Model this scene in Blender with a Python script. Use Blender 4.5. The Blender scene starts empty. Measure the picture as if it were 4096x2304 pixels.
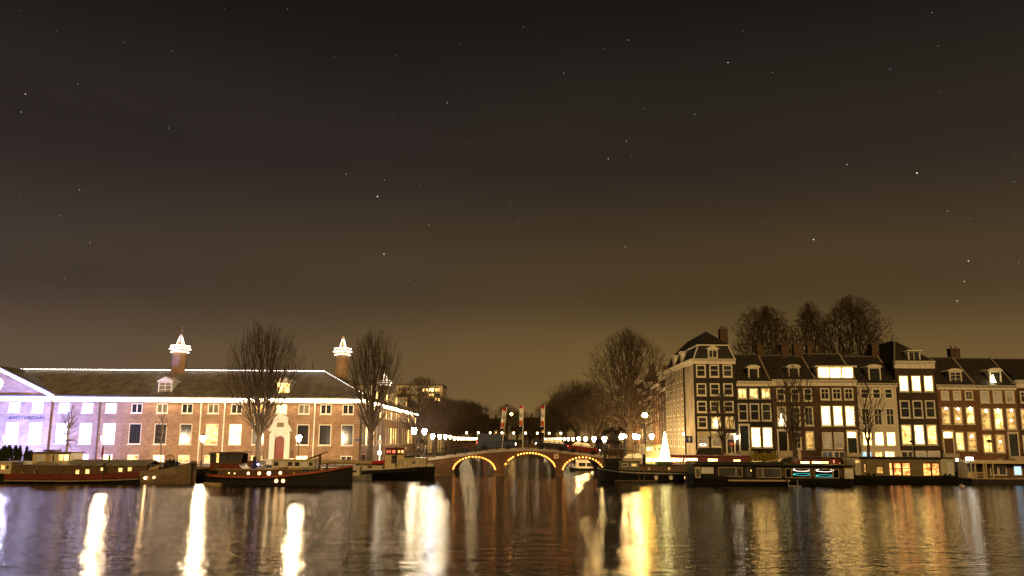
import bpy, math, random
import numpy as np
from mathutils import Vector, Matrix
R = math.radians
scene = bpy.context.scene
col = scene.collection

# ---------------------------------------------------------------- camera
F = 3413.0                      # focal length in photo pixels (4096 wide)
CAMH = 4.56
PITCH = math.atan(605.0 / F)
ROLL = R(0.35)
_f = Vector((0, math.cos(PITCH), math.sin(PITCH)))
_u0 = Vector((0, -math.sin(PITCH), math.cos(PITCH)))
_r0 = Vector((1, 0, 0))
_r = _r0 * math.cos(ROLL) + _u0 * math.sin(ROLL)
_u = _u0 * math.cos(ROLL) - _r0 * math.sin(ROLL)
cam_d = bpy.data.cameras.new('camera')
cam_d.sensor_width = 36.0
cam_d.lens = 36.0 * F / 4096.0
cam_d.clip_start = 0.5
cam_d.clip_end = 6000
cam = bpy.data.objects.new('camera', cam_d)
M4 = Matrix((( _r.x, _u.x, -_f.x, 0), (_r.y, _u.y, -_f.y, 0), (_r.z, _u.z, -_f.z, CAMH), (0, 0, 0, 1)))
cam.matrix_world = M4
col.objects.link(cam)
scene.camera = cam


def ray(px, py):
    return _r * ((px - 2048.0) / F) + _u * ((1152.0 - py) / F) + _f


def P(px, py, Y):
    """photo pixel on the vertical plane at distance Y -> (X, Z)"""
    d = ray(px, py)
    t = Y / d.y
    return d.x * t, CAMH + d.z * t


# ---------------------------------------------------------------- night sky and the faint glow of the town
world = bpy.data.worlds.new('World')
scene.world = world
world.use_nodes = True
wn, wl = world.node_tree.nodes, world.node_tree.links
wn.clear()
w_out = wn.new('ShaderNodeOutputWorld')
w_bg = wn.new('ShaderNodeBackground')
w_bg.inputs['Strength'].default_value = 1.0
tc = wn.new('ShaderNodeTexCoord')
nrm = wn.new('ShaderNodeVectorMath'); nrm.operation = 'NORMALIZE'
wl.new(tc.outputs['Generated'], nrm.inputs[0])
sep = wn.new('ShaderNodeSeparateXYZ')
wl.new(nrm.outputs[0], sep.inputs[0])


def sky_ramp(stops):
    r = wn.new('ShaderNodeValToRGB')
    r.color_ramp.interpolation = 'EASE'
    e = r.color_ramp.elements
    while len(e) < len(stops):
        e.new(0.5)
    for k, (p, c) in zip(e, stops):
        k.position = p
        k.color = (*c, 1)
    wl.new(sep.outputs['Z'], r.inputs[0])
    return r


SKY_L = [(0.0, (.145, .096, .060)), (.075, (.112, .074, .050)), (.174, (.056, .040, .031)),
         (.326, (.0255, .0190, .0175)), (.5, (.0090, .0074, .0064)), (1.0, (.006, .005, .0045))]
SKY_R = [(0.0, (.225, .132, .038)), (.075, (.172, .102, .030)), (.174, (.072, .046, .019)),
         (.326, (.0265, .0195, .0145)), (.5, (.0098, .0080, .0064)), (1.0, (.006, .005, .0045))]
ra, rb = sky_ramp(SKY_L), sky_ramp(SKY_R)
mr = wn.new('ShaderNodeMapRange')
mr.interpolation_type = 'SMOOTHSTEP'
mr.inputs['From Min'].default_value = -.75
mr.inputs['From Max'].default_value = .28
wl.new(sep.outputs['X'], mr.inputs['Value'])
mr2 = wn.new('ShaderNodeMapRange'); mr2.interpolation_type = 'SMOOTHSTEP'
mr2.inputs['From Min'].default_value = .30; mr2.inputs['From Max'].default_value = .75
mr2.inputs['To Min'].default_value = 1.0; mr2.inputs['To Max'].default_value = .62
wl.new(sep.outputs['X'], mr2.inputs['Value'])
mr3 = wn.new('ShaderNodeMath'); mr3.operation = 'MULTIPLY'
wl.new(mr.outputs[0], mr3.inputs[0]); wl.new(mr2.outputs[0], mr3.inputs[1])
mx = wn.new('ShaderNodeMix'); mx.data_type = 'RGBA'
wl.new(mr3.outputs[0], mx.inputs['Factor'])
wl.new(ra.outputs[0], mx.inputs['A']); wl.new(rb.outputs[0], mx.inputs['B'])
# thin uneven cloud veil over the glow
nz = wn.new('ShaderNodeTexNoise')
nz.inputs['Scale'].default_value = 3.2
nz.inputs['Detail'].default_value = 4
mp = wn.new('ShaderNodeMapping'); mp.inputs['Scale'].default_value = (1, 1, 3.2)
wl.new(nrm.outputs[0], mp.inputs[0]); wl.new(mp.outputs[0], nz.inputs[0])
mz = wn.new('ShaderNodeMapRange')
mz.inputs['From Min'].default_value = .3; mz.inputs['From Max'].default_value = .7
mz.inputs['To Min'].default_value = .93; mz.inputs['To Max'].default_value = 1.07
wl.new(nz.outputs[0], mz.inputs['Value'])
mm = wn.new('ShaderNodeVectorMath'); mm.operation = 'SCALE'
wl.new(mx.outputs['Result'], mm.inputs[0]); wl.new(mz.outputs[0], mm.inputs['Scale'])
# night sky proper: the sun far below the horizon adds next to nothing
sky = wn.new('ShaderNodeTexSky'); sky.sky_type = 'NISHITA'; sky.sun_disc = False
sky.sun_elevation = R(-12); sky.sun_rotation = R(180)
sk = wn.new('ShaderNodeVectorMath'); sk.operation = 'SCALE'; sk.inputs['Scale'].default_value = .05
wl.new(sky.outputs[0], sk.inputs[0])
ad = wn.new('ShaderNodeVectorMath'); ad.operation = 'ADD'
wl.new(mm.outputs[0], ad.inputs[0]); wl.new(sk.outputs[0], ad.inputs[1])
acc = ad.outputs[0]
# stars: photo positions of the brighter ones, then a sprinkling of faint ones
rs = random.Random(8)
STARS = [(3668, 692, 1.3), (1510, 786, .9), (1536, 1017, .8), (3254, 958, .9), (2912, 250, .8), (3874, 1044, .7), (3857, 1126, .7),
         (3829, 1203, .6), (102, 376, .7), (2506, 564, .5), (2433, 635, .5), (2502, 988, .4), (3388, 658, .5), (1789, 411, .45),
         (2514, 160, .4), (2578, 436, .4), (2255, 293, .35), (1384, 697, .25), (674, 512, .25), (318, 759, .3), (260, 1115, .3),
         (360, 970, .25), (2778, 458, .3), (3090, 290, .25), (3790, 845, .3), (3880, 875, .3), (3727, 50, .3), (84, 448, .35), (1716, 900, .3)]
for _ in range(45):
    STARS.append((rs.uniform(-200, 4300), rs.uniform(20, 1240), rs.uniform(.06, .2)))
for sx, sy, sb in STARS:
    d = ray(sx, sy).normalized()
    dt = wn.new('ShaderNodeVectorMath'); dt.operation = 'DOT_PRODUCT'
    wl.new(nrm.outputs[0], dt.inputs[0]); dt.inputs[1].default_value = d
    rad = .00062 if sb > .5 else .00048
    g = wn.new('ShaderNodeMath'); g.operation = 'GREATER_THAN'; g.inputs[1].default_value = math.cos(rad)
    wl.new(dt.outputs['Value'], g.inputs[0])
    ma = wn.new('ShaderNodeVectorMath'); ma.operation = 'MULTIPLY_ADD'
    wl.new(g.outputs[0], ma.inputs[0])
    tint = rs.choice([(1, .95, .85), (.8, .9, 1.1), (1, .85, .65)])
    ma.inputs[1].default_value = tuple(c * sb for c in tint)
    wl.new(acc, ma.inputs[2])
    acc = ma.outputs[0]
wl.new(acc, w_bg.inputs['Color'])
wl.new(w_bg.outputs[0], w_out.inputs['Surface'])
# one faint, very soft warm sun: the glow of the town behind the camera
sun_d = bpy.data.lights.new('sun', 'SUN')
sun_d.energy = 1.6
sun_d.angle = R(18)
sun_d.color = (1.0, .60, .20)
sun = bpy.data.objects.new('sun', sun_d)
sun.rotation_euler = (R(63), 0, R(8))
col.objects.link(sun)

scene.view_settings.view_transform = 'Standard'
scene.view_settings.look = 'None'
scene.view_settings.gamma = 1.0
scene.view_settings.use_curve_mapping = False
scene.view_settings.exposure = 0.0
scene.cycles.use_denoising = True
scene.cycles.max_bounces = 5
scene.cycles.diffuse_bounces = 2
scene.cycles.glossy_bounces = 3
scene.cycles.transparent_max_bounces = 8
scene.cycles.sample_clamp_indirect = 3.0
scene.cycles.caustics_reflective = False
scene.cycles.caustics_refractive = False

# ---------------------------------------------------------------- materials
MATS = {}


def mat(name, color, rough=.7, metal=0.0, var=.25, scale=3.0, bump=0.0, bscale=30.0, brick=None, spec=.4, coat=0):
    if name in MATS:
        return MATS[name]
    m = bpy.data.materials.new(name)
    m.use_nodes = True
    nt = m.node_tree
    b = nt.nodes['Principled BSDF']
    b.inputs['Roughness'].default_value = rough
    b.inputs['Metallic'].default_value = metal
    b.inputs['Specular IOR Level'].default_value = spec
    b.inputs['Coat Weight'].default_value = coat
    t = nt.nodes.new('ShaderNodeTexCoord')
    n = nt.nodes.new('ShaderNodeTexNoise')
    n.inputs['Scale'].default_value = scale
    n.inputs['Detail'].default_value = 6
    nt.links.new(t.outputs['Object'], n.inputs['Vector'])
    r = nt.nodes.new('ShaderNodeValToRGB')
    r.color_ramp.elements[0].position = .3
    r.color_ramp.elements[1].position = .7
    r.color_ramp.elements[0].color = (*[c * (1 - var) for c in color], 1)
    r.color_ramp.elements[1].color = (*[min(1, c * (1 + var)) for c in color], 1)
    nt.links.new(n.outputs['Fac'], r.inputs[0])
    out = r.outputs[0]
    if brick:
        # brick courses seen from afar: (axis of the wall, mortar colour)
        axis, mortar = brick
        mpn = nt.nodes.new('ShaderNodeMapping')
        mpn.inputs['Rotation'].default_value = (R(90), 0, 0) if axis == 'x' else (R(90), 0, R(90))
        if axis == 'y':
            mpn.vector_type = 'TEXTURE'
        nt.links.new(t.outputs['Object'], mpn.inputs[0])
        br = nt.nodes.new('ShaderNodeTexBrick')
        br.inputs['Scale'].default_value = 1.0
        br.inputs['Brick Width'].default_value = .44
        br.inputs['Row Height'].default_value = .13
        br.inputs['Mortar Size'].default_value = .012
        br.inputs['Color1'].default_value = (1.12, 1.12, 1.12, 1)
        br.inputs['Color2'].default_value = (.74, .74, .74, 1)
        br.inputs['Mortar'].default_value = (*mortar, 1)
        nt.links.new(mpn.outputs[0], br.inputs['Vector'])
        mu = nt.nodes.new('ShaderNodeMix'); mu.data_type = 'RGBA'; mu.blend_type = 'MULTIPLY'
        mu.inputs['Factor'].default_value = 1
        nt.links.new(out, mu.inputs['A']); nt.links.new(br.outputs['Color'], mu.inputs['B'])
        out = mu.outputs['Result']
    nt.links.new(out, b.inputs['Base Color'])
    if bump:
        n2 = nt.nodes.new('ShaderNodeTexNoise')
        n2.inputs['Scale'].default_value = bscale
        n2.inputs['Detail'].default_value = 3
        nt.links.new(t.outputs['Object'], n2.inputs['Vector'])
        bp = nt.nodes.new('ShaderNodeBump')
        bp.inputs['Strength'].default_value = bump
        bp.inputs['Distance'].default_value = .05
        nt.links.new(n2.outputs['Fac'], bp.inputs['Height'])
        nt.links.new(bp.outputs[0], b.inputs['Normal'])
    MATS[name] = m
    return m


def glow(name, color, strength, color2=None, s2=None, scale=1.2, curtain=0.0):
    """a surface that gives off light; color2/s2 mixes in a second tone (lamps, curtains, furniture in a lit room)"""
    if name in MATS:
        return MATS[name]
    m = bpy.data.materials.new(name)
    m.use_nodes = True
    nt = m.node_tree
    b = nt.nodes['Principled BSDF']
    b.inputs['Base Color'].default_value = (.02, .02, .02, 1)
    b.inputs['Roughness'].default_value = .15
    b.inputs['Emission Color'].default_value = (*color, 1)
    b.inputs['Emission Strength'].default_value = strength
    if color2:
        t = nt.nodes.new('ShaderNodeTexCoord')
        n = nt.nodes.new('ShaderNodeTexNoise')
        n.inputs['Scale'].default_value = scale
        n.inputs['Detail'].default_value = 2.5
        nt.links.new(t.outputs['Object'], n.inputs['Vector'])
        r = nt.nodes.new('ShaderNodeValToRGB')
        r.color_ramp.elements[0].position = .36
        r.color_ramp.elements[1].position = .64
        k = max(strength, s2)
        r.color_ramp.elements[0].color = (*[c * s2 / k for c in color2], 1)
        r.color_ramp.elements[1].color = (*[c * strength / k for c in color], 1)
        nt.links.new(n.outputs['Fac'], r.inputs[0])
        out = r.outputs[0]
        if curtain:
            sx_ = nt.nodes.new('ShaderNodeSeparateXYZ'); nt.links.new(t.outputs['Object'], sx_.inputs[0])
            sm_ = nt.nodes.new('ShaderNodeMath'); sm_.operation = 'ADD'
            nt.links.new(sx_.outputs[0], sm_.inputs[0]); nt.links.new(sx_.outputs[1], sm_.inputs[1])
            cb_ = nt.nodes.new('ShaderNodeCombineXYZ'); nt.links.new(sm_.outputs[0], cb_.inputs[0])
            w = nt.nodes.new('ShaderNodeTexWave')
            w.inputs['Scale'].default_value = 2.6
            w.inputs['Distortion'].default_value = 1.5
            w.inputs['Detail'].default_value = 2
            nt.links.new(cb_.outputs[0], w.inputs['Vector'])
            mq = nt.nodes.new('ShaderNodeMapRange')
            mq.inputs['To Min'].default_value = 1 - curtain
            mq.inputs['To Max'].default_value = 1.0
            nt.links.new(w.outputs['Fac'], mq.inputs['Value'])
            vs = nt.nodes.new('ShaderNodeVectorMath'); vs.operation = 'SCALE'
            nt.links.new(out, vs.inputs[0]); nt.links.new(mq.outputs[0], vs.inputs['Scale'])
            out = vs.outputs[0]
        nt.links.new(out, b.inputs['Emission Color'])
        b.inputs['Emission Strength'].default_value = k
    MATS[name] = m
    return m


def clear_glass():
    if 'clear_glass' in MATS:
        return MATS['clear_glass']
    m = bpy.data.materials.new('clear_glass')
    m.use_nodes = True
    nt = m.node_tree
    nt.nodes.clear()
    o = nt.nodes.new('ShaderNodeOutputMaterial')
    tr = nt.nodes.new('ShaderNodeBsdfTransparent')
    gl = nt.nodes.new('ShaderNodeBsdfGlossy'); gl.inputs['Roughness'].default_value = .05
    fr = nt.nodes.new('ShaderNodeFresnel'); fr.inputs['IOR'].default_value = 1.45
    ms = nt.nodes.new('ShaderNodeMixShader')
    nt.links.new(fr.outputs[0], ms.inputs[0])
    nt.links.new(tr.outputs[0], ms.inputs[1]); nt.links.new(gl.outputs[0], ms.inputs[2])
    nt.links.new(ms.outputs[0], o.inputs[0])
    MATS['clear_glass'] = m
    return m


BRICK = mat('brown_brick', (.30, .19, .115), .85, var=.22, scale=.7, bump=.15, brick=('x', (.9, .85, .78)))
BRICKY = mat('brown_brick_side', (.30, .19, .11), .85, var=.22, scale=.7, bump=.15)
BRICK_RED = mat('red_brown_brick', (.21, .115, .06), .85, var=.25, scale=.8, bump=.15, brick=('x', (.9, .8, .7)))
BRICK_DARK = mat('dark_brick', (.10, .062, .038), .85, var=.3, scale=.8, bump=.15, brick=('x', (1.0, .95, .9)))
BLACK_WALL = mat('black_painted_brick', (.020, .017, .015), .75, var=.35, scale=.9, bump=.15)
STONE = mat('pale_stone', (.42, .37, .31), .8, var=.25, scale=.5, bump=.1)
PLASTER = mat('white_plaster', (.62, .57, .50), .7, var=.08, scale=.6)
WHITE = mat('white_paint', (.78, .74, .66), .5, var=.07, scale=2)
CREAM = mat('cream_paint', (.62, .52, .34), .5, var=.1, scale=2)
TILE = mat('dark_roof_tile', (.026, .022, .019), .75, var=.35, scale=1.5, bump=.3, bscale=12)
TILE_GREY = mat('grey_pantile', (.20, .185, .16), .5, var=.4, scale=.9, bump=.3, bscale=14)
LEAD = mat('roof_lead', (.16, .15, .14), .5, var=.2, scale=2)
ASPHALT = mat('asphalt', (.05, .048, .045), .8, var=.25, scale=2, bump=.2)
PAVING = mat('clinker_paving', (.13, .09, .065), .8, var=.3, scale=2.5, bump=.3)
QUAYM = mat('quay_stone', (.16, .12, .08), .85, var=.35, scale=.8, bump=.4, bscale=6)
IRON = mat('dark_iron', (.025, .024, .024), .5, .3, var=.2)
BLACKP = mat('black_paint', (.010, .009, .008), .6, var=.3, scale=2, spec=.2)
GREYP = mat('charcoal_paint', (.028, .025, .024), .6, var=.25, scale=1.5, spec=.2)
TANP = mat('tan_paint', (.24, .18, .12), .5, var=.2, scale=2)
REDP = mat('dark_red_paint', (.16, .028, .018), .45, var=.3, scale=1.5)
ORANGEP = mat('orange_red_paint', (.36, .09, .035), .45, var=.25, scale=1.5)
WOOD = mat('brown_wood', (.12, .07, .035), .6, var=.35, scale=2.5)
PALEWOOD = mat('pale_wood', (.42, .31, .19), .6, var=.25, scale=2.5)
STEEL = mat('grey_steel', (.3, .3, .29), .35, .6, var=.2, scale=2)
TARP = mat('grey_tarpaulin', (.30, .28, .26), .6, var=.25, scale=1.2)
BARK = mat('bark', (.075, .055, .038), .85, var=.4, scale=2.5)
BARK_F = mat('twig_bark', (.060, .042, .028), .9, var=.3, scale=1)
DARKGLASS = mat('dark_window_glass', (.012, .012, .013), .06, var=.2, spec=.7)
WALLSTEEL = mat('white_boat_paint', (.55, .50, .42), .45, var=.12, scale=1.5)
RUBBER = mat('rubber', (.012, .012, .012), .8)

W_WHITE = glow('window_bright_white', (1.0, .60, .17), 16.0, (1.0, .55, .15), 5.5, .9)
W_PURPLE = glow('window_flooded_white', (.90, .82, 1.0), 3.0)  # pane glow stands in for floodlight reflected in the glass
W_WARM = glow('window_warm', (1.0, .56, .15), 5.0, (.9, .42, .09), 1.0, 1.3)
W_AMBER = glow('window_amber', (1.0, .56, .15), 1.7, (.9, .42, .08), .6, 1.6, .35)
W_CURT = glow('window_curtained', (1.0, .64, .26), .50, (.95, .58, .22), .30, .5, .6)
W_DIM = glow('window_dim', (.9, .60, .26), .045, (.5, .36, .2), .012, .5, .5)
W_DARK = glow('window_dark', (.6, .45, .3), .010, (.3, .25, .2), .002, 1.3)
W_ORANGE = glow('window_orange', (1.0, .36, .09), 4.0, (.9, .2, .04), 1.0, 2.2)
W_RED = glow('window_red', (1.0, .14, .06), 2.2, (1.0, .30, .16), 1.2, 2.0)
W_BLUE = glow('window_blue', (.45, .72, 1.0), 1.6)
L_LAMP = glow('lantern_light', (1.0, .83, .58), 50)
L_COOL = glow('lantern_light_cool', (.92, .95, 1.0), 50)
L_FAR = glow('lantern_light_far', (1.0, .80, .52), 30)
L_SODIUM = glow('sodium_light', (1.0, .56, .10), 55)
L_STRIP = glow('light_strip', (1.0, .70, .38), 130)
L_STRIPP = glow('light_strip_violet', (.62, .58, 1.0), 60)
L_BULB = glow('warm_bulb', (1.0, .34, .06), 12)
L_PORT = glow('porthole_light', (1.0, .66, .30), 6, (1.0, .42, .12), 3.2, 3)
L_TREE = glow('fairy_light', (1.0, .86, .40), 14)
WIN = dict(W=W_WHITE, P=W_PURPLE, w=W_WARM, a=W_AMBER, c=W_CURT, d=W_DIM, k=W_DARK, o=W_ORANGE, r=W_RED, b=W_BLUE)

# ---------------------------------------------------------------- mesh helpers
ROOTLOC = {}


def origin_of(o):
    v = Vector((0, 0, 0))
    while o is not None:
        v = v + o.location
        o = o.parent
    return v


class MB:
    def __init__(self):
        self.v, self.f = [], []

    def quad(self, *pts):
        n = len(self.v)
        self.v.extend(tuple(p) for p in pts)
        self.f.append(tuple(range(n, n + len(pts))))
        return self

    def box(self, x0, x1, y0, y1, z0, z1):
        n = len(self.v)
        self.v += [(x0, y0, z0), (x1, y0, z0), (x1, y1, z0), (x0, y1, z0), (x0, y0, z1), (x1, y0, z1), (x1, y1, z1), (x0, y1, z1)]
        self.f += [tuple(n + i for i in q) for q in ((0, 3, 2, 1), (4, 5, 6, 7), (0, 1, 5, 4), (1, 2, 6, 5), (2, 3, 7, 6), (3, 0, 4, 7))]
        return self

    def hexa(self, p):
        n = len(self.v)
        self.v += [tuple(q) for q in p]
        self.f += [tuple(n + i for i in q) for q in ((0, 3, 2, 1), (4, 5, 6, 7), (0, 1, 5, 4), (1, 2, 6, 5), (2, 3, 7, 6), (3, 0, 4, 7))]
        return self

    def tube(self, a, b, r0, r1=None, n=6, cap=True):
        a, b = Vector(a), Vector(b)
        r1 = r0 if r1 is None else r1
        d = b - a
        if d.length < 1e-6:
            return self
        d.normalize()
        s = d.cross(Vector((0, 0, 1)) if abs(d.z) < .9 else Vector((1, 0, 0))).normalized()
        t = d.cross(s)
        k = len(self.v)
        for c, r in ((a, r0), (b, r1)):
            for i in range(n):
                g = 2 * math.pi * i / n
                self.v.append(tuple(c + s * (math.cos(g) * r) + t * (math.sin(g) * r)))
        for i in range(n):
            j = (i + 1) % n
            self.f.append((k + i, k + j, k + n + j, k + n + i))
        if cap:
            self.f.append(tuple(k + i for i in range(n))[::-1])
            self.f.append(tuple(k + n + i for i in range(n)))
        return self

    def path(self, pts, r, n=5):
        for a, b in zip(pts, pts[1:]):
            self.tube(a, b, r, r, n)
        return self

    def lathe(self, c, prof, n=10, rot=0.0, axis='z'):
        """prof: list of (radius, height)"""
        k = len(self.v)
        for r, h in prof:
            for i in range(n):
                g = 2 * math.pi * i / n + rot
                a, b = r * math.cos(g), r * math.sin(g)
                if axis == 'z':
                    self.v.append((c[0] + a, c[1] + b, c[2] + h))
                elif axis == 'y':
                    self.v.append((c[0] + a, c[1] + h, c[2] + b))
                else:
                    self.v.append((c[0] + h, c[1] + a, c[2] + b))
        for q in range(len(prof) - 1):
            for i in range(n):
                j = (i + 1) % n
                self.f.append((k + q * n + i, k + q * n + j, k + (q + 1) * n + j, k + (q + 1) * n + i))
        self.f.append(tuple(k + i for i in range(n))[::-1])
        self.f.append(tuple(k + (len(prof) - 1) * n + i for i in range(n)))
        return self

    def torus(self, c, R0, r, axis='y', n=18, m=5, sx=1.0, sz=1.0):
        k = len(self.v)
        for i in range(n):
            g = 2 * math.pi * i / n
            for j in range(m):
                h = 2 * math.pi * j / m
                q = R0 + r * math.cos(h)
                a, b, w = q * math.cos(g) * sx, q * math.sin(g) * sz, r * math.sin(h)
                self.v.append((c[0] + a, c[1] + w, c[2] + b) if axis == 'y' else (c[0] + a, c[1] + b, c[2] + w) if axis == 'z' else (c[0] + w, c[1] + a, c[2] + b))
        for i in range(n):
            for j in range(m):
                self.f.append((k + i * m + j, k + ((i + 1) % n) * m + j, k + ((i + 1) % n) * m + (j + 1) % m, k + i * m + (j + 1) % m))
        return self

    def ball(self, c, r, n=8, m=5, sz=1.0):
        prof = [(max(.001, r * math.sin(math.pi * i / m)), -r * sz * math.cos(math.pi * i / m)) for i in range(m + 1)]
        return self.lathe(c, prof, n)

    def prism(self, poly, y0, y1, axis='y'):
        """polygon in x-z (axis y) or y-z (axis x) extruded"""
        k, n = len(self.v), len(poly)
        for t in (y0, y1):
            for a, b in poly:
                self.v.append((a, t, b) if axis == 'y' else (t, a, b) if axis == 'x' else (a, b, t))
        for i in range(n):
            j = (i + 1) % n
            self.f.append((k + i, k + j, k + n + j, k + n + i))
        self.f.append(tuple(k + i for i in range(n))[::-1])
        self.f.append(tuple(k + n + i for i in range(n)))
        return self

    def build(self, name, material, parent=None, smooth=False, kind=None, bevel=0):
        o0 = origin_of(parent)
        me = bpy.data.meshes.new(name)
        me.from_pydata([(x - o0.x, y - o0.y, z - o0.z) for x, y, z in self.v], [], self.f)
        me.materials.append(material)
        if smooth:
            for p in me.polygons:
                p.use_smooth = True
        o = bpy.data.objects.new(name, me)
        col.objects.link(o)
        if parent is not None:
            o.parent = parent
        if kind:
            o['kind'] = kind
        if bevel:
            b = o.modifiers.new('bevel', 'BEVEL'); b.width = bevel; b.segments = 2; b.limit_method = 'ANGLE'
        return o


def tag(o, label, cat, group=None, kind=None):
    o['label'] = label
    o['category'] = cat
    if group:
        o['group'] = group
    if kind:
        o['kind'] = kind
    return o


def thing(name, label, cat, loc=(0, 0, 0), group=None):
    o = bpy.data.objects.new(name, None)
    o.location = loc
    o.empty_display_size = .3
    col.objects.link(o)
    return tag(o, label, cat, group)


def struct(name, mb, m):
    o = mb.build(name, m)
    o['kind'] = 'structure'
    return o


def copy_tree(o, parent=None):
    c = o.copy()
    col.objects.link(c)
    if parent is not None:
        c.parent = parent
    for ch in [q for q in o.children]:
        copy_tree(ch, c)
    return c


class Face:
    """a wall plane: a along the wall, z up, n outward"""
    def __init__(self, O, A, N):
        self.O, self.A, self.N = Vector(O), Vector(A), Vector(N)

    def p(self, a, z, n=0.0):
        q = self.O + self.A * a + self.N * n
        return (q.x, q.y, q.z + z)

    def box(self, mb, a0, a1, z0, z1, n0, n1):
        mb.hexa([self.p(a0, z0, n1), self.p(a1, z0, n1), self.p(a1, z0, n0), self.p(a0, z0, n0),
                 self.p(a0, z1, n1), self.p(a1, z1, n1), self.p(a1, z1, n0), self.p(a0, z1, n0)])


def wall_mesh(face, a0, a1, z0, z1, opens, depth=.24):
    """front sheet with real openings and their reveals"""
    mb = MB()
    xs = sorted(set([a0, a1] + [v for o in opens for v in o[:2] if a0 < v < a1]))
    zs = sorted(set([z0, z1] + [v for o in opens for v in o[2:4] if z0 < v < z1]))
    for i in range(len(xs) - 1):
        k = 0
        while k < len(zs) - 1:
            cx = (xs[i] + xs[i + 1]) / 2
            def hole(q):
                cz = (zs[q] + zs[q + 1]) / 2
                return any(o[0] < cx < o[1] and o[2] < cz < o[3] for o in opens)
            if hole(k):
                k += 1
                continue
            k2 = k + 1
            while k2 < len(zs) - 1 and not hole(k2):
                k2 += 1
            mb.quad(face.p(xs[i], zs[k]), face.p(xs[i + 1], zs[k]), face.p(xs[i + 1], zs[k2]), face.p(xs[i], zs[k2]))
            k = k2
    for (b0, b1, c0, c1) in [o[:4] for o in opens]:
        for q in (((b0, c0), (b1, c0)), ((b1, c0), (b1, c1)), ((b1, c1), (b0, c1)), ((b0, c1), (b0, c0))):
            (u0, w0), (u1, w1) = q
            mb.quad(face.p(u0, w0), face.p(u1, w1), face.p(u1, w1, -depth), face.p(u0, w0, -depth))
    return mb


def window(parent, face, a0, a1, z0, z1, kind='k', style='sash', frame=None, fw=.09, n=-.06, sill=True, bars=None, pane=None):
    frame = frame or WHITE
    w, h = a1 - a0, z1 - z0
    mb = MB()
    d0, d1 = n - .07, n
    face.box(mb, a0 + .003, a0 + fw, z0 + .003, z1 - .003, d0, d1)
    face.box(mb, a1 - fw, a1 - .003, z0 + .003, z1 - .003, d0, d1)
    face.box(mb, a0 + fw, a1 - fw, z0 + .003, z0 + fw, d0, d1)
    face.box(mb, a0 + fw, a1 - fw, z1 - fw, z1 - .003, d0, d1)
    o = mb.build('window', frame, parent)
    bb = MB()
    t = .028
    am, ia0, ia1, iz0, iz1 = (a0 + a1) / 2, a0 + fw, a1 - fw, z0 + fw, z1 - fw
    e0, e1 = d0 + .02, d1 - .012
    def vbar(x, s=t):
        face.box(bb, x - s, x + s, iz0, iz1, e0, e1)
    def hbar(z, s=t):
        face.box(bb, ia0, ia1, z - s, z + s, e0 + .004, e1 + .004)
    if style == 'sash':
        hbar(z0 + h * .55, .04)
    elif style == 'cross':
        vbar(am, .035); hbar(z0 + h * .6, .035)
    elif style == 'two':
        vbar(am, .06)
    elif style == 'grid':
        for k in (1, 2):
            vbar(ia0 + (ia1 - ia0) * k / 3, .017)
        for k in range(1, 5):
            hbar(iz0 + (iz1 - iz0) * k / 5, .035 if k == 3 else .017)
    elif style == 'six':
        vbar(am, .02)
        for k in (1, 2):
            hbar(iz0 + (iz1 - iz0) * k / 3, .02)
    elif style == 'tee':
        hbar(z0 + h * .68, .04)
        face.box(bb, am - t, am + t, z0 + h * .68, iz1, e0, e1)
    if bb.f:
        bb.build('glazing_bars', bars or frame, o)
    g = MB()
    g.quad(face.p(ia0, iz0, d0 + .035), face.p(ia1, iz0, d0 + .035), face.p(ia1, iz1, d0 + .035), face.p(ia0, iz1, d0 + .035))
    g.build('pane', pane or WIN[kind], o)
    if sill:
        s = MB()
        face.box(s, a0 - .06, a1 + .06, z0 - .09, z0 - .004, -.02, .09)
        s.build('sill', frame, o)
    return o


def front(Y, x0=0.0):
    return Face((x0, Y, 0), (1, 0, 0), (0, -1, 0))


def Z1(x, y): return x * .49696, 1280 + y * .49696
def Z2(x, y): return 800 + x * .49696, 1280 + y * .49696
def Z3(x, y): return 1600 + x * .49696, 1280 + y * .49696
def Z4(x, y): return 2300 + x * .52448, 1200 + y * .52448
def Z5(x, y): return 3100 + x * .5245, 1200 + y * .5245
def ZA(x, y): return x * .31056, 1740 + y * .31056
def ZB(x, y): return 760 + x * .31056, 1740 + y * .31056
def ZC(x, y): return 1400 + x * .2329, 1680 + y * .2329
def ZD(x, y): return 1980 + x * .24845, 1580 + y * .24845
def ZE(x, y): return 2380 + x * .24068, 1700 + y * .24068
def ZG(x, y): return 2760 + x * .27174, 1740 + y * .27174
def ZH(x, y): return 3400 + x * .27019, 1740 + y * .27019


def at(zf, x, y, Y):
    return P(*zf(x, y), Y)
ST = 1.05       # street level above the water
QL, QR = 104.0, 104.0
CL, CR = -11.0, 12.4    # canal edges
YF = 118.0      # fronts of the houses along the river

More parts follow.
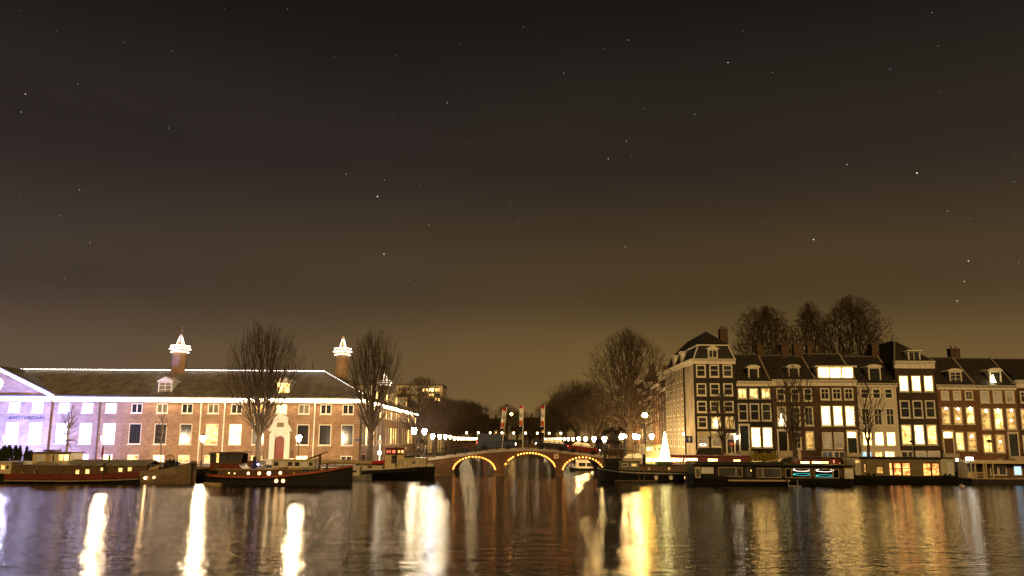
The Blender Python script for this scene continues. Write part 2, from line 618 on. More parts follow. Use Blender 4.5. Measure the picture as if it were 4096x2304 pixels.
# ---------------------------------------------------------------- water and ground
wm = bpy.data.materials.new('river_water')
wm.use_nodes = True
nt = wm.node_tree
b = nt.nodes['Principled BSDF']
b.inputs['Base Color'].default_value = (.010, .009, .008, 1)
b.inputs['Roughness'].default_value = .105
b.inputs['IOR'].default_value = 1.36
b.inputs['Specular IOR Level'].default_value = .75
t = nt.nodes.new('ShaderNodeTexCoord')
hs = []
for sc, st, de, rot in (((.42, 1.1, 1), 1.0, 4, 4), ((1.5, 4.6, 1), .8, 3, -5), ((.05, .16, 1), 1.6, 2, 9)):
    m_ = nt.nodes.new('ShaderNodeMapping'); m_.inputs['Scale'].default_value = sc
    m_.inputs['Rotation'].default_value = (0, 0, R(rot))
    n_ = nt.nodes.new('ShaderNodeTexNoise'); n_.inputs['Scale'].default_value = 1.0; n_.inputs['Detail'].default_value = de
    nt.links.new(t.outputs['Object'], m_.inputs[0]); nt.links.new(m_.outputs[0], n_.inputs['Vector'])
    k_ = nt.nodes.new('ShaderNodeMath'); k_.operation = 'MULTIPLY'; k_.inputs[1].default_value = st
    nt.links.new(n_.outputs['Fac'], k_.inputs[0]); hs.append(k_)
s1 = nt.nodes.new('ShaderNodeMath'); s1.operation = 'ADD'
nt.links.new(hs[0].outputs[0], s1.inputs[0]); nt.links.new(hs[1].outputs[0], s1.inputs[1])
s2 = nt.nodes.new('ShaderNodeMath'); s2.operation = 'ADD'
nt.links.new(s1.outputs[0], s2.inputs[0]); nt.links.new(hs[2].outputs[0], s2.inputs[1])
bp = nt.nodes.new('ShaderNodeBump'); bp.inputs['Strength'].default_value = .8; bp.inputs['Distance'].default_value = .09
nt.links.new(s2.outputs[0], bp.inputs['Height']); nt.links.new(bp.outputs[0], b.inputs['Normal'])
struct('water', MB().quad((-400, -120, 0), (400, -120, 0), (400, 560, 0), (-400, 560, 0)), wm)

# banks: blocks of land with a stone quay face, then sheets of paving and road on top
for nm, x0, x1, y0, y1 in (('quay_left', -400, CL, QL, 560), ('quay_right', CR, 400, QR, 560)):
    struct(nm, MB().box(x0, x1, y0, y1, -1.5, ST), QUAYM)
struct('ground', MB().quad((-3000, 556, .9), (3000, 556, .9), (3000, 4500, .9), (-3000, 4500, .9)), ASPHALT)
struct('pavement_left', MB().quad((-400, QL + .5, ST + .004), (CL - .5, QL + .5, ST + .004), (CL - .5, 556, ST + .004), (-400, 556, ST + .004)), PAVING)
struct('pavement_right', MB().quad((CR + .5, QR + .5, ST + .004), (400, QR + .5, ST + .004), (400, 556, ST + .004), (CR + .5, 556, ST + .004)), PAVING)
struct('road_left', MB().quad((-400, 108.5, ST + .008), (-13.5, 108.5, ST + .008), (-13.5, 114.5, ST + .008), (-400, 114.5, ST + .008)), ASPHALT)
struct('road_right', MB().quad((17.5, 108.5, ST + .008), (400, 108.5, ST + .008), (400, 114.5, ST + .008), (17.5, 114.5, ST + .008)), ASPHALT)

# ---------------------------------------------------------------- long museum building on the left bank
HX1 = -20.7                # river-front corner by the canal
HX0 = -100.0
HXC = P(-12, 1592, YF)[0]  # middle of the pediment
ZE_, ZR_ = 9.95, 13.95     # eaves, ridge
YR_ = 124.6
XR_ = HX1 - (YR_ - YF)     # ridge line of the canal wing
YEND = 190.0
HB = 0.0
her = thing('museum_building', 'long brown brick building with tall windows, tiled hip roof and lights along its eaves', 'building', ((HX0 + HX1) / 2, YF, ST))
fr = front(YF)
up_px = [Z1(130, 715), Z1(315, 715), Z1(515, 712), Z1(703, 712), Z1(892, 712), Z1(1101, 712), Z1(1305, 712), Z1(1507, 712), Z1(1717, 712),
         Z2(295, 712), Z2(478, 712), Z2(656, 712), Z2(837, 712), Z2(1014, 712), Z2(1192, 712)]
up_x = [P(x, y, YF)[0] for x, y in up_px]
up_k = 'PPPPWkckcdwWckk'
lo_k = 'PPPPWkkkwWdDdkk'
# the small upper windows carry on to the left of the picture
step = (up_x[8] - up_x[2]) / 6
left_x = [HXC - (x - HXC) for x in (up_x[0], up_x[1])] + [up_x[2] - 0, ]
extra = [HXC - (up_x[i] - HXC) for i in range(0, 7)]
wins = [(x, a, c) for x, a, c in zip(up_x, up_k, lo_k)] + [(x, 'd', 'd') for x in extra]
opens, plan = [], []
zu0, zu1 = P(*Z1(1100, 750), YF)[1], P(*Z1(1100, 670), YF)[1]
zl0, zl1 = P(*Z1(1090, 1000), YF)[1], P(*Z1(1090, 832), YF)[1]
zb0, zb1 = ST + .12, P(*Z1(1070, 1083), YF)[1]
base_i = {3: 'P', 4: 'W', 5: 'w', 6: 'W', 7: 'w', 10: 'w', 12: 'W', 14: 'k', 0: 'P', 2: 'P', 8: 'w'}
for i, (x, a, c) in enumerate(wins):
    plan.append((x - .78, x + .78, zu0, zu1, a, 'two'))
    if c != 'D' and abs(x - up_x[11]) > .5:
        plan.append((x - .86, x + .86, zl0, zl1, c, 'grid'))
    if i in base_i:
        plan.append((x - .8, x + .8, zb0, zb1, base_i[i], 'two'))
doorx = up_x[11] - .25
opens = [p[:4] for p in plan]
RIS = HXC + 7.75           # right edge of the middle bay
mid_half = 7.75
ris_face = front(YF - .45)
wo = [o for o in opens if abs((o[0] + o[1]) / 2 - HXC) > mid_half]
mo = [o for o in opens if abs((o[0] + o[1]) / 2 - HXC) < mid_half]
wm_ = wall_mesh(fr, HXC + mid_half, HX1, ST, ZE_, [o for o in wo if o[0] > HXC])
wl_ = wall_mesh(fr, HX0, HXC - mid_half, ST, ZE_, [o for o in wo if o[0] < HXC])
wl_.box(HX0, HX0 + .02, YF, YEND, ST, ZE_)
wl_.build('wall', BRICK, her)
MB().box(HX0 + .1, HX1, YF + .5, YF + .9, ST, ZE_).build('inner_wall', BRICKY, her)
MB().box(XR_ - 7, HX1, YEND - .3, YEND, ST, ZE_).build('end_wall', BRICKY, her)
wall_o = wm_.build('wall', BRICK, her)
ris = wall_mesh(ris_face, HXC - mid_half, HXC + mid_half, ST, ZE_, mo)
ris.box(HXC - mid_half, HXC - mid_half + .01, YF - .45, YF, ST, ZE_).box(HXC + mid_half - .01, HXC + mid_half, YF - .45, YF, ST, ZE_)
apz = ZE_ + .35 + mid_half * math.tan(R(23.4))
ris.quad((HXC - mid_half, YF - .45, ZE_), (HXC + mid_half, YF - .45, ZE_), (HXC, YF - .45, apz))
ris.build('middle_bay_wall', BRICK, her)
for (a0, a1, z0, z1, k, st) in plan:
    f_ = ris_face if abs((a0 + a1) / 2 - HXC) < mid_half else fr
    pane_ = None
    window(her, f_, a0, a1, z0, z1, k, st, fw=.11 if st == 'grid' else .13, bars=IRON if st == 'grid' and k in 'kd' else None)
# oculus in the pediment
oc = MB().lathe((HXC, YF - .52, 11.6), [(.95, 0), (.95, .1), (.75, .1), (.75, .02)], 20, axis='y')
oco = oc.build('round_window', WHITE, her)
MB().lathe((HXC, YF - .49, 11.6), [(.74, 0), (.74, .02)], 20, axis='y').build('pane', W_PURPLE, oco)
# cornice with its strip of light under the eaves
cz0, cz1 = ZE_ - .62, ZE_ - .02
def cornice(name, a0, a1, face, lights=L_STRIP, first=0):
    c = MB()
    face.box(c, a0, a1, cz0, cz1, .0, .16)
    face.box(c, a0, a1, cz1 - .16, cz1, .16, .50)
    face.box(c, a0, a1, cz0 - .05, cz0 + .09, .16, .22)
    co = c.build('cornice', WHITE, her)
    s = MB()
    face.box(s, a0, a1, cz1 - .245, cz1 - .185, .42, .48)
    s.build('light_strip', lights, co)
    g = MB()
    face.box(g, a0, a1, ZE_, ZE_ + .12, .1, .52)
    g.build('gutter', LEAD, her)
cornice('c', HXC + mid_half + 12.5, HX1 + .2, fr)
cornice('c', HXC + mid_half, HXC + mid_half + 12.5, fr, L_STRIPP)
cornice('c', HX0, HXC - mid_half, fr)
cornice('c', HXC - mid_half, HXC + mid_half, ris_face, L_STRIPP)
# raking cornice of the pediment
for s in (-1, 1):
    c = MB()
    e0 = Vector((HXC + s * (mid_half + .5), 0, ZE_ - .05)); e1 = Vector((HXC, 0, apz + .12))
    for y0, y1, t0, t1 in ((YF - 1.0, YF - .46, 0, .3), (YF - .72, YF - .46, -.28, 0)):
        c.hexa([(e0.x, y0, e0.z + t0), (e1.x, y0, e1.z + t0), (e1.x, y1, e1.z + t0), (e0.x, y1, e0.z + t0),
                (e0.x, y0, e0.z + t1), (e1.x, y0, e1.z + t1), (e1.x, y1, e1.z + t1), (e0.x, y1, e0.z + t1)])
    co = c.build('raking_cornice', WHITE, her)
    MB().tube((e0.x, YF - .85, e0.z - .06), (e1.x, YF - .85, e1.z - .06), .035).build('light_strip', L_STRIPP, co)
# corrugated pantile roof
def pantiles(name, n_, length, make, parent):
    """columns of rolled tiles; make(s, t) -> point on the slope"""
    mb = MB()
    rows = 14
    for i in range(n_):
        s0 = length * i / n_
        w = length / n_
        prev = None
        for j, (q, lift) in enumerate(((0, .0), (.25, .10), (.5, .14), (.75, .08), (1.0, 0))):
            c = make(s0 + w * q, lift)
            if prev is not None:
                mb.quad(prev[0], c[0], c[1], prev[1])
            prev = c
    return mb.build(name, TILE_GREY, parent, kind='stuff')
EV = YF - .5
sl = (ZR_ - ZE_ - .1) / (YR_ - EV)
def front_col(s, lift):
    x = HX0 + s
    xe = HX1 + .5
    yr = YR_ if x <= xe - (YR_ - EV) else EV + max(0, xe - x)
    return ((x, EV, ZE_ + .1 + lift), (x, yr, ZE_ + .1 + sl * (yr - EV) + lift))
pantiles('pantile_roof', 215, HX1 + .5 - HX0, front_col, her)
def side_col(s, lift):
    y = EV + s
    xe = HX1 + .5
    d = min(YR_ - EV, s, YEND + .5 - y)
    return ((xe, y, ZE_ + .1 + lift), (xe - d, y, ZE_ + .1 + sl * d + lift))
pantiles('pantile_roof', 200, YEND + .5 - EV, side_col, her)
XRR = HX1 + .5 - (YR_ - EV)
bk = MB()
bk.quad((HX0, YR_, ZR_), (XRR, YR_, ZR_), (XRR - 7, YR_ + 7, ZE_), (HX0, YR_ + 7, ZE_))
bk.quad((XRR, YR_, ZR_), (XRR, YEND - 6.6, ZR_), (XRR - 7, YEND + .5, ZE_), (XRR - 7, YR_ + 7, ZE_))
bk.quad((XRR, YEND - 6.6, ZR_), (HX1 + .5, YEND + .5, ZE_), (XRR - 7, YEND + .5, ZE_))
bk.build('rear_roof', TILE_GREY, her)
# roof over the middle bay
pr = MB()
yt = EV + (apz - ZE_) / sl
for s in (-1, 1):
    pr.quad((HXC + s * (mid_half + .55), YF - 1.02, ZE_ + .28), (HXC, YF - 1.02, apz + .45), (HXC, YR_ - .2, apz + .45), (HXC + s * (mid_half + .55), EV + .3, ZE_ + .28))
pr.build('middle_bay_roof', TILE_GREY, her)
rc = MB().tube((HX0, YR_, ZR_ + .08), (XRR, YR_, ZR_ + .08), .13).tube((XRR, YR_, ZR_ + .08), (HX1 + .5, EV, ZE_ + .2), .12).tube((XRR, YR_, ZR_ + .08), (XRR, YEND - 6.6, ZR_ + .08), .13)
rco = rc.build('ridge_tiles', LEAD, her)
bl = MB()
rr = random.Random(3)
x = HX0 + 25
while x < XRR:
    bl.ball((x, YR_ - .15, ZR_ + .27), .045, 5, 4); x += rr.uniform(.28, .5)
bl.tube((HX0 + 25, YR_ - .14, ZR_ + .22), (XRR, YR_ - .14, ZR_ + .22), .018, n=4)
for i in range(24):
    t_ = (i + .5) / 24
    bl.ball((XRR + (HX1 + .5 - XRR) * t_, YR_ + (EV - YR_) * t_ - .12, ZR_ + .25 + (ZE_ + .3 - ZR_) * t_ * .985), .04, 5, 4)
bl.build('fairy_lights', glow('ridge_light', (1.0, .88, .78), 11), rco, kind='stuff')
sf = Face((HX1, YF, 0), (0, 1, 0), (1, 0, 0))
# canal-side wall
splan = []
for i in range(22):
    a = 3.0 + i * 3.15
    splan.append((a - .7, a + .7, zu0, zu1, 'kWdwkWcw'[i % 8], 'two'))
    splan.append((a - .7, a + .7, zl0, zl1, 'dwkWdkwd'[(i * 3) % 8], 'grid'))
so = wall_mesh(sf, 0, YEND - YF, ST, ZE_, [p[:4] for p in splan])
so.build('canal_side_wall', BRICKY, her)
for (a0, a1, z0, z1, k, st) in splan:
    window(her, sf, a0, a1, z0, z1, k, st, fw=.11)
c = MB(); sf.box(c, .2, YEND - YF, cz0, cz1, 0, .16); sf.box(c, .2, YEND - YF, cz1 - .16, cz1, .16, .50)
co = c.build('cornice', WHITE, her)
s_ = MB(); sf.box(s_, .2, YEND - YF, cz1 - .245, cz1 - .185, .42, .48); s_.build('light_strip', L_STRIP, co)
g_ = MB(); sf.box(g_, -.5, YEND - YF, ZE_, ZE_ + .12, .1, .52); g_.build('gutter', LEAD, her)
for a in (1.4, 21, 43):
    q = MB(); sf.box(q, a, a + .12, ST, ZE_ - .6, .02, .14); q.build('drainpipe', LEAD, her)
# drainpipes down the river front
for px in (Z1(405, 850), Z1(790, 850), Z1(1612, 850), Z2(192, 850), Z2(920, 850)):
    x = P(*px, YF)[0]
    f0 = .18
    q = MB().box(x - .07, x + .07, YF - .16, YF - .02, ST, ZE_ - .62)
    q.box(x - .13, x + .13, YF - .2, YF - .02, ZE_ - .85, ZE_ - .7)
    q.build('drainpipe', WHITE if px[0] > 600 else WOOD, her)
# dormers
def dormer(parent, face, a, z0, w, h, depth, k='k', style='two', kindroof='tri', fm=None):
    fm = fm or WHITE
    d = MB()
    face.box(d, a - w / 2, a - w / 2 + .16, z0, z0 + h, -.35, 0)
    face.box(d, a + w / 2 - .16, a + w / 2, z0, z0 + h, -.35, 0)
    face.box(d, a - w / 2 + .16, a + w / 2 - .16, z0 + h - .14, z0 + h, -.35, 0)
    face.box(d, a - w / 2 + .16, a + w / 2 - .16, z0, z0 + .12, -.35, .04)
    face.box(d, a - w / 2 + .05, a - w / 2 + .13, z0, z0 + h, -depth, -.35)
    face.box(d, a + w / 2 - .13, a + w / 2 - .05, z0, z0 + h, -depth, -.35)
    o = d.build('dormer', fm, parent)
    r = MB()
    e = w / 2 + .22
    zt = z0 + h
    if kindroof == 'tri':
        pk = zt + .14 + w * .26
        for s in (-1, 1):
            r.hexa([face.p(a + s * e, zt, .12), face.p(a, pk, .12), face.p(a, pk, -depth), face.p(a + s * e, zt, -depth),
                    face.p(a + s * e, zt + .1, .12), face.p(a, pk + .1, .12), face.p(a, pk + .1, -depth), face.p(a + s * e, zt + .1, -depth)])
        r.quad(face.p(a - e, zt + .02, .05), face.p(a + e, zt + .02, .05), face.p(a, pk + .05, .05))
    elif kindroof == 'arch':
        pts = [(a + e * math.cos(math.pi * i / 8), zt + .36 * math.sin(math.pi * i / 8)) for i in range(9)]
        for (u0, w0), (u1, w1) in zip(pts, pts[1:]):
            r.quad(face.p(u0, w0, .1), face.p(u1, w1, .1), face.p(u1, w1, -depth), face.p(u0, w0, -depth))
            r.quad(face.p(u0, w0, .06), face.p(u1, w1, .06), face.p(a, zt, .06))
            r.quad(face.p(u0, w0 + .08, .12), face.p(u1, w1 + .08, .12), face.p(u1, w1, .12), face.p(u0, w0, .12))
        r.quad(*[face.p(a + e * s, zt + .02, q) for s, q in ((-1, .1), (1, .1), (1, -depth), (-1, -depth))])
    else:
        face.box(r, a - e, a + e, zt, zt + .16, -depth, .25)
    r.build('dormer_roof', fm, o)
    # window straight under the dormer (third level)
    g = MB()
    g.quad(face.p(a - w / 2 + .16, z0 + .12, -.12), face.p(a + w / 2 - .16, z0 + .12, -.12), face.p(a + w / 2 - .16, zt - .14, -.12), face.p(a - w / 2 + .16, zt - .14, -.12))
    g.build('pane', WIN[k], o)
    bb = MB()
    if style in ('two', 'six', 'cross'):
        face.box(bb, a - .04, a + .04, z0 + .12, zt - .14, -.11, -.04)
    if style in ('six', 'cross'):
        for q in ((.4, .7) if style == 'six' else (.62,)):
            face.box(bb, a - w / 2 + .16, a + w / 2 - .16, z0 + h * q - .025, z0 + h * q + .025, -.112, -.045)
    if bb.f:
        bb.build('glazing_bars', fm, o)
    return o
for px, k in ((Z1(1330, 550), 'c'), (Z2(672, 552), 'W')):
    x, z = P(*px, YF + .6)
    dormer(her, front(YF + .5), x, z - .85, 1.9, 1.75, 3.2, k, 'six')
for a, k in ((17, 'W'), (28, 'W'), (40, 'W'), (55, 'w')):
    dormer(her, Face((HX1 - .4, YF, 0), (0, 1, 0), (1, 0, 0)), a, ZE_ + .35, 1.9, 1.75, 3.2, k, 'six')
# chimneys with lit caps
def chimney(x, y, z0, h, w, vane=False):
    c = MB().lathe((x, y, z0), [(w * .62, 0), (w * .60, h)], 8, R(22.5))
    o = c.build('chimney', BRICKY, her)
    cap = MB().lathe((x, y, z0 + h), [(w * .68, 0), (w * .72, .2), (w * .55, .22), (w * .55, .42)], 8, R(22.5))
    cap.lathe((x, y, z0 + h + .42), [(w * .76, 0), (w * .82, .16), (w * .82, .28), (w * .36, .42), (w * .22, .85), (w * .15, 1.35), (w * .10, 1.9), (w * .14, 2.0), (w * .08, 2.2)], 8, R(22.5))
    cap.build('chimney_cap', WHITE, o)
    ls = MB()
    for zz, rr_ in ((h - .12, w * .74), (h + .36, w * .88), (h + .8, w * .80)):
        ls.torus((x, y, z0 + zz), rr_, .035, 'z', 16, 4)
    for g in range(4):
        a = R(45 + 90 * g)
        ls.tube((x + w * .37 * math.cos(a), y + w * .37 * math.sin(a), z0 + h + .95), (x + w * .12 * math.cos(a), y + w * .12 * math.sin(a), z0 + h + 2.2), .022, n=4)
    ls.build('light_string', glow('chimney_light', (1.0, .78, .54), 9), o)
    if vane:
        v = MB().tube((x, y, z0 + h + 2.5), (x, y, z0 + h + 3.7), .03).tube((x - .45, y, z0 + h + 3.1), (x + .45, y, z0 + h + 3.1), .03)
        v.prism([(x - .05, z0 + h + 3.45), (x + .35, z0 + h + 3.45), (x + .15, z0 + h + 3.85)], y - .02, y + .02)
        v.build('weathervane', mat('gilt', (.5, .36, .12), .3, .8), o)
x, z = P(*Z1(1438, 405), YR_)
chimney(x, YR_, 13.2, 4.6 - .9, 1.72, True)
x, z = P(*Z2(1143, 405), YR_)
chimney(x, YR_, 13.2, 4.35 - .9, 1.55)
chimney(XRR + .3, 183, 13.2, 2.7, 1.7)
MB().tube((P(*Z2(903, 400), YR_)[0], YR_ + .2, 13.5), (P(*Z2(903, 400), YR_)[0], YR_ + .2, 15.4), .05).build('vent_pipe', IRON, her)
# entrance portal with the red double door
px0, px1 = P(*Z2(562, 1000), YF)[0], P(*Z2(728, 1000), YF)[0]
dx0, dx1 = P(*Z2(603, 1000), YF)[0], P(*Z2(688, 1000), YF)[0]
dz1 = P(*Z2(645, 932), YF)[1]
pz1 = P(*Z2(645, 895), YF)[1]
pm = (dx0 + dx1) / 2
po = MB()
po.box(px0 + .15, dx0, YF - .32, YF - .01, ST, pz1)
po.box(dx1, px1 - .15, YF - .32, YF - .01, ST, pz1)
po.box(px0, px0 + .75, YF - .42, YF - .32, ST, pz1 - .3).box(px1 - .75, px1, YF - .42, YF - .32, ST, pz1 - .3)
arch = [(dx0, pz1)] + [(pm - (dx1 - dx0) / 2 * math.cos(math.pi * i / 12), dz1 - .85 + .85 * math.sin(math.pi * i / 12)) for i in range(13)] + [(dx1, pz1)]
po.prism(arch, YF - .32, YF - .01)
po.box(px0 - .15, px1 + .15, YF - .55, YF - .01, pz1, pz1 + .3)
ux0, ux1 = P(*Z2(600, 840), YF)[0], P(*Z2(700, 840), YF)[0]
uz1 = P(*Z2(650, 808), YF)[1]
po.box(ux0, ux0 + .35, YF - .3, YF - .01, pz1 + .3, uz1).box(ux1 - .35, ux1, YF - .3, YF - .01, pz1 + .3, uz1)
po.box(ux0 + .35, ux1 - .35, YF - .3, YF - .01, pz1 + .3, pz1 + .55).box(ux0 + .35, ux1 - .35, YF - .3, YF - .01, uz1 - .3, uz1)
for s, q in ((ux0, -1), (ux1, 1)):      # scrolls at the sides
    po.prism([(s, pz1 + .3), (s + q * .62, pz1 + .3), (s + q * .55, pz1 + .6), (s + q * .25, pz1 + .9), (s + q * .12, pz1 + 1.5), (s, pz1 + 1.6)], YF - .24, YF - .01)
po.prism([(ux0 - .2, uz1)] + [((ux0 + ux1) / 2 - (ux1 - ux0 + .4) / 2 * math.cos(math.pi * i / 8), uz1 + .2 + .55 * math.sin(math.pi * i / 8)) for i in range(9)] + [(ux1 + .2, uz1)], YF - .36, YF - .01)
pob = po.build('entrance_portal', WHITE, her)
pwn = MB()
for s in (0, 1):
    a0 = ux0 + .38 + s * (ux1 - ux0 - .7) / 2
    pwn.box(a0 + .05, a0 + (ux1 - ux0 - .7) / 2 - .1, YF - .12, YF - .1, pz1 + .55, uz1 - .3)
pwn.build('transom_window', W_CURT, pob)
dr = MB()
dr.prism([(dx0 + .02, ST + .5), (dx1 - .02, ST + .5)] + [(pm + (dx1 - dx0 - .04) / 2 * math.cos(math.pi * i / 12), dz1 - .87 + .85 * math.sin(math.pi * i / 12)) for i in range(13)], YF - .16, YF - .02)
DOORM = mat('red_door_paint', (.22, .035, .02), .4, var=.15)
dro = dr.build('door', DOORM, her)
dd = MB()
for s in (0, 1):
    a0 = dx0 + .18 + s * (dx1 - dx0) / 2
    for q0, q1 in ((.7, 1.5), (1.7, 2.9), (3.1, 3.7)):
        dd.box(a0, a0 + (dx1 - dx0) / 2 - .32, YF - .195, YF - .16, ST + q0, ST + q1)
dd.build('door_panel', DOORM, dro)
stp = MB()
for i in range(4):
    stp.box(px0 - .6, px1 + .6, YF - 2.2 + i * .4, YF - .43 + .0, ST + i * .16 + .008, ST + (i + 1) * .16)
stp.build('steps', STONE, her)
for s in (px0 - .55, px1 + .55):
    hr = MB().tube((s, YF - 2.1, ST), (s, YF - 2.1, ST + 1.1), .04).tube((s, YF - .6, ST + .5), (s, YF - .6, ST + 1.7), .04)
    hr.tube((s, YF - 2.15, ST + 1.1), (s, YF - .5, ST + 1.75), .04).tube((s, YF - 2.15, ST + .65), (s, YF - .5, ST + 1.25), .03)
    hr.build('handrail', IRON, her)
# raised letters on the middle bay
def letters(parent, text, x, y, z, size, material, align='CENTER', name='lettering', ext=.04, rot=(R(90), 0, 0)):
    cu = bpy.data.curves.new(name, 'FONT')
    cu.body = text; cu.size = size; cu.extrude = ext; cu.align_x = align; cu.align_y = 'CENTER'; cu.space_character = 1.15
    t_ = bpy.data.objects.new('tmp_text', cu)
    col.objects.link(t_)
    dg = bpy.context.evaluated_depsgraph_get()
    me = bpy.data.meshes.new_from_object(t_.evaluated_get(dg))
    bpy.data.objects.remove(t_)
    me.materials.clear(); me.materials.append(material)
    o = bpy.data.objects.new(name, me)
    col.objects.link(o)
    o0 = origin_of(parent)
    o.parent = parent
    o.location = (x - o0.x, y - o0.y, z - o0.z)
    o.rotation_euler = rot
    return o
lx0, lz = P(*Z1(72, 788), YF - .45); lx1, _ = P(*Z1(356, 788), YF - .45)
LETM = mat('letter_metal', (.07, .065, .08), .4, .2)
lt = letters(her, 'AMSTERDAM', (lx0 + lx1) / 2, YF - .52, lz, .62, LETM, name='lettering')
lt.scale.x = (lx1 - lx0) / max(.1, lt.dimensions.x) if lt.dimensions.x else 1.0
# small street-name plate near the corner
x, z = P(*Z2(1268, 965), YF)
MB().box(x - .38, x + .38, YF - .05, YF - .01, z - .12, z + .12).build('street_name_plate', mat('blue_enamel', (.02, .03, .15), .3), her)

# floodlight on the quay that washes the left end of the front in violet
fx = HXC + 4
fl = thing('floodlight', 'black floodlight on the quay washing the brick front in violet light', 'floodlight', (fx, 106.0, ST))
MB().box(fx - .3, fx + .3, 105.75, 106.2, ST + .02, ST + .1).tube((fx, 106, ST + .1), (fx, 106, ST + .7), .05).build('stand', IRON, fl)
MB().box(fx - .35, fx + .35, 105.85, 106.12, ST + .7, ST + 1.15).build('housing', IRON, fl)
MB().quad((fx - .31, 106.125, ST + .74), (fx + .31, 106.125, ST + .74), (fx + .31, 106.125, ST + 1.11), (fx - .31, 106.125, ST + 1.11)).build('lens', glow('violet_lens', (.6, .5, 1), 12), fl)
ld = bpy.data.lights.new('flood', 'SPOT')
ld.energy = 62000; ld.color = (.20, .27, 1.0); ld.spot_size = R(112); ld.spot_blend = .9; ld.shadow_soft_size = .3
lo = bpy.data.objects.new('flood', ld)
lo.location = (0, .45, .95)
lo.parent = fl
tv = Vector((fx + 2, YF, 6.5)) - Vector((fx, 106.45, ST + .95))
lo.rotation_euler = tv.to_track_quat('-Z', 'Y').to_euler()
col.objects.link(lo)

# ---------------------------------------------------------------- arched bridge over the canal mouth
YB0, YB1 = 110.0, 121.5
deck_px = [(1560, 1851), (1640, 1845), (1707, 1837), (1830, 1822), (1950, 1806), (2030, 1800), (2097, 1798), (2170, 1800), (2250, 1808), (2330, 1817), (2415, 1827), (2480, 1834), (2560, 1842)]
deck = [P(px, py, YB0) for px, py in deck_px]
def deck_z(x):
    if x <= deck[0][0]: return max(ST, deck[0][1])
    for (a, za), (b_, zb) in zip(deck, deck[1:]):
        if x <= b_:
            return za + (zb - za) * (x - a) / (b_ - a)
    return max(ST, deck[-1][1])
ARCH = []
for l_, r_, cy in (((430, 1205), (765, 1200), 1100), ((835, 1175), (1255, 1205), 1070), ((1310, 1205), (1585, 1165), 1104)):
    x0 = P(*Z3(*l_), YB0)[0]; x1 = P(*Z3(*r_), YB0)[0]
    zc = P(*Z3((l_[0] + r_[0]) / 2, cy), YB0)[1] - .17
    ARCH.append((x0 + .12, x1 - .12, zc))
ARCH[2] = (ARCH[2][0], ARCH[2][1] + .75, ARCH[2][2])
ZS = .55
def arch_z(x, grow=0.0):
    for x0, x1, zc in ARCH:
        if x0 - grow < x < x1 + grow:
            m_, h_ = (x0 + x1) / 2, (x1 - x0) / 2 + grow
            u = (x - m_) / h_
            return ZS + (zc + grow - ZS) * math.sqrt(max(0, 1 - u * u)) ** 1.0
    return None
bridge = thing('arched_bridge', 'brick canal bridge with three arches outlined by warm light bulbs', 'bridge', (2, YB0, 0))
xa, xb = deck[0][0], deck[-1][0]
xs = set()
n_ = 180
for i in range(n_ + 1):
    xs.add(xa + (xb - xa) * i / n_)
for x0, x1, _ in ARCH:
    xs.add(x0); xs.add(x1)
    for e in (.02, .06, .12, .2, .32): xs.add(x0 + e); xs.add(x1 - e)
xs = sorted(xs)
bws = {YB0: MB(), YB1: MB()}; bs = MB()
for a, c in zip(xs, xs[1:]):
    m_ = (a + c) / 2
    inn = any(x0 < m_ < x1 for x0, x1, _ in ARCH)
    def low(x):
        if not inn: return -1.2
        z = arch_z(min(max(x, 0), 0) if False else x)
        return ZS if z is None else z
    for y in (YB0, YB1):
        bws[y].quad((a, y, low(a)), (c, y, low(c)), (c, y, deck_z(c)), (a, y, deck_z(a)))
    if inn:
        bs.quad((a, YB0, low(a)), (c, YB0, low(c)), (c, YB1, low(c)), (a, YB1, low(a)))
for x0, x1, _ in ARCH:
    for x in (x0, x1):
        bs.quad((x, YB0, -1.2), (x, YB1, -1.2), (x, YB1, ZS), (x, YB0, ZS))
BRIDGEM = mat('bridge_brick', (.13, .07, .035), .85, var=.4, scale=.7, bump=.3, bscale=8)
for w_ in bws.values(): w_.build('spandrel_wall', BRIDGEM, bridge)
bs.build('arch_soffit', BRIDGEM, bridge)
# voussoir rings
for x0, x1, zc in ARCH:
    m_, h_ = (x0 + x1) / 2, (x1 - x0) / 2
    rg = MB()
    def pt(i, g):
        th = math.pi * i / 28
        return (m_ - (h_ + g) * math.cos(th), ZS + (zc + g - ZS) * math.sin(th))
    for i in range(28):
        (a, b_), (c_, d_) = pt(i, 0), pt(i + 1, 0)
        (e_, f_), (g_, h2) = pt(i, .34), pt(i + 1, .34)
        rg.hexa([(a, YB0 - .06, b_), (c_, YB0 - .06, d_), (c_, YB0 - .003, d_), (a, YB0 - .003, b_), (e_, YB0 - .06, f_), (g_, YB0 - .06, h2), (g_, YB0 - .003, h2), (e_, YB0 - .003, f_)])
    rg.build('arch_ring', mat('arch_stone', (.14, .09, .05), .8, var=.25), bridge)
cp = MB(); rd = MB()
for i in range(60):
    a, c_ = xa + (xb - xa) * i / 60, xa + (xb - xa) * (i + 1) / 60
    za, zc_ = deck_z(a), deck_z(c_)
    for y0, y1 in ((YB0 - .14, YB0 + .35), (YB1 - .35, YB1 + .14)):
        cp.hexa([(a, y0, za - .18), (c_, y0, zc_ - .18), (c_, y1, zc_ - .18), (a, y1, za - .18), (a, y0, za + .1), (c_, y0, zc_ + .1), (c_, y1, zc_ + .1), (a, y1, za + .1)])
    rd.quad((a, YB0 + .35, za + .02), (c_, YB0 + .35, zc_ + .02), (c_, YB1 - .35, zc_ + .02), (a, YB1 - .35, za + .02))
cp.build('coping', STONE, bridge)
rd.build('roadway', ASPHALT, bridge)
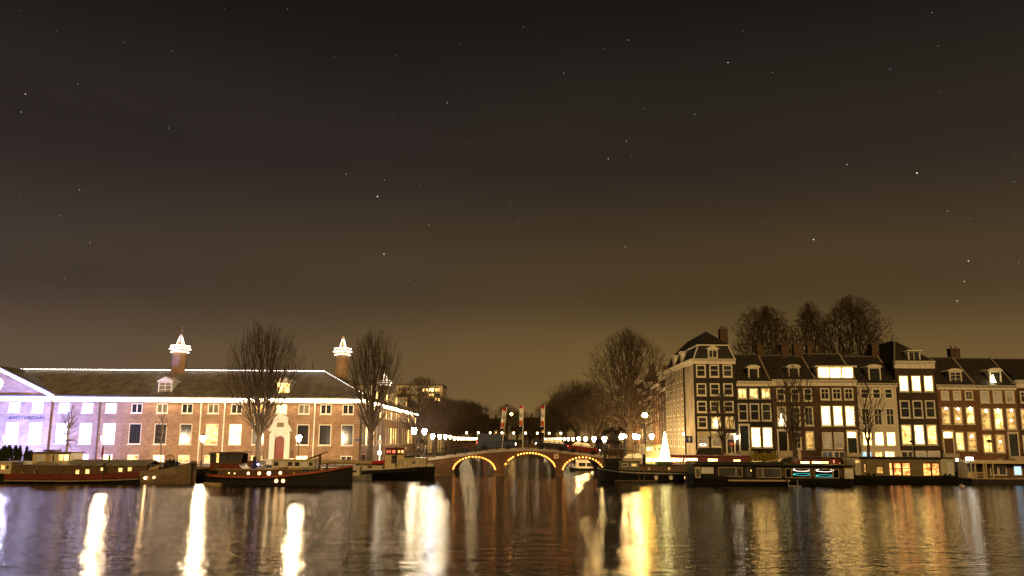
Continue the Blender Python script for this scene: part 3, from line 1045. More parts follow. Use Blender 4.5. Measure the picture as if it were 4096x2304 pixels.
# railing: each post its own piece
for y in (YB0 + .1, YB1 - .1):
    x = deck[0][0] + .3
    k = 0
    tops = []
    while x < deck[-1][0]:
        z = deck_z(x) + .1
        p_ = MB().tube((x, y, z), (x, y, z + 1.02), .045).lathe((x, y, z), [(.11, 0), (.11, .08), (.06, .14)], 6).ball((x, y, z + 1.06), .075, 6, 4)
        p_.build('railing_post', IRON, bridge)
        tops.append((x, y, z))
        x += 1.32
    for h_, r_ in ((.98, .038), (.62, .024), (.28, .024)):
        q = MB()
        q.path([(a, b_, c_ + h_) for a, b_, c_ in tops], r_, 5)
        q.build('rail', IRON, bridge)
# bulbs along the three arches
bulb_me = MB().ball((0, 0, 0), .075, 8, 6).build('tmp', L_BULB)
bulb_mesh = bulb_me.data
bpy.data.objects.remove(bulb_me)
nb = 0
for (x0, x1, zc), cnt in zip(ARCH, (18, 25, 17)):
    m_, h_ = (x0 + x1) / 2, (x1 - x0) / 2
    for i in range(cnt):
        if cnt == 25 and i in (3, 7):      # two dead bulbs
            continue
        th = math.pi * (.06 + .88 * i / (cnt - 1))
        o = bpy.data.objects.new('bulb', bulb_mesh)
        col.objects.link(o)
        o.parent = bridge
        o.location = (m_ - (h_ + .17) * math.cos(th) - 2, -.16, ZS + (zc + .17 - ZS) * math.sin(th))
# number plate 6, timber fenders, footing
x, z = P(*Z3(1258, 1097), YB0)
sg = MB().box(x - .35, x + .35, YB0 - .2, YB0 - .1, z - .35, z + .35).build('number_plate', mat('red_enamel', (.5, .05, .02), .4, var=.1), bridge)
MB().box(x - .28, x + .28, YB0 - .215, YB0 - .201, z - .28, z + .28).build('plate_face', WHITE, sg)
letters(sg, '6', x, YB0 - .225, z, .52, BLACKP, name='numeral', ext=.005)
for xx in (ARCH[1][0] - .16, ARCH[1][1] + .22):
    MB().box(xx - .2, xx + .2, YB0 - .62, YB0 - .2, -1.2, 1.75).box(xx - .24, xx + .24, YB0 - .66, YB0 - .16, 1.75, 1.9).build('timber_fender', WOOD, bridge)
for xx0, xx1 in ((ARCH[0][1] - .05, ARCH[1][0] + .05), (ARCH[1][1] - .05, ARCH[2][0] + .05), (ARCH[0][0] - 3.5, ARCH[0][0] + .1)):
    MB().box(xx0, xx1, YB0 - .18, YB0 - .02, -1.2, .22).build('pier_footing', QUAYM, bridge)
for k in range(5):
    xx = ARCH[0][0] - 3.2 + k * .62
    MB().box(xx, xx + .16, YB0 - .15, YB0 - .01, .2, deck_z(xx) - .5).build('fender_plank', WOOD, bridge)

# ---------------------------------------------------------------- second, low bridge farther up the canal
b2 = thing('low_bridge', 'low distant bridge with a row of lamps crossing the canal beyond the arches', 'bridge', (0, 232, 0))
MB().box(CL - 3, CR + 3, 232, 242, 2.0, 3.4).build('deck', BRIDGEM, b2)
for x in (-4.2, 4.2):
    MB().box(x - .6, x + .6, 232.1, 241.9, -1, 2.0).build('pier', QUAYM, b2)
q = MB()
for i in range(24):
    x = CL - 2.5 + i * (CR - CL + 5) / 23
    q.tube((x, 232.2, 3.4), (x, 232.2, 4.5), .04, n=4)
q.tube((CL - 2.5, 232.2, 4.5), (CR + 2.5, 232.2, 4.5), .05, n=4)
q.build('railing', IRON, b2)
# ---------------------------------------------------------------- canal houses on the right bank, facing the river
def door_at(parent, face, a, z0, z1, w, transom='d', fm=None, dm=None, lamp=False):
    fm = fm or WHITE
    d = MB()
    face.box(d, a - w / 2 - .16, a - w / 2, z0, z1 + .14, -.02, .12)
    face.box(d, a + w / 2, a + w / 2 + .16, z0, z1 + .14, -.02, .12)
    face.box(d, a - w / 2, a + w / 2, z1, z1 + .14, -.02, .12)
    face.box(d, a - w / 2 - .24, a + w / 2 + .24, z1 + .14, z1 + .28, -.02, .2)
    d.build('door_frame', fm, parent)
    hd = min(2.3, (z1 - z0) * .7)
    o = MB()
    face.box(o, a - w / 2, a + w / 2, z0, z0 + hd, -.16, -.08)
    face.box(o, a - w / 2, a + w / 2, z0 + hd, z0 + hd + .1, -.16, -.02)
    o = o.build('door', dm or mat('dark_green_paint', (.012, .022, .017), .35, var=.2), parent)
    pn = MB()
    for s in (-1, 1):
        for q0, q1 in ((.2, .95), (1.1, hd - .2)):
            face.box(pn, a + s * w * .24 - w * .18, a + s * w * .24 + w * .18, z0 + q0, z0 + q1, -.08, -.06)
    pn.build('door_panel', dm or MATS['dark_green_paint'], o)
    g = MB()
    g.quad(face.p(a - w / 2 + .05, z0 + hd + .1, -.1), face.p(a + w / 2 - .05, z0 + hd + .1, -.1), face.p(a + w / 2 - .05, z1, -.1), face.p(a - w / 2 + .05, z1, -.1))
    g.build('transom', WIN[transom], parent)
    st = MB()
    for i in range(3):
        hh = (z0 - ST) * (i + 1) / 3
        if hh > .02:
            face.box(st, a - w / 2 - .5, a + w / 2 + .5, ST + .01, ST + hh - .004, .12, 1.4 - i * .4)
    if st.f:
        st.build('steps', STONE, parent)
    for s in (-1, 1):
        h = MB()
        p0, p1 = face.p(a + s * (w / 2 + .52), z0, .2), face.p(a + s * (w / 2 + .52), ST, 1.4)
        h.tube(p0, (p0[0], p0[1], p0[2] + .95), .025).tube(p1, (p1[0], p1[1], p1[2] + .95), .025)
        h.tube((p0[0], p0[1], p0[2] + .95), (p1[0], p1[1], p1[2] + .95), .025)
        h.build('stair_rail', IRON, parent)


def house(name, label, zf, xl, xr, ym, wallm, corn, rows, door=None, basement=None, depth=11.0, cm=None, base_m=None, jit=0.0):
    x0, _ = at(zf, xl, ym, YF); x1, _ = at(zf, xr, ym, YF)
    Y = YF + jit
    xm = (xl + xr) / 2
    zc0, zc1 = at(zf, xm, corn[1], Y)[1], at(zf, xm, corn[0], Y)[1]
    h = thing(name, label, 'house', ((x0 + x1) / 2, Y, ST), 'canal houses facing the river')
    f = front(Y)
    plan = []
    for (y0, y1, w, cols) in rows:
        for cx, k, st in cols:
            xc, za = at(zf, cx, y1, Y); xc2, zb = at(zf, cx, y0, Y)
            xc = (xc + xc2) / 2
            hw = w * .5245 / 28.9 / 2
            plan.append((xc - hw, xc + hw, za, zb, k, st))
    if basement:
        for cx, k, st, w in basement:
            xc, _ = at(zf, cx, 1170, Y)
            plan.append((xc - w / 2, xc + w / 2, ST + .15, at(zf, cx, 1150, Y)[1], k, st))
    opens = [p[:4] for p in plan]
    if door:
        cx, yt, yb, w, tr, dm = door
        xd, zt = at(zf, cx, yt, Y); xd2, zb = at(zf, cx, yb, Y)
        xd = (xd + xd2) / 2
        zb = max(ST + .02, zb)
        opens.append((xd - w / 2, xd + w / 2, zb, zt))
    w_ = wall_mesh(f, x0 + .004, x1 - .004, ST, zc0, opens)
    w_.box(x0 + .004, x0 + .3, Y + .3, Y + depth, ST, zc1).box(x1 - .3, x1 - .004, Y + .3, Y + depth, ST, zc1).box(x0 + .3, x1 - .3, Y + depth - .3, Y + depth, ST, zc1)
    w_.box(x0 + .3, x1 - .3, Y + .5, Y + .6, ST, zc0)
    w_.build('wall', wallm, h)
    for p in plan:
        window(h, f, *p, fw=.17, n=.02)
    if door:
        door_at(h, f, xd, zb, zt, w, tr, dm=dm)
    c = MB()
    hh = zc1 - zc0
    f.box(c, x0 + .003, x1 - .003, zc0, zc1 - hh * .35, -.3, .1)
    f.box(c, x0 - .0, x1 + .0, zc1 - hh * .35, zc1 - hh * .14, -.3, .26)
    f.box(c, x0 - .03, x1 - .004, zc1 - hh * .14, zc1, -.3, .42)
    for i in range(7):
        a = x0 + (x1 - x0) * (i + .5) / 7
        f.box(c, a - .08, a + .08, zc1 - hh * .8, zc1 - hh * .36, .1, .2)
    c.build('cornice', cm or WHITE, h)
    pl = MB()
    f.box(pl, x0 + .006, x1 - .006, ST, ST + .3, .003, .07)
    pl.build('plinth', base_m or STONE, h)
    h['kind'] = 'thing'
    return h, x0, x1, zc1, Y, f


def gable_roof(h, x0, x1, z0, Y, zr, run=5.5, coping=True, m=None):
    r = MB()
    r.hexa([(x0, Y - .1, z0 - .05), (x1, Y - .1, z0 - .05), (x1, Y + run, zr - .1), (x0, Y + run, zr - .1),
            (x0, Y - .1, z0 + .08), (x1, Y - .1, z0 + .08), (x1, Y + run, zr), (x0, Y + run, zr)])
    r.quad((x0, Y + run, zr), (x1, Y + run, zr), (x1, Y + 2 * run, z0), (x0, Y + 2 * run, z0))
    for x in (x0 + .01, x1 - .01):
        r.quad((x, Y, z0), (x, Y + run, zr), (x, Y + 2 * run, z0))
    ro = r.build('roof', m or TILE, h)
    MB().tube((x0 + .05, Y + run, zr + .02), (x1 - .05, Y + run, zr + .02), .1).build('ridge_tiles', LEAD, ro)
    if coping:
        for x in ((x1 - .14),):
            c = MB().hexa([(x - .12, Y + .1, z0 + .08), (x + .12, Y + .1, z0 + .08), (x + .12, Y + run, zr), (x - .12, Y + run, zr),
                           (x - .12, Y + .1, z0 + .3), (x + .12, Y + .1, z0 + .3), (x + .12, Y + run, zr + .22), (x - .12, Y + run, zr + .22)])
            c.build('parapet', mat('grey_mortar', (.26, .22, .17), .8), ro)
    return ro


def stack(h, x, y, z0, z1, w=.9, d=.8, pots=3):
    c = MB().box(x - w / 2, x + w / 2, y - d / 2, y + d / 2, z0, z1).box(x - w / 2 - .07, x + w / 2 + .07, y - d / 2 - .07, y + d / 2 + .07, z1, z1 + .14)
    o = c.build('chimney', BRICK_DARK, h)
    p = MB()
    for i in range(pots):
        p.lathe((x - w / 2 + w * (i + .5) / pots, y, z1 + .14), [(.12, 0), (.1, .45)], 6)
    p.build('chimney_pots', BRICK_DARK, o)


S = 'sash'
# 1: tall black corner house with the mansard roof
h1, x0, x1, ze, Y, f = house('corner_house', 'tall black house on the canal corner with mansard roof and a pale side wall', Z4, 911, 1236, 800, BLACK_WALL, (450, 488), [
    (493, 588, 74, [(960, 'k', S), (1062, 'k', S), (1163, 'd', S)]),
    (635, 730, 74, [(965, 'd', S), (1066, 'k', S), (1168, 'k', S)]),
    (770, 858, 74, [(968, 'k', S), (1067, 'd', S), (1173, 'k', S)]),
    (888, 978, 74, [(972, 'd', S), (1076, 'w', S), (1180, 'a', S)]),
    (1008, 1122, 84, [(977, 'c', S), (1082, 'c', S)])], door=(1187, 1030, 1165, .95, 'c', None), depth=22.0)
CX = x0
lf = Face((x0, YF, 0), (0, 1, 0), (-1, 0, 0))
ops, pl = [], []
for r_, (y0, y1) in enumerate(((500, 592), (640, 735), (775, 862), (892, 982), (1012, 1125))):
    z1_, z0_ = at(Z4, 1060, y0, YF)[1], at(Z4, 1060, y1, YF)[1]
    for i, a in enumerate((8.3, 11.4, 14.6, 17.7, 20.4)):
        pl.append((a - .55, a + .55, z0_, z1_, ('kkkdk', 'kdkkw', 'kkkwk', 'kkddk', 'dcdck')[r_][i], S))
zc0, zc1 = at(Z4, 1070, 488, YF)[1], ze
w_ = wall_mesh(Face((x0 - .003, YF, 0), (0, 1, 0), (-1, 0, 0)), .004, 22, ST, zc0, [p[:4] for p in pl])
w_.build('side_wall', mat('grey_render', (.30, .26, .21), .8, var=.3, scale=.5, bump=.1), h1)
lf2 = Face((x0 - .003, YF, 0), (0, 1, 0), (-1, 0, 0))
for p in pl:
    window(h1, lf2, *p, fw=.13, n=.02)
c = MB(); lf2.box(c, -.42, 22, zc1 - .16, zc1 - .004, .02, .42); lf2.box(c, .0, 22, zc0, zc1 - .16, .004, .14); c.build('side_cornice', WHITE, h1)
q = MB(); lf2.box(q, 6.1, 6.3, ST, zc0, .03, .2); q.build('drainpipe', IRON, h1)
lb = MB(); lf2.box(lb, .02, 21.9, ST, ST + 3.4, .004, .06); 
# mansard
zm = at(Z4, 1040, 350, YF + 1.0)[1]
r = MB()
i_ = .95
r.hexa([(x0 + .05, YF + .05, ze), (x1 - .05, YF + .05, ze), (x1 - .05, YF + 21.9, ze), (x0 + .05, YF + 21.9, ze),
        (x0 + i_, YF + i_, zm), (x1 - .7, YF + i_, zm), (x1 - .7, YF + 21.2, zm), (x0 + i_, YF + 21.2, zm)])
mro = r.build('mansard_roof', TILE, h1)
e = MB().box(x0 + i_ - .2, x1 - .5, YF + i_ - .2, YF + i_ + .1, zm, zm + .16).box(x0 + i_ - .2, x0 + i_ + .1, YF + i_ + .1, YF + 21, zm, zm + .16)
for (p0, p1) in (((x0 + .05, YF + .02, ze), (x0 + i_, YF + i_ - .03, zm)), ((x1 - .05, YF + .02, ze), (x1 - .7, YF + i_ - .03, zm))):
    e.tube(p0, p1, .09, n=5)
e.build('roof_trim', WHITE, mro)
xa_, za_ = at(Z4, 1000, 240, YF + 4.2)
u = MB()
b0, b1, b2_, b3 = (x0 + i_ - .1, YF + i_ - .1, zm + .16), (x1 - .5, YF + i_ - .1, zm + .16), (x1 - .5, YF + 21, zm + .16), (x0 + i_ - .1, YF + 21, zm + .16)
t0, t1 = (xa_, YF + 4.2, za_), (xa_, YF + 18, za_)
u.quad(b0, b1, t0).quad(b1, b2_, t1, t0).quad(b2_, b3, t1).quad(b3, b0, t0, t1)
u.build('upper_roof', TILE, h1)
xd, zd = at(Z4, 1050, 445, YF + .3)
dormer(h1, front(YF + .1), xd, zd, 1.35, at(Z4, 1050, 378, YF + .3)[1] - zd, 1.2, 'd', 'two', 'tri')
for a in (9, 15):
    dormer(h1, Face((x0 + .1, YF, 0), (0, 1, 0), (-1, 0, 0)), a, ze + .1, 1.5, 1.6, 1.2, 'k', 'two', 'flat')
xs_, zs_ = at(Z4, 1128, 232, YF + 3)
stack(h1, xs_, YF + 3, zm, zs_, 1.1, 1.0, 3)
for cx in (977, 1082):       # small striped scalloped awnings
    xq, zq = at(Z4, cx, 1008, YF)
    aw = MB()
    for i in range(12):
        a = xq - .85 + i * 1.7 / 12
        aw.hexa([(a, YF - .55, zq - .35), (a + .1, YF - .55, zq - .35), (a + .1, YF - .45, zq - .35), (a, YF - .45, zq - .35), (a, YF - .12, zq + .1), (a + .1, YF - .12, zq + .1), (a + .1, YF - .08, zq + .1), (a, YF - .08, zq + .1)])
        aw.box(a, a + .1, YF - .56, YF - .52, zq - .58, zq - .36)
    aw.build('awning', CREAM, h1)
wl_ = MB().lathe((x0 - .25, YF + 6.8, at(Z4, 830, 1022, YF)[1]), [(.1, -.15), (.14, .1), (.04, .2)], 6)
wl_.build('wall_lamp', glow('wall_lamp', (1, .8, .5), 30), h1)

# 2: dark three-storey house
h2, x0, x1, ze, Y, f = house('canal_house', 'dark three-storey house with arched dormer and bright curtained windows next to the corner house', Z4, 1237, 1504, 800, BLACK_WALL, (620, 658), [
    (672, 752, 70, [(1276, 'w', 'two'), (1363, 'w', 'two'), (1455, 'w', 'two')]),
    (788, 922, 74, [(1281, 'k', S), (1370, 'k', S), (1460, 'd', S)]),
    (968, 1128, 78, [(1380, 'W', 'tee'), (1468, 'W', 'tee')])], door=(1292, 960, 1150, 1.15, 'd', None))
zr = at(Z4, 1330, 418, Y + 5.5)[1]
ro = gable_roof(h2, x0, x1, ze, Y, zr)
xd, zd = at(Z4, 1363, 615, Y + .6)
dormer(h2, front(Y + .5), xd, zd, 1.45, 1.75, 3, 'k', 'none', 'arch')
stack(h2, at(Z4, 1412, 380, Y + 5)[0], Y + 5.5, zr - .5, at(Z4, 1412, 352, Y + 5.5)[1])
xw, zw = at(Z4, 1232, 1048, YF - .3)
wl_ = MB().tube((xw, YF - .02, zw + .1), (xw, YF - .3, zw + .2), .03).build('lamp_bracket', IRON, h2)
MB().lathe((xw, YF - .32, zw), [(.11, -.25), (.17, .12), (.04, .24)], 6).build('door_lamp', glow('door_lamp', (1, .82, .52), 70), h2)

# 3
h3, x0, x1, ze, Y, f = house('canal_house', 'brown brick house with a lit christmas tree in a first-floor window behind a bare tree', Z5, -19, 324, 800, BRICK_DARK, (608, 655), [
    (672, 772, 66, [(43, 'k', S), (152, 'k', S), (250, 'k', S)]),
    (812, 960, 68, [(52, 'c', 'six'), (160, 'd', 'six'), (258, 'd', 'six')]),
    (1000, 1140, 66, [(168, 'd', 'six'), (266, 'a', 'six')])], door=(60, 1002, 1150, 1.15, 'k', BLACKP))
zr = at(Z5, 120, 425, Y + 5.5)[1]
gable_roof(h3, x0, x1, ze, Y, zr)
xd, zd = at(Z5, 145, 602, Y + .6)
dormer(h3, front(Y + .5), xd, zd, 1.5, 1.6, 3, 'k', 'none', 'arch')
stack(h3, at(Z5, 80, 400, Y + 5)[0], Y + 5.5, zr - .5, at(Z5, 80, 350, Y + 5.5)[1], 1.1)
stack(h3, at(Z5, 180, 400, Y + 5)[0], Y + 5.5, zr - .5, at(Z5, 180, 345, Y + 5.5)[1], 1.3)

# 4
h4, x0, x1, ze, Y, f = house('canal_house', 'brown brick house with a wide lit dormer of three windows in its roof', Z5, 325, 632, 800, BRICK_DARK, (612, 656), [
    (672, 762, 70, [(380, 'k', 'cross'), (470, 'k', 'cross'), (562, 'k', 'cross')]),
    (805, 962, 76, [(388, 'W', S), (480, 'W', S), (572, 'W', S)]),
    (1008, 1135, 74, [(398, 'c', S), (487, 'c', S)])], door=(588, 1008, 1165, 1.2, 'W', None), basement=[(400, 'd', 'two', 1.6), (490, 'd', 'two', 1.6)])
zr = at(Z5, 420, 413, Y + 5.5)[1]
gable_roof(h4, x0, x1, ze, Y, zr)
xd, zd = at(Z5, 462, 606, Y + .4)
zt = at(Z5, 462, 512, Y + .4)[1]
wd = MB()
hw = 2.55
wd.box(xd - hw, xd + hw, Y + .3, Y + .42, zd, zd + .1).box(xd - hw, xd + hw, Y + .3, Y + .42, zt - .1, zt)
for a in (-hw, -.95, .75, hw - .2):
    wd.box(xd + a, xd + a + .2, Y + .3, Y + .42, zd + .1, zt - .1)
wd.box(xd - hw, xd - hw + .1, Y + .42, Y + 3.5, zd, zt).box(xd + hw - .1, xd + hw, Y + .42, Y + 3.5, zd, zt)
wdo = wd.build('wide_dormer', CREAM, h4)
MB().box(xd - hw - .35, xd + hw + .35, Y - .1, Y + 3.8, zt, zt + .18).build('dormer_roof', WHITE, wdo)
for k, a in enumerate((-hw + .2, -.75, .95)):
    b_ = (-.95, .75, hw - .2)[k]
    MB().quad((xd + a, Y + .38, zd + .1), (xd + b_, Y + .38, zd + .1), (xd + b_, Y + .38, zt - .1), (xd + a, Y + .38, zt - .1)).build('pane', W_WHITE, wdo)
stack(h4, at(Z5, 240, 400, Y + 5)[0] + .6, Y + 5.6, zr - .5, zr + 1.2, .7)

# 5 white house
h5, x0, x1, ze, Y, f = house('canal_house', 'white plastered house with bright ground-floor windows and a round-topped dormer', Z5, 633, 942, 800, PLASTER, (636, 662), [
    (675, 755, 66, [(683, 'k', S), (774, 'k', S), (866, 'k', S)]),
    (822, 960, 68, [(692, 'd', 'cross'), (786, 'd', 'cross'), (878, 'd', 'cross')]),
    (1003, 1115, 76, [(704, 'W', S), (795, 'W', S), (886, 'W', S)])], basement=[(700, 'b', 'two', 1.5), (790, 'w', 'two', 1.2), (875, 'W', 'two', 1.5)], base_m=PLASTER)
zr = at(Z5, 720, 432, Y + 5.5)[1]
gable_roof(h5, x0, x1, ze, Y, zr)
xd, zd = at(Z5, 762, 622, Y + .6)
dormer(h5, front(Y + .5), xd, zd, 1.7, 1.95, 3, 'k', 'none', 'arch')

# 6 tall dark house, hip roof
h6, x0, x1, ze, Y, f = house('canal_house', 'tall dark house with three blazing top windows and a pale dentil cornice', Z5, 932, 1240, 800, mat('dark_brown_wall', (.045, .030, .021), .7, var=.3, scale=.9, bump=.15), (466, 522), [
    (575, 700, 74, [(982, 'W', 'none'), (1076, 'W', 'none'), (1171, 'W', 'none')]),
    (765, 900, 76, [(991, 'k', S), (1089, 'k', S), (1185, 'd', S)]),
    (950, 1105, 78, [(1003, 'w', 'tee'), (1101, 'W', 'tee'), (1197, 'w', 'tee')])], basement=[(1012, 'd', 'two', 1.9), (1112, 'c', S, 1.9), (1206, 'c', S, 1.9)])
xa_, za_ = at(Z5, 985, 312, Y + 4.5)
xa_ = (x0 + x1) / 2 - .5
u = MB()
b0, b1, b2_, b3 = (x0, Y - .1, ze), (x1, Y - .1, ze), (x1, Y + 14, ze), (x0, Y + 14, ze)
t0, t1 = (xa_, Y + 4.5, za_), (xa_, Y + 13, za_)
u.quad(b0, b1, t0).quad(b1, b2_, t1, t0).quad(b2_, b3, t1).quad(b3, b0, t0, t1)
u.box(x0 + .3, x1 - .3, Y + 10.8, Y + 14, ST, ze - .01)
ro = u.build('roof', TILE, h6)
MB().tube(b0, t0, .1, n=5).tube(b1, t0, .1, n=5).tube(t0, t1, .1, n=5).build('hip_tiles', mat('grey_mortar', (.26, .22, .17), .8), ro)
xd, zd = at(Z5, 1062, 464, Y + .3)
dormer(h6, front(Y + .2), xd, zd, 1.7, at(Z5, 1062, 392, Y + .3)[1] - zd, 2.5, 'd', 'two', 'flat')
stack(h6, x0 - .2, Y + 6, ze - 1, at(Z5, 860, 345, Y + 6)[1], 1.0, 1.4)

# 7
h7, x0, x1, ze, Y, f = house('canal_house', 'red brick house with amber curtained windows beside the tall dark house', Z5, 1242, 1543, 800, BRICK_RED, (648, 684), [
    (692, 762, 62, [(1296, 'c', S), (1388, 'c', S), (1479, 'd', 'six')]),
    (815, 948, 66, [(1304, 'a', S), (1396, 'a', S), (1489, 'w', S)]),
    (1005, 1150, 68, [(1411, 'w', S), (1503, 'a', S)])], door=(1322, 1008, 1170, 1.2, 'W', WOOD))
zr = at(Z5, 1330, 441, Y + 5.5)[1]
gable_roof(h7, x0, x1, ze, Y, zr)
xd, zd = at(Z5, 1380, 640, Y + .6)
dormer(h7, front(Y + .5), xd, zd, 1.7, 1.7, 3, 'd', 'six', 'arch')
stack(h7, at(Z5, 1384, 400, Y + 5)[0], Y + 5.8, zr - .5, at(Z5, 1384, 378, Y + 5.5)[1], 1.4, 1.0, 2)
# 8
h8, x0, x1, ze, Y, f = house('canal_house', 'red brick house with stars in its windows and a fanlight over the door', Z5, 1544, 1850, 800, BRICK_RED, (653, 687), [
    (692, 785, 70, [(1600, 'c', S), (1696, 'c', 'two'), (1791, 'c', S)]),
    (825, 988, 72, [(1609, 'a', S), (1706, 'w', S), (1802, 'a', S)]),
    (1025, 1165, 70, [(1622, 'w', S), (1720, 'a', S)])], door=(1818, 1022, 1190, 1.15, 'd', mat('grey_blue_paint', (.05, .06, .07), .35)))
zr = at(Z5, 1640, 448, Y + 5.5)[1]
gable_roof(h8, x0, x1, ze, Y, zr)
xd, zd = at(Z5, 1685, 642, Y + .6)
dormer(h8, front(Y + .5), xd, zd, 1.6, 1.8, 3, 'd', 'none', 'arch')
# 9, 10: the row goes on past the edge of the picture
h9, x0, x1, ze, Y, f = house('canal_house', 'dark brick house with a pale stepped cornice at the end of the row', Z5, 1852, 2165, 800, BRICK_DARK, (612, 672), [
    (695, 785, 66, [(1902, 'k', 'cross'), (1996, 'd', 'cross'), (2090, 'd', 'cross')]),
    (828, 985, 70, [(1910, 'a', S), (2006, 'w', S), (2100, 'd', S)]),
    (1030, 1165, 70, [(1925, 'a', S), (2020, 'd', S)])], door=(2110, 1022, 1190, 1.15, 'd', None))
zr = at(Z5, 1950, 452, Y + 5.5)[1]
gable_roof(h9, x0, x1, ze, Y, zr)
EASTX = x1
tg = thing('canal_house', 'plain brick house last in the row past the pale cornice', 'house', (x1 + 3, YF, ST), 'canal houses facing the river')
pf = front(YF)
pw = [(x1 + .8 + 1.7 * i, x1 + 1.9 + 1.7 * i, z, z + 1.9, 'dckwdk'[(i + j) % 6], S) for i in range(3) for j, z in enumerate((2.2, 5.2, 8.2))]
w_ = wall_mesh(pf, x1 + .01, x1 + 6, ST, 11.6, [p[:4] for p in pw]); w_.box(x1 + .01, x1 + 6, YF + .5, YF + 11, ST, 11.6); w_.build('wall', BRICK_RED, tg)
for p in pw: window(tg, pf, *p)
MB().box(x1 + .01, x1 + 6, YF - .4, YF - .003, 11.1, 11.6).build('cornice', WHITE, tg)
gable_roof(tg, x1 + .01, x1 + 6, 11.6, YF, 15.4)

# christmas trees and stars in the windows: things of their own standing on the inner sills
def window_tree(zf, cx, yb, yt, label):
    x, z0 = at(zf, cx, yb, YF + .02); z1 = at(zf, cx, yt, YF + .02)[1]
    t_ = thing('window_christmas_tree', label, 'christmas tree', (x, YF, z0), 'lit trees in the windows')
    h_ = z1 - z0
    m_ = MB()
    for i in range(4):
        m_.lathe((x, YF + .02, z0 + .1 + h_ * .2 * i), [((.38 - .08 * i), 0), (.04, h_ * .32)], 8)
    m_.build('lit_branches', L_TREE, t_)
    MB().tube((x, YF + .02, z0 - .02), (x, YF + .02, z0 + .14), .05).build('stem', WOOD, t_)
window_tree(Z5, 52, 952, 868, 'small glowing christmas tree in a first-floor window of the brown brick house')
window_tree(Z4, 1076, 968, 900, 'glowing christmas tree in the lit window of the black corner house')
window_tree(Z5, 1665, 632, 570, 'tiny glowing tree in the dormer window of the red brick house')
def paper_star(zf, cx, cy, r):
    x, z = at(zf, cx, cy, YF - .0)
    pts = []
    for i in range(10):
        a = math.pi / 2 + math.pi * i / 5
        q = r if i % 2 == 0 else r * .42
        pts.append((x + q * math.cos(a), z + q * math.sin(a)))
    o = MB().prism(pts, YF - .04, YF + .0)
    # give the origin a base of its own
    e = thing('window_star', 'lit paper star hanging in a window of the red brick houses', 'star lamp', (x, YF, z), 'paper stars in the windows')
    o.build('star', glow('star_light', (1, .86, .6), 9), e)
for cx, cy, r_ in ((1396, 832, .26), (1396, 905, .2), (1489, 828, .3), (1500, 1040, .24), (1609, 845, .26), (1700, 842, .3), (1700, 932, .2), (1802, 842, .24), (1800, 920, .18), (1718, 1080, .2), (1304, 828, .22)):
    paper_star(Z5, cx, cy, r_)

# ---------------------------------------------------------------- houses along the canal, both banks, seen at a slant
def side_house(x, y0, y1, sgn, h, wallm, label, seed, rows=4, roof_h=3.4, group='houses along the canal'):
    """front on the plane X = x, facing sgn (+1 east, -1 west)"""
    rr = random.Random(seed)
    o = thing('canal_house', label, 'house', (x, (y0 + y1) / 2, ST), group)
    f = Face((x, y0, 0), (0, 1, 0), (sgn, 0, 0))
    L = y1 - y0
    n = max(2, int(L / 2.1))
    pl = []
    fh = (h - ST - .9) / rows
    for r_ in range(rows):
        for i in range(n):
            a = L * (i + .5) / n
            hh = fh * (.66 if r_ < rows - 1 else .5)
            z0 = ST + .75 + r_ * fh
            pl.append((a - .55, a + .55, z0, z0 + hh, rr.choice('kkdddccwkkda'), S))
    w_ = wall_mesh(f, .01, L - .01, ST, h - .6, [p[:4] for p in pl], .2)
    back = x - sgn * 10
    xa_, xb_ = sorted((x - sgn * .3, back))
    w_.box(xa_, xb_, y0 + .02, y1 - .02, ST, h - .05)
    w_.build('wall', wallm, o)
    for p in pl:
        window(o, f, *p, fw=.1, sill=False)
    c = MB(); f.box(c, .01, L - .01, h - .6, h - .15, -.3, .1); f.box(c, .01, L - .01, h - .15, h, -.3, .38); c.build('cornice', WHITE, o)
    r = MB()
    xm = x - sgn * 5
    r.quad((x, y0, h), (x, y1, h), (xm, y1, h + roof_h), (xm, y0, h + roof_h)).quad((xm, y0, h + roof_h), (xm, y1, h + roof_h), (back, y1, h), (back, y0, h))
    r.quad((x, y0 + .02, h), (xm, y0 + .02, h + roof_h), (back, y0 + .02, h)).quad((x, y1 - .02, h), (xm, y1 - .02, h + roof_h), (back, y1 - .02, h))
    r.build('roof', TILE, o)
    dormer(o, Face((x - sgn * .6, y0, 0), (0, 1, 0), (sgn, 0, 0)), L / 2, h + .15, 1.5, 1.5, 2.4, rr.choice('kkdw'), 'two', rr.choice(['tri', 'flat', 'arch']))
    stack(o, x - sgn * 4.6, y0 + L * .2, h + roof_h - .9, h + roof_h + 1.1)
    return o
BRD2 = mat('dark_brick_side', (.10, .062, .04), .85, var=.3, scale=.8)
BRR2 = mat('red_brick_side', (.19, .095, .055), .85, var=.3, scale=.8)
PLA2 = mat('grey_plaster_side', (.34, .30, .25), .8, var=.15, scale=.8)
y = YF + 22.05
spec = [(8.2, 13.2, BRD2, 4), (7.0, 14.2, BRR2, 4), (9.2, 12.4, PLA2, 4), (6.8, 13.8, BRD2, 4), (8.4, 12.8, BRR2, 4), (7.2, 15.2, BRD2, 5), (9.6, 12.6, PLA2, 4), (8.0, 13.6, BRR2, 4), (9.0, 12.0, BRD2, 4), (11, 13.5, BRR2, 4), (12, 12.5, BRD2, 4), (14, 13.5, BRR2, 4), (16, 12.5, BRD2, 4)]
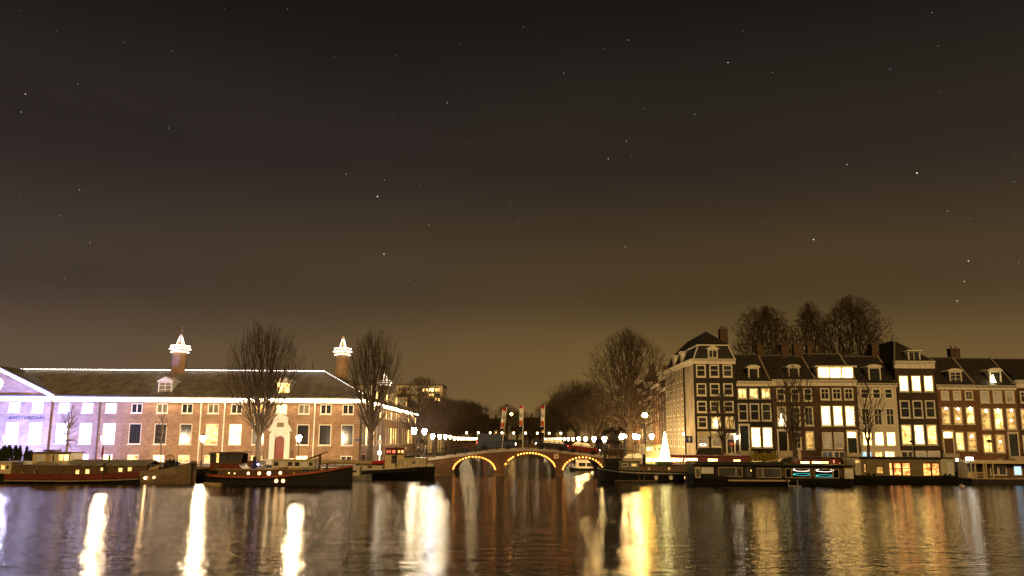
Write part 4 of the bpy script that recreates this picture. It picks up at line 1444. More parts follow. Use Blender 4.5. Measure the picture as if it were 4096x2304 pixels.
for i, (w, h, m_, rws) in enumerate(spec):
    lab = {0: 'dark brick house on the canal right behind the corner house', 2: 'grey plastered canal house two doors past the corner house rear', 5: 'tallest five-storey dark brick house in the canal row'}.get(i, ('narrow dark brick canal house' if m_ is BRD2 else 'red-brown brick canal house' if m_ is BRR2 else 'grey plastered canal house') + ' in the row receding behind the broad bare tree')
    side_house(CX + .3, y, y + w, -1, h, m_, lab, 40 + i, rws)
    y += w + .02
YRE = y
y = YEND + 6
for i, (w, h, m_) in enumerate([(12, 9.5, BRR2), (10, 12, BRD2), (11, 11, PLA2), (12, 12.5, BRR2), (14, 12, BRD2), (16, 13, BRR2)]):
    side_house(HX1 - 1, y, y + w, 1, h, m_, 'brick canal house in the row beyond the museum wing, behind bare trees', 80 + i, 3 if i == 0 else 4)
    y += w + .02
# office block with lit strip windows
ob = thing('office_block', 'pale flat-roofed office block with long rows of lit windows behind the museum roof', 'building', (-30, 236, ST))
oy = 226.0
ox0, ox1 = P(1585, 1560, oy)[0], P(1770, 1560, oy)[0]
oz = P(1700, 1541, oy)[1]
of = front(oy)
rowsz = [(P(1700, a, oy)[1], P(1700, c_, oy)[1]) for a, c_ in ((1566, 1552), (1586, 1574), (1604, 1592))]
opl = []
n = 7
for r_, (za, zb) in enumerate(rowsz):
    for i in range(n):
        a = ox0 + .5 + (ox1 - ox0 - 1.0) * i / n
        opl.append((a + .08, a + (ox1 - ox0 - 1.0) / n - .08, za, zb, ('kdcdWWw', 'kkdkcwk', 'kkkkkcW')[r_][i], 'two'))
w_ = wall_mesh(of, ox0, ox1, ST, oz, [p[:4] for p in opl], .3)
w_.box(ox0, ox1, oy + .5, oy + 14, ST, oz - .1)
w_.build('wall', mat('concrete_panel', (.72, .64, .50), .8, var=.12, scale=.5), ob)
for p in opl: window(ob, of, *p, fw=.08, sill=False)
MB().box(ox0 - .2, ox1 + .2, oy - .2, oy + 14, oz, oz + .35).build('roof', LEAD, ob)
MB().box(ox0 + 4, ox0 + 8, oy + 4, oy + 8, oz + .35, oz + 2.2).build('plant_room', LEAD, ob)
# block beyond it, low
ob2 = thing('office_block', 'low flat building with a pale parapet beyond the office block', 'building', (-20, 258, ST))
lx, lz2 = P(1843, 1615, 255)
MB().box(lx - 12, lx, 255, 266, ST, lz2 - 1.2).build('wall', BRD2, ob2)
MB().box(lx - 12.1, lx + .1, 254.8, 266, lz2 - 1.2, lz2).build('parapet', CREAM, ob2)
# far end of the canal
for i, (px0, px1, py, k) in enumerate(((1880, 1955, 1690, 'kkrrkk'), (1955, 2010, 1705, 'dkkkwk'), (2095, 2160, 1700, 'kdkkkd'), (2160, 2215, 1690, 'kkkwkk'))):
    yy = 395 + i * 6
    xa_, zt = P(px0, py, yy); xb_, _ = P(px1, py, yy)
    o = thing('far_house', ('dark house with red lit windows closing the far end of the canal', 'narrow dark house at the far end of the canal beside the red windows', 'dark house behind the bridge flags at the far end of the canal', 'dark house with one lit window at the far end of the canal')[i], 'house', ((xa_ + xb_) / 2, yy, ST))
    ff = front(yy)
    pl = []
    for j in range(6):
        a = xa_ + (xb_ - xa_) * ((j % 3) + .5) / 3
        z = ST + 1.2 + (j // 3) * (zt - ST) * .45
        pl.append((a - .7, a + .7, z, z + 2.0, k[j], 'two'))
    w_ = wall_mesh(ff, xa_, xb_, ST, zt, [p[:4] for p in pl]); w_.box(xa_, xb_, yy + .5, yy + 10, ST, zt); w_.build('wall', BRD2, o)
    for p in pl: window(o, ff, *p, sill=False)
    gable_roof(o, xa_, xb_, zt, yy, zt + 3.6, 5, False)
    stack(o, (xa_ + xb_) / 2, yy + 5, zt + 3, zt + 5)
# ---------------------------------------------------------------- bare winter trees
def tree_mesh(seed, H, W, trunk_h, trunk_r, n=1500, bf=.5, shape='dome', twigs=3, twig_len=.9, low=None, twig=.010, lean=0.0):
    """a bare tree that fills the outline seen in the photograph: tip points spread through the crown are joined to the
    trunk along short paths, branch radii follow from the twigs they carry; returns (trunk MB, crown MB)"""
    rr = np.random.default_rng(seed)
    low = trunk_h * .95 if low is None else low
    ph = rr.uniform(0, 6.28, 6)

    def prof(u):
        if shape == 'dome':
            c = .42
            return np.sqrt(np.clip(1 - ((u - c) / (1 - c)) ** 2, 0, 1)) if u > c else .55 + .45 * math.sqrt(max(0, 1 - ((c - u) / c) ** 2))
        if shape == 'vase':
            return (.16 + .84 * (u / .6) ** .8) if u < .6 else math.sqrt(max(0, 1 - ((u - .6) / .42) ** 2.4))
        return .35 + .65 * math.sin(math.pi * min(1, .15 + u * .85)) * (1.15 - u * .55)      # 'cone'
    pts = []
    while len(pts) < n:
        u = rr.uniform(0, 1) ** .8
        g = rr.uniform(0, 6.283)
        lump = 1 + .17 * math.sin(2 * g + ph[0] + 5 * u) + .12 * math.sin(5 * g + ph[1] - 6 * u) + .10 * math.sin(7 * g + ph[2] + 9 * u)
        q = rr.uniform(0, 1) ** .55 * rr.choice((.9, 1.0, 1.0, 1.12))
        rad = W / 2 * prof(u) * q * lump
        z = low + (H - low) * (u + .06 * math.sin(3 * g + ph[3]) * u)
        pts.append((rad * math.cos(g) + lean * z * .4, rad * math.sin(g), z))
    pts = np.array(pts)
    # trunk nodes first
    k0 = 7
    nodes = [np.array((lean * trunk_h * i / (k0 - 1) + rr.normal(0, .03) * (i > 0), rr.normal(0, .03) * (i > 0), trunk_h * i / (k0 - 1))) for i in range(k0)]
    par = [-1] + list(range(k0 - 1))
    plen = [i * trunk_h / (k0 - 1) * .25 for i in range(k0)]
    alive = np.ones(n, bool)
    best = np.full(n, 1e9); who = np.zeros(n, int)

    def relax(i):
        d = np.sqrt(((pts - nodes[i]) ** 2).sum(1))
        dz = np.clip(nodes[i][2] - pts[:, 2], 0, None)
        c = d + bf * plen[i] + dz * .6
        m = c < best
        best[m] = c[m]; who[m] = i
    for i in range(k0 - 3, k0):
        relax(i)
    for _ in range(n):
        c = np.where(alive, best, 1e12)
        j = int(c.argmin())
        alive[j] = False
        a = who[j]
        L = float(np.linalg.norm(pts[j] - nodes[a]))
        prev = a
        if L > 1.1:            # long spans get a bend of their own
            k = int(L / .7)
            for t in range(1, k):
                q = nodes[a] + (pts[j] - nodes[a]) * t / k + rr.normal(0, .05, 3) + np.array((0, 0, -.10 * L * math.sin(math.pi * t / k) * .35))
                nodes.append(q); par.append(prev); plen.append(plen[prev] + L / k); prev = len(nodes) - 1
                relax(prev)
        nodes.append(pts[j]); par.append(prev); plen.append(plen[prev] + float(np.linalg.norm(pts[j] - nodes[prev]))); relax(len(nodes) - 1)
    N = len(nodes)
    load = np.zeros(N)
    kids = np.zeros(N, int)
    for i in range(N - 1, 0, -1):
        if load[i] == 0: load[i] = 1
        load[par[i]] += load[i]; kids[par[i]] += 1
    ex = .47
    rad = trunk_r * (load / load[k0 - 1]) ** ex
    rad = np.maximum(rad, twig * 1.25)
    tr, cr = MB(), MB()
    for i in range(1, N):
        a, b_ = nodes[par[i]], nodes[i]
        r1 = rad[i]
        r0 = rad[par[i]] if i < k0 else min(rad[par[i]], r1 * 1.35)
        if i < k0:
            f0 = 1.5 if i == 1 else 1.0
            tr.tube(a, b_, trunk_r * f0 if i == 1 else trunk_r * (1.02 - .02 * i), trunk_r * (1.0 - .02 * i), 9, cap=False)
        elif r1 > trunk_r * .16:
            tr.tube(a, b_, r0, r1, 6, cap=False)
        else:
            cr.tube(a, b_, r0, r1, 4 if r1 > .03 else 3, cap=False)
    for i in range(k0, N):
        if rad[i] < trunk_r * .10:
            d = nodes[i] - nodes[par[i]]
            d = d / (np.linalg.norm(d) + 1e-6)
            for _ in range(twigs if kids[i] == 0 else max(1, twigs - 2)):
                v = d * .8 + rr.normal(0, .55, 3) + np.array((0, 0, .35))
                v /= np.linalg.norm(v)
                L = twig_len * rr.uniform(.4, 1.0)
                m = nodes[i] + v * L * .55
                v2 = v + rr.normal(0, .3, 3) + np.array((0, 0, .15)); v2 /= np.linalg.norm(v2)
                cr.tube(nodes[i], m, twig, twig * .8, 3, cap=False)
                cr.tube(m, m + v2 * L * .5, twig * .8, twig * .45, 3, cap=False)
                v3 = v + rr.normal(0, .7, 3); v3 /= np.linalg.norm(v3)
                cr.tube(m, m + v3 * L * .4, twig * .7, twig * .4, 3, cap=False)
    return tr, cr


TREE_DATA = {}
def tree(name, label, x, y, z, key, args, H, W, group=None, rotz=0.0, trunk_m=None, crown_m=None):
    t_ = thing(name, label, 'tree', (x, y, z), group)
    if key not in TREE_DATA:
        tr, cr = tree_mesh(H=H, W=W, **args)
        meshes = []
        for mb, m_ in ((tr, trunk_m or BARK), (cr, crown_m or BARK_F)):
            o = mb.build('tmp', m_)
            meshes.append(o.data)
            bpy.data.objects.remove(o)
        TREE_DATA[key] = (meshes, H, W)
    meshes, H0, W0 = TREE_DATA[key]
    for nm, me in zip(('trunk', 'crown'), meshes):
        o = bpy.data.objects.new(nm, me)
        col.objects.link(o)
        o.parent = t_
    t_.rotation_euler.z = rotz
    t_.scale = (W / W0, W / W0, H / H0)
    return t_


def tree_px(label, pxb, Y, ytop, xl, xr, key, args, base=None, **kw):
    x, zt = P(pxb, ytop, Y)
    xb_ = P(pxb, 1840, Y)[0]
    w = abs(P(xr, (ytop + 1750) / 2, Y)[0] - P(xl, (ytop + 1750) / 2, Y)[0])
    z = ST if base is None else base
    return tree(kw.pop('name', 'bare_tree'), label, xb_, Y, z, key, args, zt - z, w, **kw)

tree_px('big bare tree with steep forked limbs before the museum entrance', 1030, 107.0, 1318, 893, 1185, 'a', dict(seed=5, trunk_h=3.4, trunk_r=.42, n=950, bf=.95, shape='vase', low=4.4))
tree_px('bare forked tree at the corner of the museum by the canal', 1476, 109.5, 1348, 1382, 1618, 'b', dict(seed=11, trunk_h=4.0, trunk_r=.40, n=800, bf=.95, shape='vase', lean=.03, low=4.8))
tree_px('small bare tree with upswept twigs in front of the violet-lit wall', 262, 106.8, 1618, 206, 322, 'c', dict(seed=3, trunk_h=4.5, trunk_r=.13, n=260, bf=.8, shape='cone', low=1.3, twig=.012, twig_len=.6))
tree_px('thin young tree standing before the museum windows by the barge bow', 640, 106.8, 1648, 605, 685, 'd', dict(seed=9, trunk_h=4.0, trunk_r=.09, n=90, bf=.8, shape='cone', low=2.4, twig=.010, twig_len=.5, twigs=2))
tree_px('broad round-crowned bare tree on the canal bank beside the corner house', 2520, 132.0, 1340, 2345, 2662, 'e', dict(seed=21, trunk_h=4.6, trunk_r=.62, n=2300, bf=.62, shape='dome', low=5.5, twigs=4, twig=.012))
tree_px('slim bare tree with a yellow-lit trunk before the black corner house', 2893, 107.0, 1565, 2832, 2962, 'f', dict(seed=31, trunk_h=3.2, trunk_r=.20, n=300, bf=.85, shape='vase', low=3.3, twig_len=.7))
tree_px('dark bare tree before the brown brick house with the lit christmas tree', 3183, 107.0, 1474, 3090, 3285, 'g', dict(seed=41, trunk_h=3.2, trunk_r=.29, n=420, bf=.75, shape='vase', low=3.2))
tree_px('slender bare tree before the white plastered house', 3477, 107.0, 1530, 3420, 3590, 'h', dict(seed=51, trunk_h=3.4, trunk_r=.20, n=300, bf=.7, shape='vase', low=3.4))
g_ = 'tall trees behind the houses'
tree_px('tall dense bare tree behind the roofs next to the corner house chimney', 3085, 146, 1252, 2950, 3240, 'i', dict(seed=61, trunk_h=8, trunk_r=.6, n=3000, bf=.55, shape='dome', low=10, twigs=5, twig=.018), group=g_)
tree_px('narrower bare tree between the two tall crowns behind the roofs', 3270, 150, 1236, 3185, 3350, 'j', dict(seed=63, trunk_h=8, trunk_r=.5, n=1800, bf=.55, shape='dome', low=10, twigs=5, twig=.018), group=g_)
tree_px('tallest spreading bare tree behind the white and tall dark houses', 3440, 152, 1212, 3280, 3600, 'k', dict(seed=67, trunk_h=8, trunk_r=.65, n=3300, bf=.55, shape='dome', low=10, twigs=5, twig=.018), group=g_)
# rows along the canal: left bank and right bank, shared shapes turned about
gl, gr_ = 'trees along the left canal bank', 'trees along the right canal bank'
MED = dict(seed=71, trunk_h=3.8, trunk_r=.34, n=1000, bf=.7, shape='vase', low=4.2, twig=.013)
MED2 = dict(seed=77, trunk_h=4, trunk_r=.34, n=1100, bf=.6, shape='dome', low=4.6, twig=.013)
for i, (y, top, w) in enumerate(((137, 13.6, 8.5), (152, 11.8, 8.5), (168, 12.0, 8.5), (186, 12.5, 9), (204, 13, 10), (226, 14, 11), (255, 15, 12), (285, 16, 14), (320, 17, 15))):
    tree('bare_tree', 'bare tree in the row between the canal lamps and the museum wing' if i < 4 else 'bare tree in the far part of the row on the museum side of the canal', -14.2 + (.8 if i % 2 else -.4), y, ST, 'm' if i % 2 else 'n', MED if i % 2 else MED2, top - ST, w, gl, rotz=i * 1.7)
for i, (y, top, w) in enumerate(((158, 11.5, 8), (176, 15.5, 11), (196, 17, 12), (216, 17, 12), (240, 17, 13), (268, 17, 13), (300, 17, 14), (340, 18, 16))):
    tree('bare_tree', 'bare tree in the row before the canal houses behind the broad round-crowned tree' if i < 4 else 'bare tree in the far part of the row on the canal house side', 15.6 + (.7 if i % 2 else -.5), y, ST, 'n' if i % 2 else 'm', MED2 if i % 2 else MED, top - ST, w, gr_, rotz=1 + i * 2.1)
for i, (px, top) in enumerate(((1865, 1625), (1905, 1650), (1965, 1690), (2030, 1625), (2070, 1650), (2120, 1690), (2160, 1680))):
    Y = 372 + 4 * (i % 3)
    x, z = P(px, top, Y)
    tree('bare_tree', 'dark bare tree against the glow at the far end of the canal', x, Y, ST, 'n' if i % 2 else 'm', MED2 if i % 2 else MED, z - ST, 15, 'trees at the far end of the canal', rotz=i * .9)

# ---------------------------------------------------------------- street lamps
def lantern_meshes(mat_glass):
    pole = MB().lathe((0, 0, 0), [(.17, 0), (.17, .25), (.12, .32), (.10, .9), (.06, 1.0), (.05, 3.0), (.075, 3.05), (.04, 3.12)], 8)
    fr_ = MB().tube((-.28, 0, 2.82), (.28, 0, 2.82), .025)
    glass = MB().lathe((0, 0, 3.12), [(.10, 0), (.20, .12), (.29, .42), (.31, .56), (.25, .70)], 8)
    cap = MB().lathe((0, 0, 3.83), [(.27, 0), (.30, .03), (.16, .14), (.07, .2), (.05, .3), (.015, .36)], 8)
    return (('pole', pole, IRON), ('ladder_bar', fr_, IRON), ('lantern_glass', glass, mat_glass), ('lantern_cap', cap, IRON))
LAMP_DATA = {}
def street_lamp(label, x, y, z, mat_glass, group, scale=1.0, far=False):
    t_ = thing('street_lamp', label, 'street lamp', (x, y, z), group)
    k = mat_glass.name
    if k not in LAMP_DATA:
        LAMP_DATA[k] = []
        for nm, mb, m_ in lantern_meshes(mat_glass):
            o = mb.build('tmp', m_); LAMP_DATA[k].append((nm, o.data)); bpy.data.objects.remove(o)
    for nm, me in LAMP_DATA[k]:
        o = bpy.data.objects.new(nm, me); col.objects.link(o); o.parent = t_
    t_.scale = (scale, scale, scale)
    return t_
L_NEAR = glow('quay_lantern_light', (1.0, .72, .40), 1200)
L_CANAL = glow('canal_lantern_light', (1.0, .76, .44), 240)
L_BRIGHT = glow('canal_lantern_cool', (.93, .95, 1.0), 260)
L_VIOLET = glow('violet_lantern_light', (.62, .56, 1.0), 700)
L_GOLD = glow('house_lantern_light', (1.0, .62, .22), 420)
L_FARL = glow('far_lantern_light', (1.0, .72, .36), 16)
for i, px in enumerate((15, 408, 806, 1192)):
    x = P(px, 1800, 105)[0]
    street_lamp('blazing street lantern on the quay in front of the museum', x, 105.2, ST - .35 + .1 * i, L_VIOLET if i == 0 else L_NEAR, 'lanterns on the museum quay', 1.0)
for i in range(18):
    y = 106.0 + 12.7 * i
    x = -11.9
    zb = max(ST, deck_z(x)) if y < 122 else ST
    street_lamp('lit street lantern on the canal edge beside the museum wing' if i < 7 else 'small lit street lantern far along the museum side of the canal', x, y, zb + (.15 if i < 2 else .35 if i < 6 else .1), L_BRIGHT if i == 2 else L_CANAL if i < 5 else L_FARL, 'lanterns along the left canal bank')
for i in range(15):
    y = 122.5 + 15.5 * i
    street_lamp('lit street lantern on the canal edge before the canal houses' if i < 6 else 'small lit street lantern far along the house side of the canal', 13.2, y, ST + .1, L_GOLD if i < 4 else L_FARL, 'lanterns along the right canal bank')
for x, y in ((17.3, 121), (16.2, 126), (20.6, 127), (18.4, 137), (22, 150), (21.8, 172)):
    street_lamp('lit street lantern on the pavement between the broad bare tree and the canal houses', x, y, ST + .5, L_GOLD, 'lanterns by the canal houses')
for i in range(9):
    x = CL - 1 + i * (CR - CL + 2) / 8
    street_lamp('small lantern on the low distant bridge', x, 233, 3.4, L_FARL, 'lanterns on the distant bridge', .8)
# lanterns on the right quay
for px in (3352, 3650, 3990):
    x = P(px, 1800, 105)[0]
# tall sodium lamps
def tall_lamp(label, x, y, z0, z1, m_):
    t_ = thing('tall_street_lamp', label, 'street lamp', (x, y, z0))
    MB().lathe((x, y, z0), [(.14, 0), (.12, .8), (.08, .9), (.06, z1 - z0 - .3)], 8).build('pole', IRON, t_)
    MB().ball((x, y, z1), .34, 10, 8, .9).build('globe', m_, t_)
    MB().lathe((x, y, z1 + .27), [(.3, 0), (.12, .1), (.03, .2)], 8).build('cap', IRON, t_)
x, z = P(*Z4(532, 877), 113)
tall_lamp('tall lamp with an orange sodium globe near the corner house', x, 113, ST, z, glow('sodium_near', (1.0, .52, .08), 420))
x, z = P(*Z3(897, 757), 190)
tall_lamp('tall golden lamp rising over the middle of the bridge between the flags', x, 232.6, 3.4, 4.56 + (z - 4.56) * 232.6 / 190, glow('sodium_far', (1.0, .55, .10), 90))

# ---------------------------------------------------------------- banner flags on the bridge
BAN = bpy.data.materials.new('banner_print')
BAN.use_nodes = True
nt = BAN.node_tree
b = nt.nodes['Principled BSDF']; b.inputs['Roughness'].default_value = .8
t = nt.nodes.new('ShaderNodeTexCoord')
sp = nt.nodes.new('ShaderNodeSeparateXYZ'); nt.links.new(t.outputs['Generated'], sp.inputs[0])
r = nt.nodes.new('ShaderNodeValToRGB'); r.color_ramp.interpolation = 'CONSTANT'
stops = [(0, (.75, .72, .68)), (.06, (.55, .13, .04)), (.30, (.78, .74, .70)), (.47, (.16, .14, .16)), (.50, (.78, .74, .70)), (.53, (.16, .14, .16)), (.56, (.78, .74, .70)), (.60, (.16, .14, .16)), (.62, (.78, .74, .70)), (.86, (.50, .05, .03))]
e = r.color_ramp.elements
while len(e) < len(stops): e.new(.5)
for k, (p_, c_) in zip(e, stops): k.position = p_; k.color = (*c_, 1)
nt.links.new(sp.outputs['Z'], r.inputs[0]); nt.links.new(r.outputs[0], b.inputs['Base Color'])
for i, (bt, tp, yy) in enumerate((((2007, 1790), (2027, 1628), YB0 + .6), ((2091, 1770), (2093, 1619), YB1 - .8), ((2176, 1772), (2179, 1620), YB1 - .8))):
    xb_, zb = P(*bt, yy); xt, zt = P(*tp, yy)
    zb = deck_z(xb_) + .02
    t_ = thing('banner_flag', ('white and red banner on a leaning pole on the near bridge railing', 'white and red banner on an upright pole beside the golden lamp', 'white and red banner on an upright pole above the bridge number plate')[i], 'flag', (xb_, yy, zb), 'banners on the bridge')
    MB().tube((xb_, yy, zb), (xt, yy, zt), .05, .04, 6).build('pole', WHITE, t_)
    m_ = MB()
    n = 9
    L = (zt - zb) * .47
    w = .52
    prev = None
    for k in range(n + 1):
        u = k / n
        z = zt - .1 - L * u
        xx = xt + (xb_ - xt) * (zt - z) / (zt - zb)
        row = [(xx - w * q, yy + .1 * math.sin(5 * q + 4 * u) + .02 * q, z - (.12 * q if k == n else 0)) for q in (.06, .35, .65, 1.0)]
        if prev:
            for j in range(3):
                m_.quad(prev[j], prev[j + 1], row[j + 1], row[j])
        prev = row
    o = m_.build('banner', BAN, t_, smooth=True)
    sd = o.modifiers.new('thick', 'SOLIDIFY'); sd.thickness = .015
# ---------------------------------------------------------------- boats
def hull(parent, secs, yc, m, name='hull', deckm=None, zb=-.5, flare=.88, deck_drop=.12):
    """secs: (x, half beam, sheer z); a plated hull with a rounded bilge, a bulwark and a deck"""
    h = MB()
    ring = []
    for x, hb, zs in secs:
        row = []
        for s in (-1, 1):
            pts = [(1.0, zs), (.985, zs * .55 + .1), (flare, .05), (flare * .8, zb)]
            row.append([(x, yc + s * hb * k, z) for k, z in pts])
        ring.append(row)
    for a, b in zip(ring, ring[1:]):
        for s in (0, 1):
            for i in range(3):
                h.quad(a[s][i], b[s][i], b[s][i + 1], a[s][i + 1])
        h.quad(a[0][3], b[0][3], b[1][3], a[1][3])
    for e in (ring[0], ring[-1]):
        h.quad(*(e[0] + e[1][::-1]))
    o = h.build(name, m, parent)
    d = MB()
    for a, b in zip(secs, secs[1:]):
        d.quad((a[0], yc - a[1] * .97, a[2] - deck_drop), (b[0], yc - b[1] * .97, b[2] - deck_drop), (b[0], yc + b[1] * .97, b[2] - deck_drop), (a[0], yc + a[1] * .97, a[2] - deck_drop))
    d.build('deck', deckm or WOOD, parent)
    return o


def band(parent, name, secs, yc, dz0, dz1, m, out=.05):
    """a strake running round the hull below the sheer, both sides"""
    b = MB()
    for a, c in zip(secs, secs[1:]):
        for s in (-1, 1):
            ya, yb = yc + s * (a[1] + .004), yc + s * (c[1] + .004)
            b.hexa([(a[0], ya + s * out, a[2] + dz0), (c[0], yb + s * out, c[2] + dz0), (c[0], yb, c[2] + dz0), (a[0], ya, a[2] + dz0),
                    (a[0], ya + s * out, a[2] + dz1), (c[0], yb + s * out, c[2] + dz1), (c[0], yb, c[2] + dz1), (a[0], ya, a[2] + dz1)])
    return b.build(name, m, parent)


def cabin(parent, y, a0, a1, z0, z1, depth, wins, m, roof_m=None, over=.15, name='cabin', roof=True, frame=None, rt=.1, pane=None, fw=.06, hollow=False):
    f = front(y)
    w = wall_mesh(f, a0, a1, z0, z1, [p[:4] for p in wins], .12)
    w.quad((a0, y, z0), (a0, y + depth, z0), (a0, y + depth, z1), (a0, y, z1)).quad((a1, y, z0), (a1, y + depth, z0), (a1, y + depth, z1), (a1, y, z1))
    w.quad((a0, y + depth, z0), (a1, y + depth, z0), (a1, y + depth, z1), (a0, y + depth, z1))
    o = w.build(name, m, parent)
    for p in wins:
        window(parent, f, *p, frame=frame, fw=fw, n=-.02, sill=False, pane=pane)
    if roof:
        MB().box(a0 - over, a1 + over, y - over, y + depth + over, z1, z1 + rt).build(name + '_roof', roof_m or BLACKP, parent)
    return o


def porthole(parent, x, y, z, r=.17, m=None):
    o = MB().torus((x, y - .02, z), r, .035, 'y', 14, 5).build('porthole', mat('brass', (.45, .3, .1), .35, .8), parent)
    MB().lathe((x, y - .025, z), [(r, 0), (r, .02)], 14, axis='y').build('pane', m or L_PORT, o)
    return o


def post(parent, name, x, y, z0, z1, r, m, r1=None):
    return MB().tube((x, y, z0), (x, y, z1), r, r1, 8).build(name, m, parent)


def xz(zf, x, y, Y):
    return at(zf, x, y, Y)

# --- A: the long old cargo barge on the left
Yn = 86.0; yc = Yn + 2.5
XA = lambda x: at(ZA, x, 500, Yn)[0]
ZA_ = lambda y: at(ZA, 900, y, Yn)[1]
xb_ = at(ZA, 2395, 400, Yn + 1.5)[0]
bg = thing('cargo_barge', 'long old cargo barge with dark red bulwark, tan bow and grey hatch covers', 'barge', ((XA(0) + xb_) / 2, yc, 0))
zs0 = ZA_(505)
x_st = XA(-330)
secs = [(x_st, 1.3, zs0 + .35), (x_st + 1.2, 2.1, zs0 + .18), (x_st + 3, 2.5, zs0), (XA(900), 2.5, zs0 - .02), (XA(1500), 2.5, zs0 + .12), (XA(1790), 2.5, zs0 + .25)]
bow = [(XA(1790), 2.5, zs0 + .25), (XA(1950), 2.46, zs0 + .36), (XA(2110), 2.3, zs0 + .52), (XA(2230), 1.95, zs0 + .72), (XA(2320), 1.4, zs0 + .95), (XA(2375), .8, zs0 + 1.12), (xb_, .12, zs0 + 1.25)]
hull(bg, secs, yc, GREYP, deckm=GREYP)
hull(bg, bow, yc, TANP, 'bow', deckm=WOOD, flare=.8)
band(bg, 'bulwark', secs[2:], yc, -.5, -.02, REDP, .03)
band(bg, 'strake', secs[2:], yc, -.72, -.56, TANP, .06)
band(bg, 'gunwale', bow, yc, -.02, .07, TANP, .05)
cz0, cz1_ = zs0 - .05, ZA_(432)
cw = []
for x, y, w, h in ((995, 475, .42, .5), (1125, 470, .46, .5), (1310, 440, .3, .34), (1550, 450, .45, .45), (1670, 440, .45, .45)):
    X, Z = at(ZA, x, y, Yn + .5)
    cw.append((X - w / 2, X + w / 2, Z - h / 2, Z + h / 2, 'w', 'none'))
zmax = max(p[3] for p in cw) + .06
cabin(bg, Yn + .5, XA(110), XA(1860), cz0, zmax, 4.0, cw, WOOD, name='coaming', roof=False)
for x in (265, 425):
    porthole(bg, XA(x), Yn + .5, ZA_(475), .14, DARKGLASS)
for i, (a, c_) in enumerate(((370, 690), (700, 990), (1000, 1290), (1310, 1520), (1530, 1860))):
    p0, p1 = XA(a), XA(c_) - .06
    hz = zmax + .02
    MB().hexa([(p0, Yn + .4, hz), (p1, Yn + .4, hz), (p1, yc, hz + .5), (p0, yc, hz + .5), (p0, Yn + .38, hz + .07), (p1, Yn + .38, hz + .07), (p1, yc, hz + .57), (p0, yc, hz + .57)]).build('hatch_cover', TARP, bg)
    MB().hexa([(p0, yc, hz + .5), (p1, yc, hz + .5), (p1, yc + 2.1, hz), (p0, yc + 2.1, hz), (p0, yc, hz + .57), (p1, yc, hz + .57), (p1, yc + 2.12, hz + .07), (p0, yc + 2.12, hz + .07)]).build('hatch_cover', TARP, bg)
# wheelhouse
wy = Yn + 1.6
wX = lambda x: at(ZA, x, 300, wy)[0]
wZ = lambda y: at(ZA, 650, y, wy)[1]
cabin(bg, wy, wX(420), wX(900), wZ(395), wZ(235), 2.6, [(wX(448), wX(572), wZ(335), wZ(252), 'c', 'none'), (wX(665), wX(705), wZ(345), wZ(250), 'd', 'none'), (wX(745), wX(888), wZ(335), wZ(245), 'w', 'two')], CREAM, WOOD, .12, 'wheelhouse', rt=.12)
MB().box(wX(590), wX(645), wy - .04, wy - .005, wZ(378), wZ(240)).build('wheelhouse_door', PALEWOOD, bg)
MB().box(wX(520), wX(670), wy + .4, wy + 1.8, wZ(208) - .05, wZ(190)).build('skylight_box', WOOD, bg)
cabin(bg, Yn + .35, x_st + 1.6, XA(110), zs0 - .1, ZA_(365), 3.6, [(XA(-30), XA(30), ZA_(455), ZA_(385), 'o', 'none'), (XA(35), XA(85), ZA_(455), ZA_(390), 'd', 'none')], CREAM, CREAM, .08, 'aft_cabin')
post(bg, 'mast', XA(1240), yc, 1.2, ZA_(262), .12, WOOD)
post(bg, 'flagpole', at(ZA, 1325, 300, yc + 1)[0], yc + 1, 1.2, at(ZA, 1325, 140, yc + 1)[1], .05, WOOD, .03)
X, Z = at(ZA, 1322, 215, yc + 1)
MB().box(X - .1, X + .12, yc + .98, yc + 1.0, Z - .55, Z + .3).build('furled_flag', mat('red_cloth', (.4, .02, .03), .8), bg)
post(bg, 'davit', XA(1338), Yn - .02, .5, ZA_(360), .05, IRON)
# windlass with hand wheel on the bow
X, Z = at(ZA, 2205, 310, yc)
wn_ = MB().torus((X, yc - .3, Z), .42, .04, 'y', 16, 5)
for i in range(3):
    a = math.pi * i / 3
    wn_.tube((X - .4 * math.cos(a), yc - .3, Z - .4 * math.sin(a)), (X + .4 * math.cos(a), yc - .3, Z + .4 * math.sin(a)), .025)
wn_.build('hand_wheel', IRON, bg)
MB().box(X - .5, X + .5, yc - .25, yc + .6, zs0 + .5, Z - .1).lathe((X + .7, yc, zs0 + .6), [(.22, 0), (.16, .4), (.24, .45), (.2, .6)], 8).lathe((X - .9, yc - .8, zs0 + .3), [(.2, 0), (.15, .5), (.22, .55)], 8).build('windlass', IRON, bg)
for i, (x, hh) in enumerate(((1905, .5), (1980, .35), (2050, .6), (2300, .5))):
    X = XA(x)
    MB().lathe((X, yc - 1.2 + .5 * (i % 2), zs0 + .3), [(.16, 0), (.16, hh), (.2, hh + .04)], 8).build('bollard', IRON, bg)
MB().hexa([(XA(1880), Yn + .5, zs0 + .35), (XA(2010), Yn + .6, zs0 + .5), (XA(2010), Yn + .8, zs0 + .9), (XA(1880), Yn + .8, zs0 + .5), (XA(1880), Yn + .45, zs0 + .45), (XA(2010), Yn + .5, zs0 + .62), (XA(2010), Yn + .7, zs0 + 1.0), (XA(1880), Yn + .7, zs0 + .6)]).build('ladder', PALEWOOD, bg)
porthole(bg, XA(1985), Yn + .06, ZA_(540), .16, L_PORT)
porthole(bg, XA(1876), Yn + .02, ZA_(548), .15, glow('porthole_bright', (1.0, .6, .25), 30))

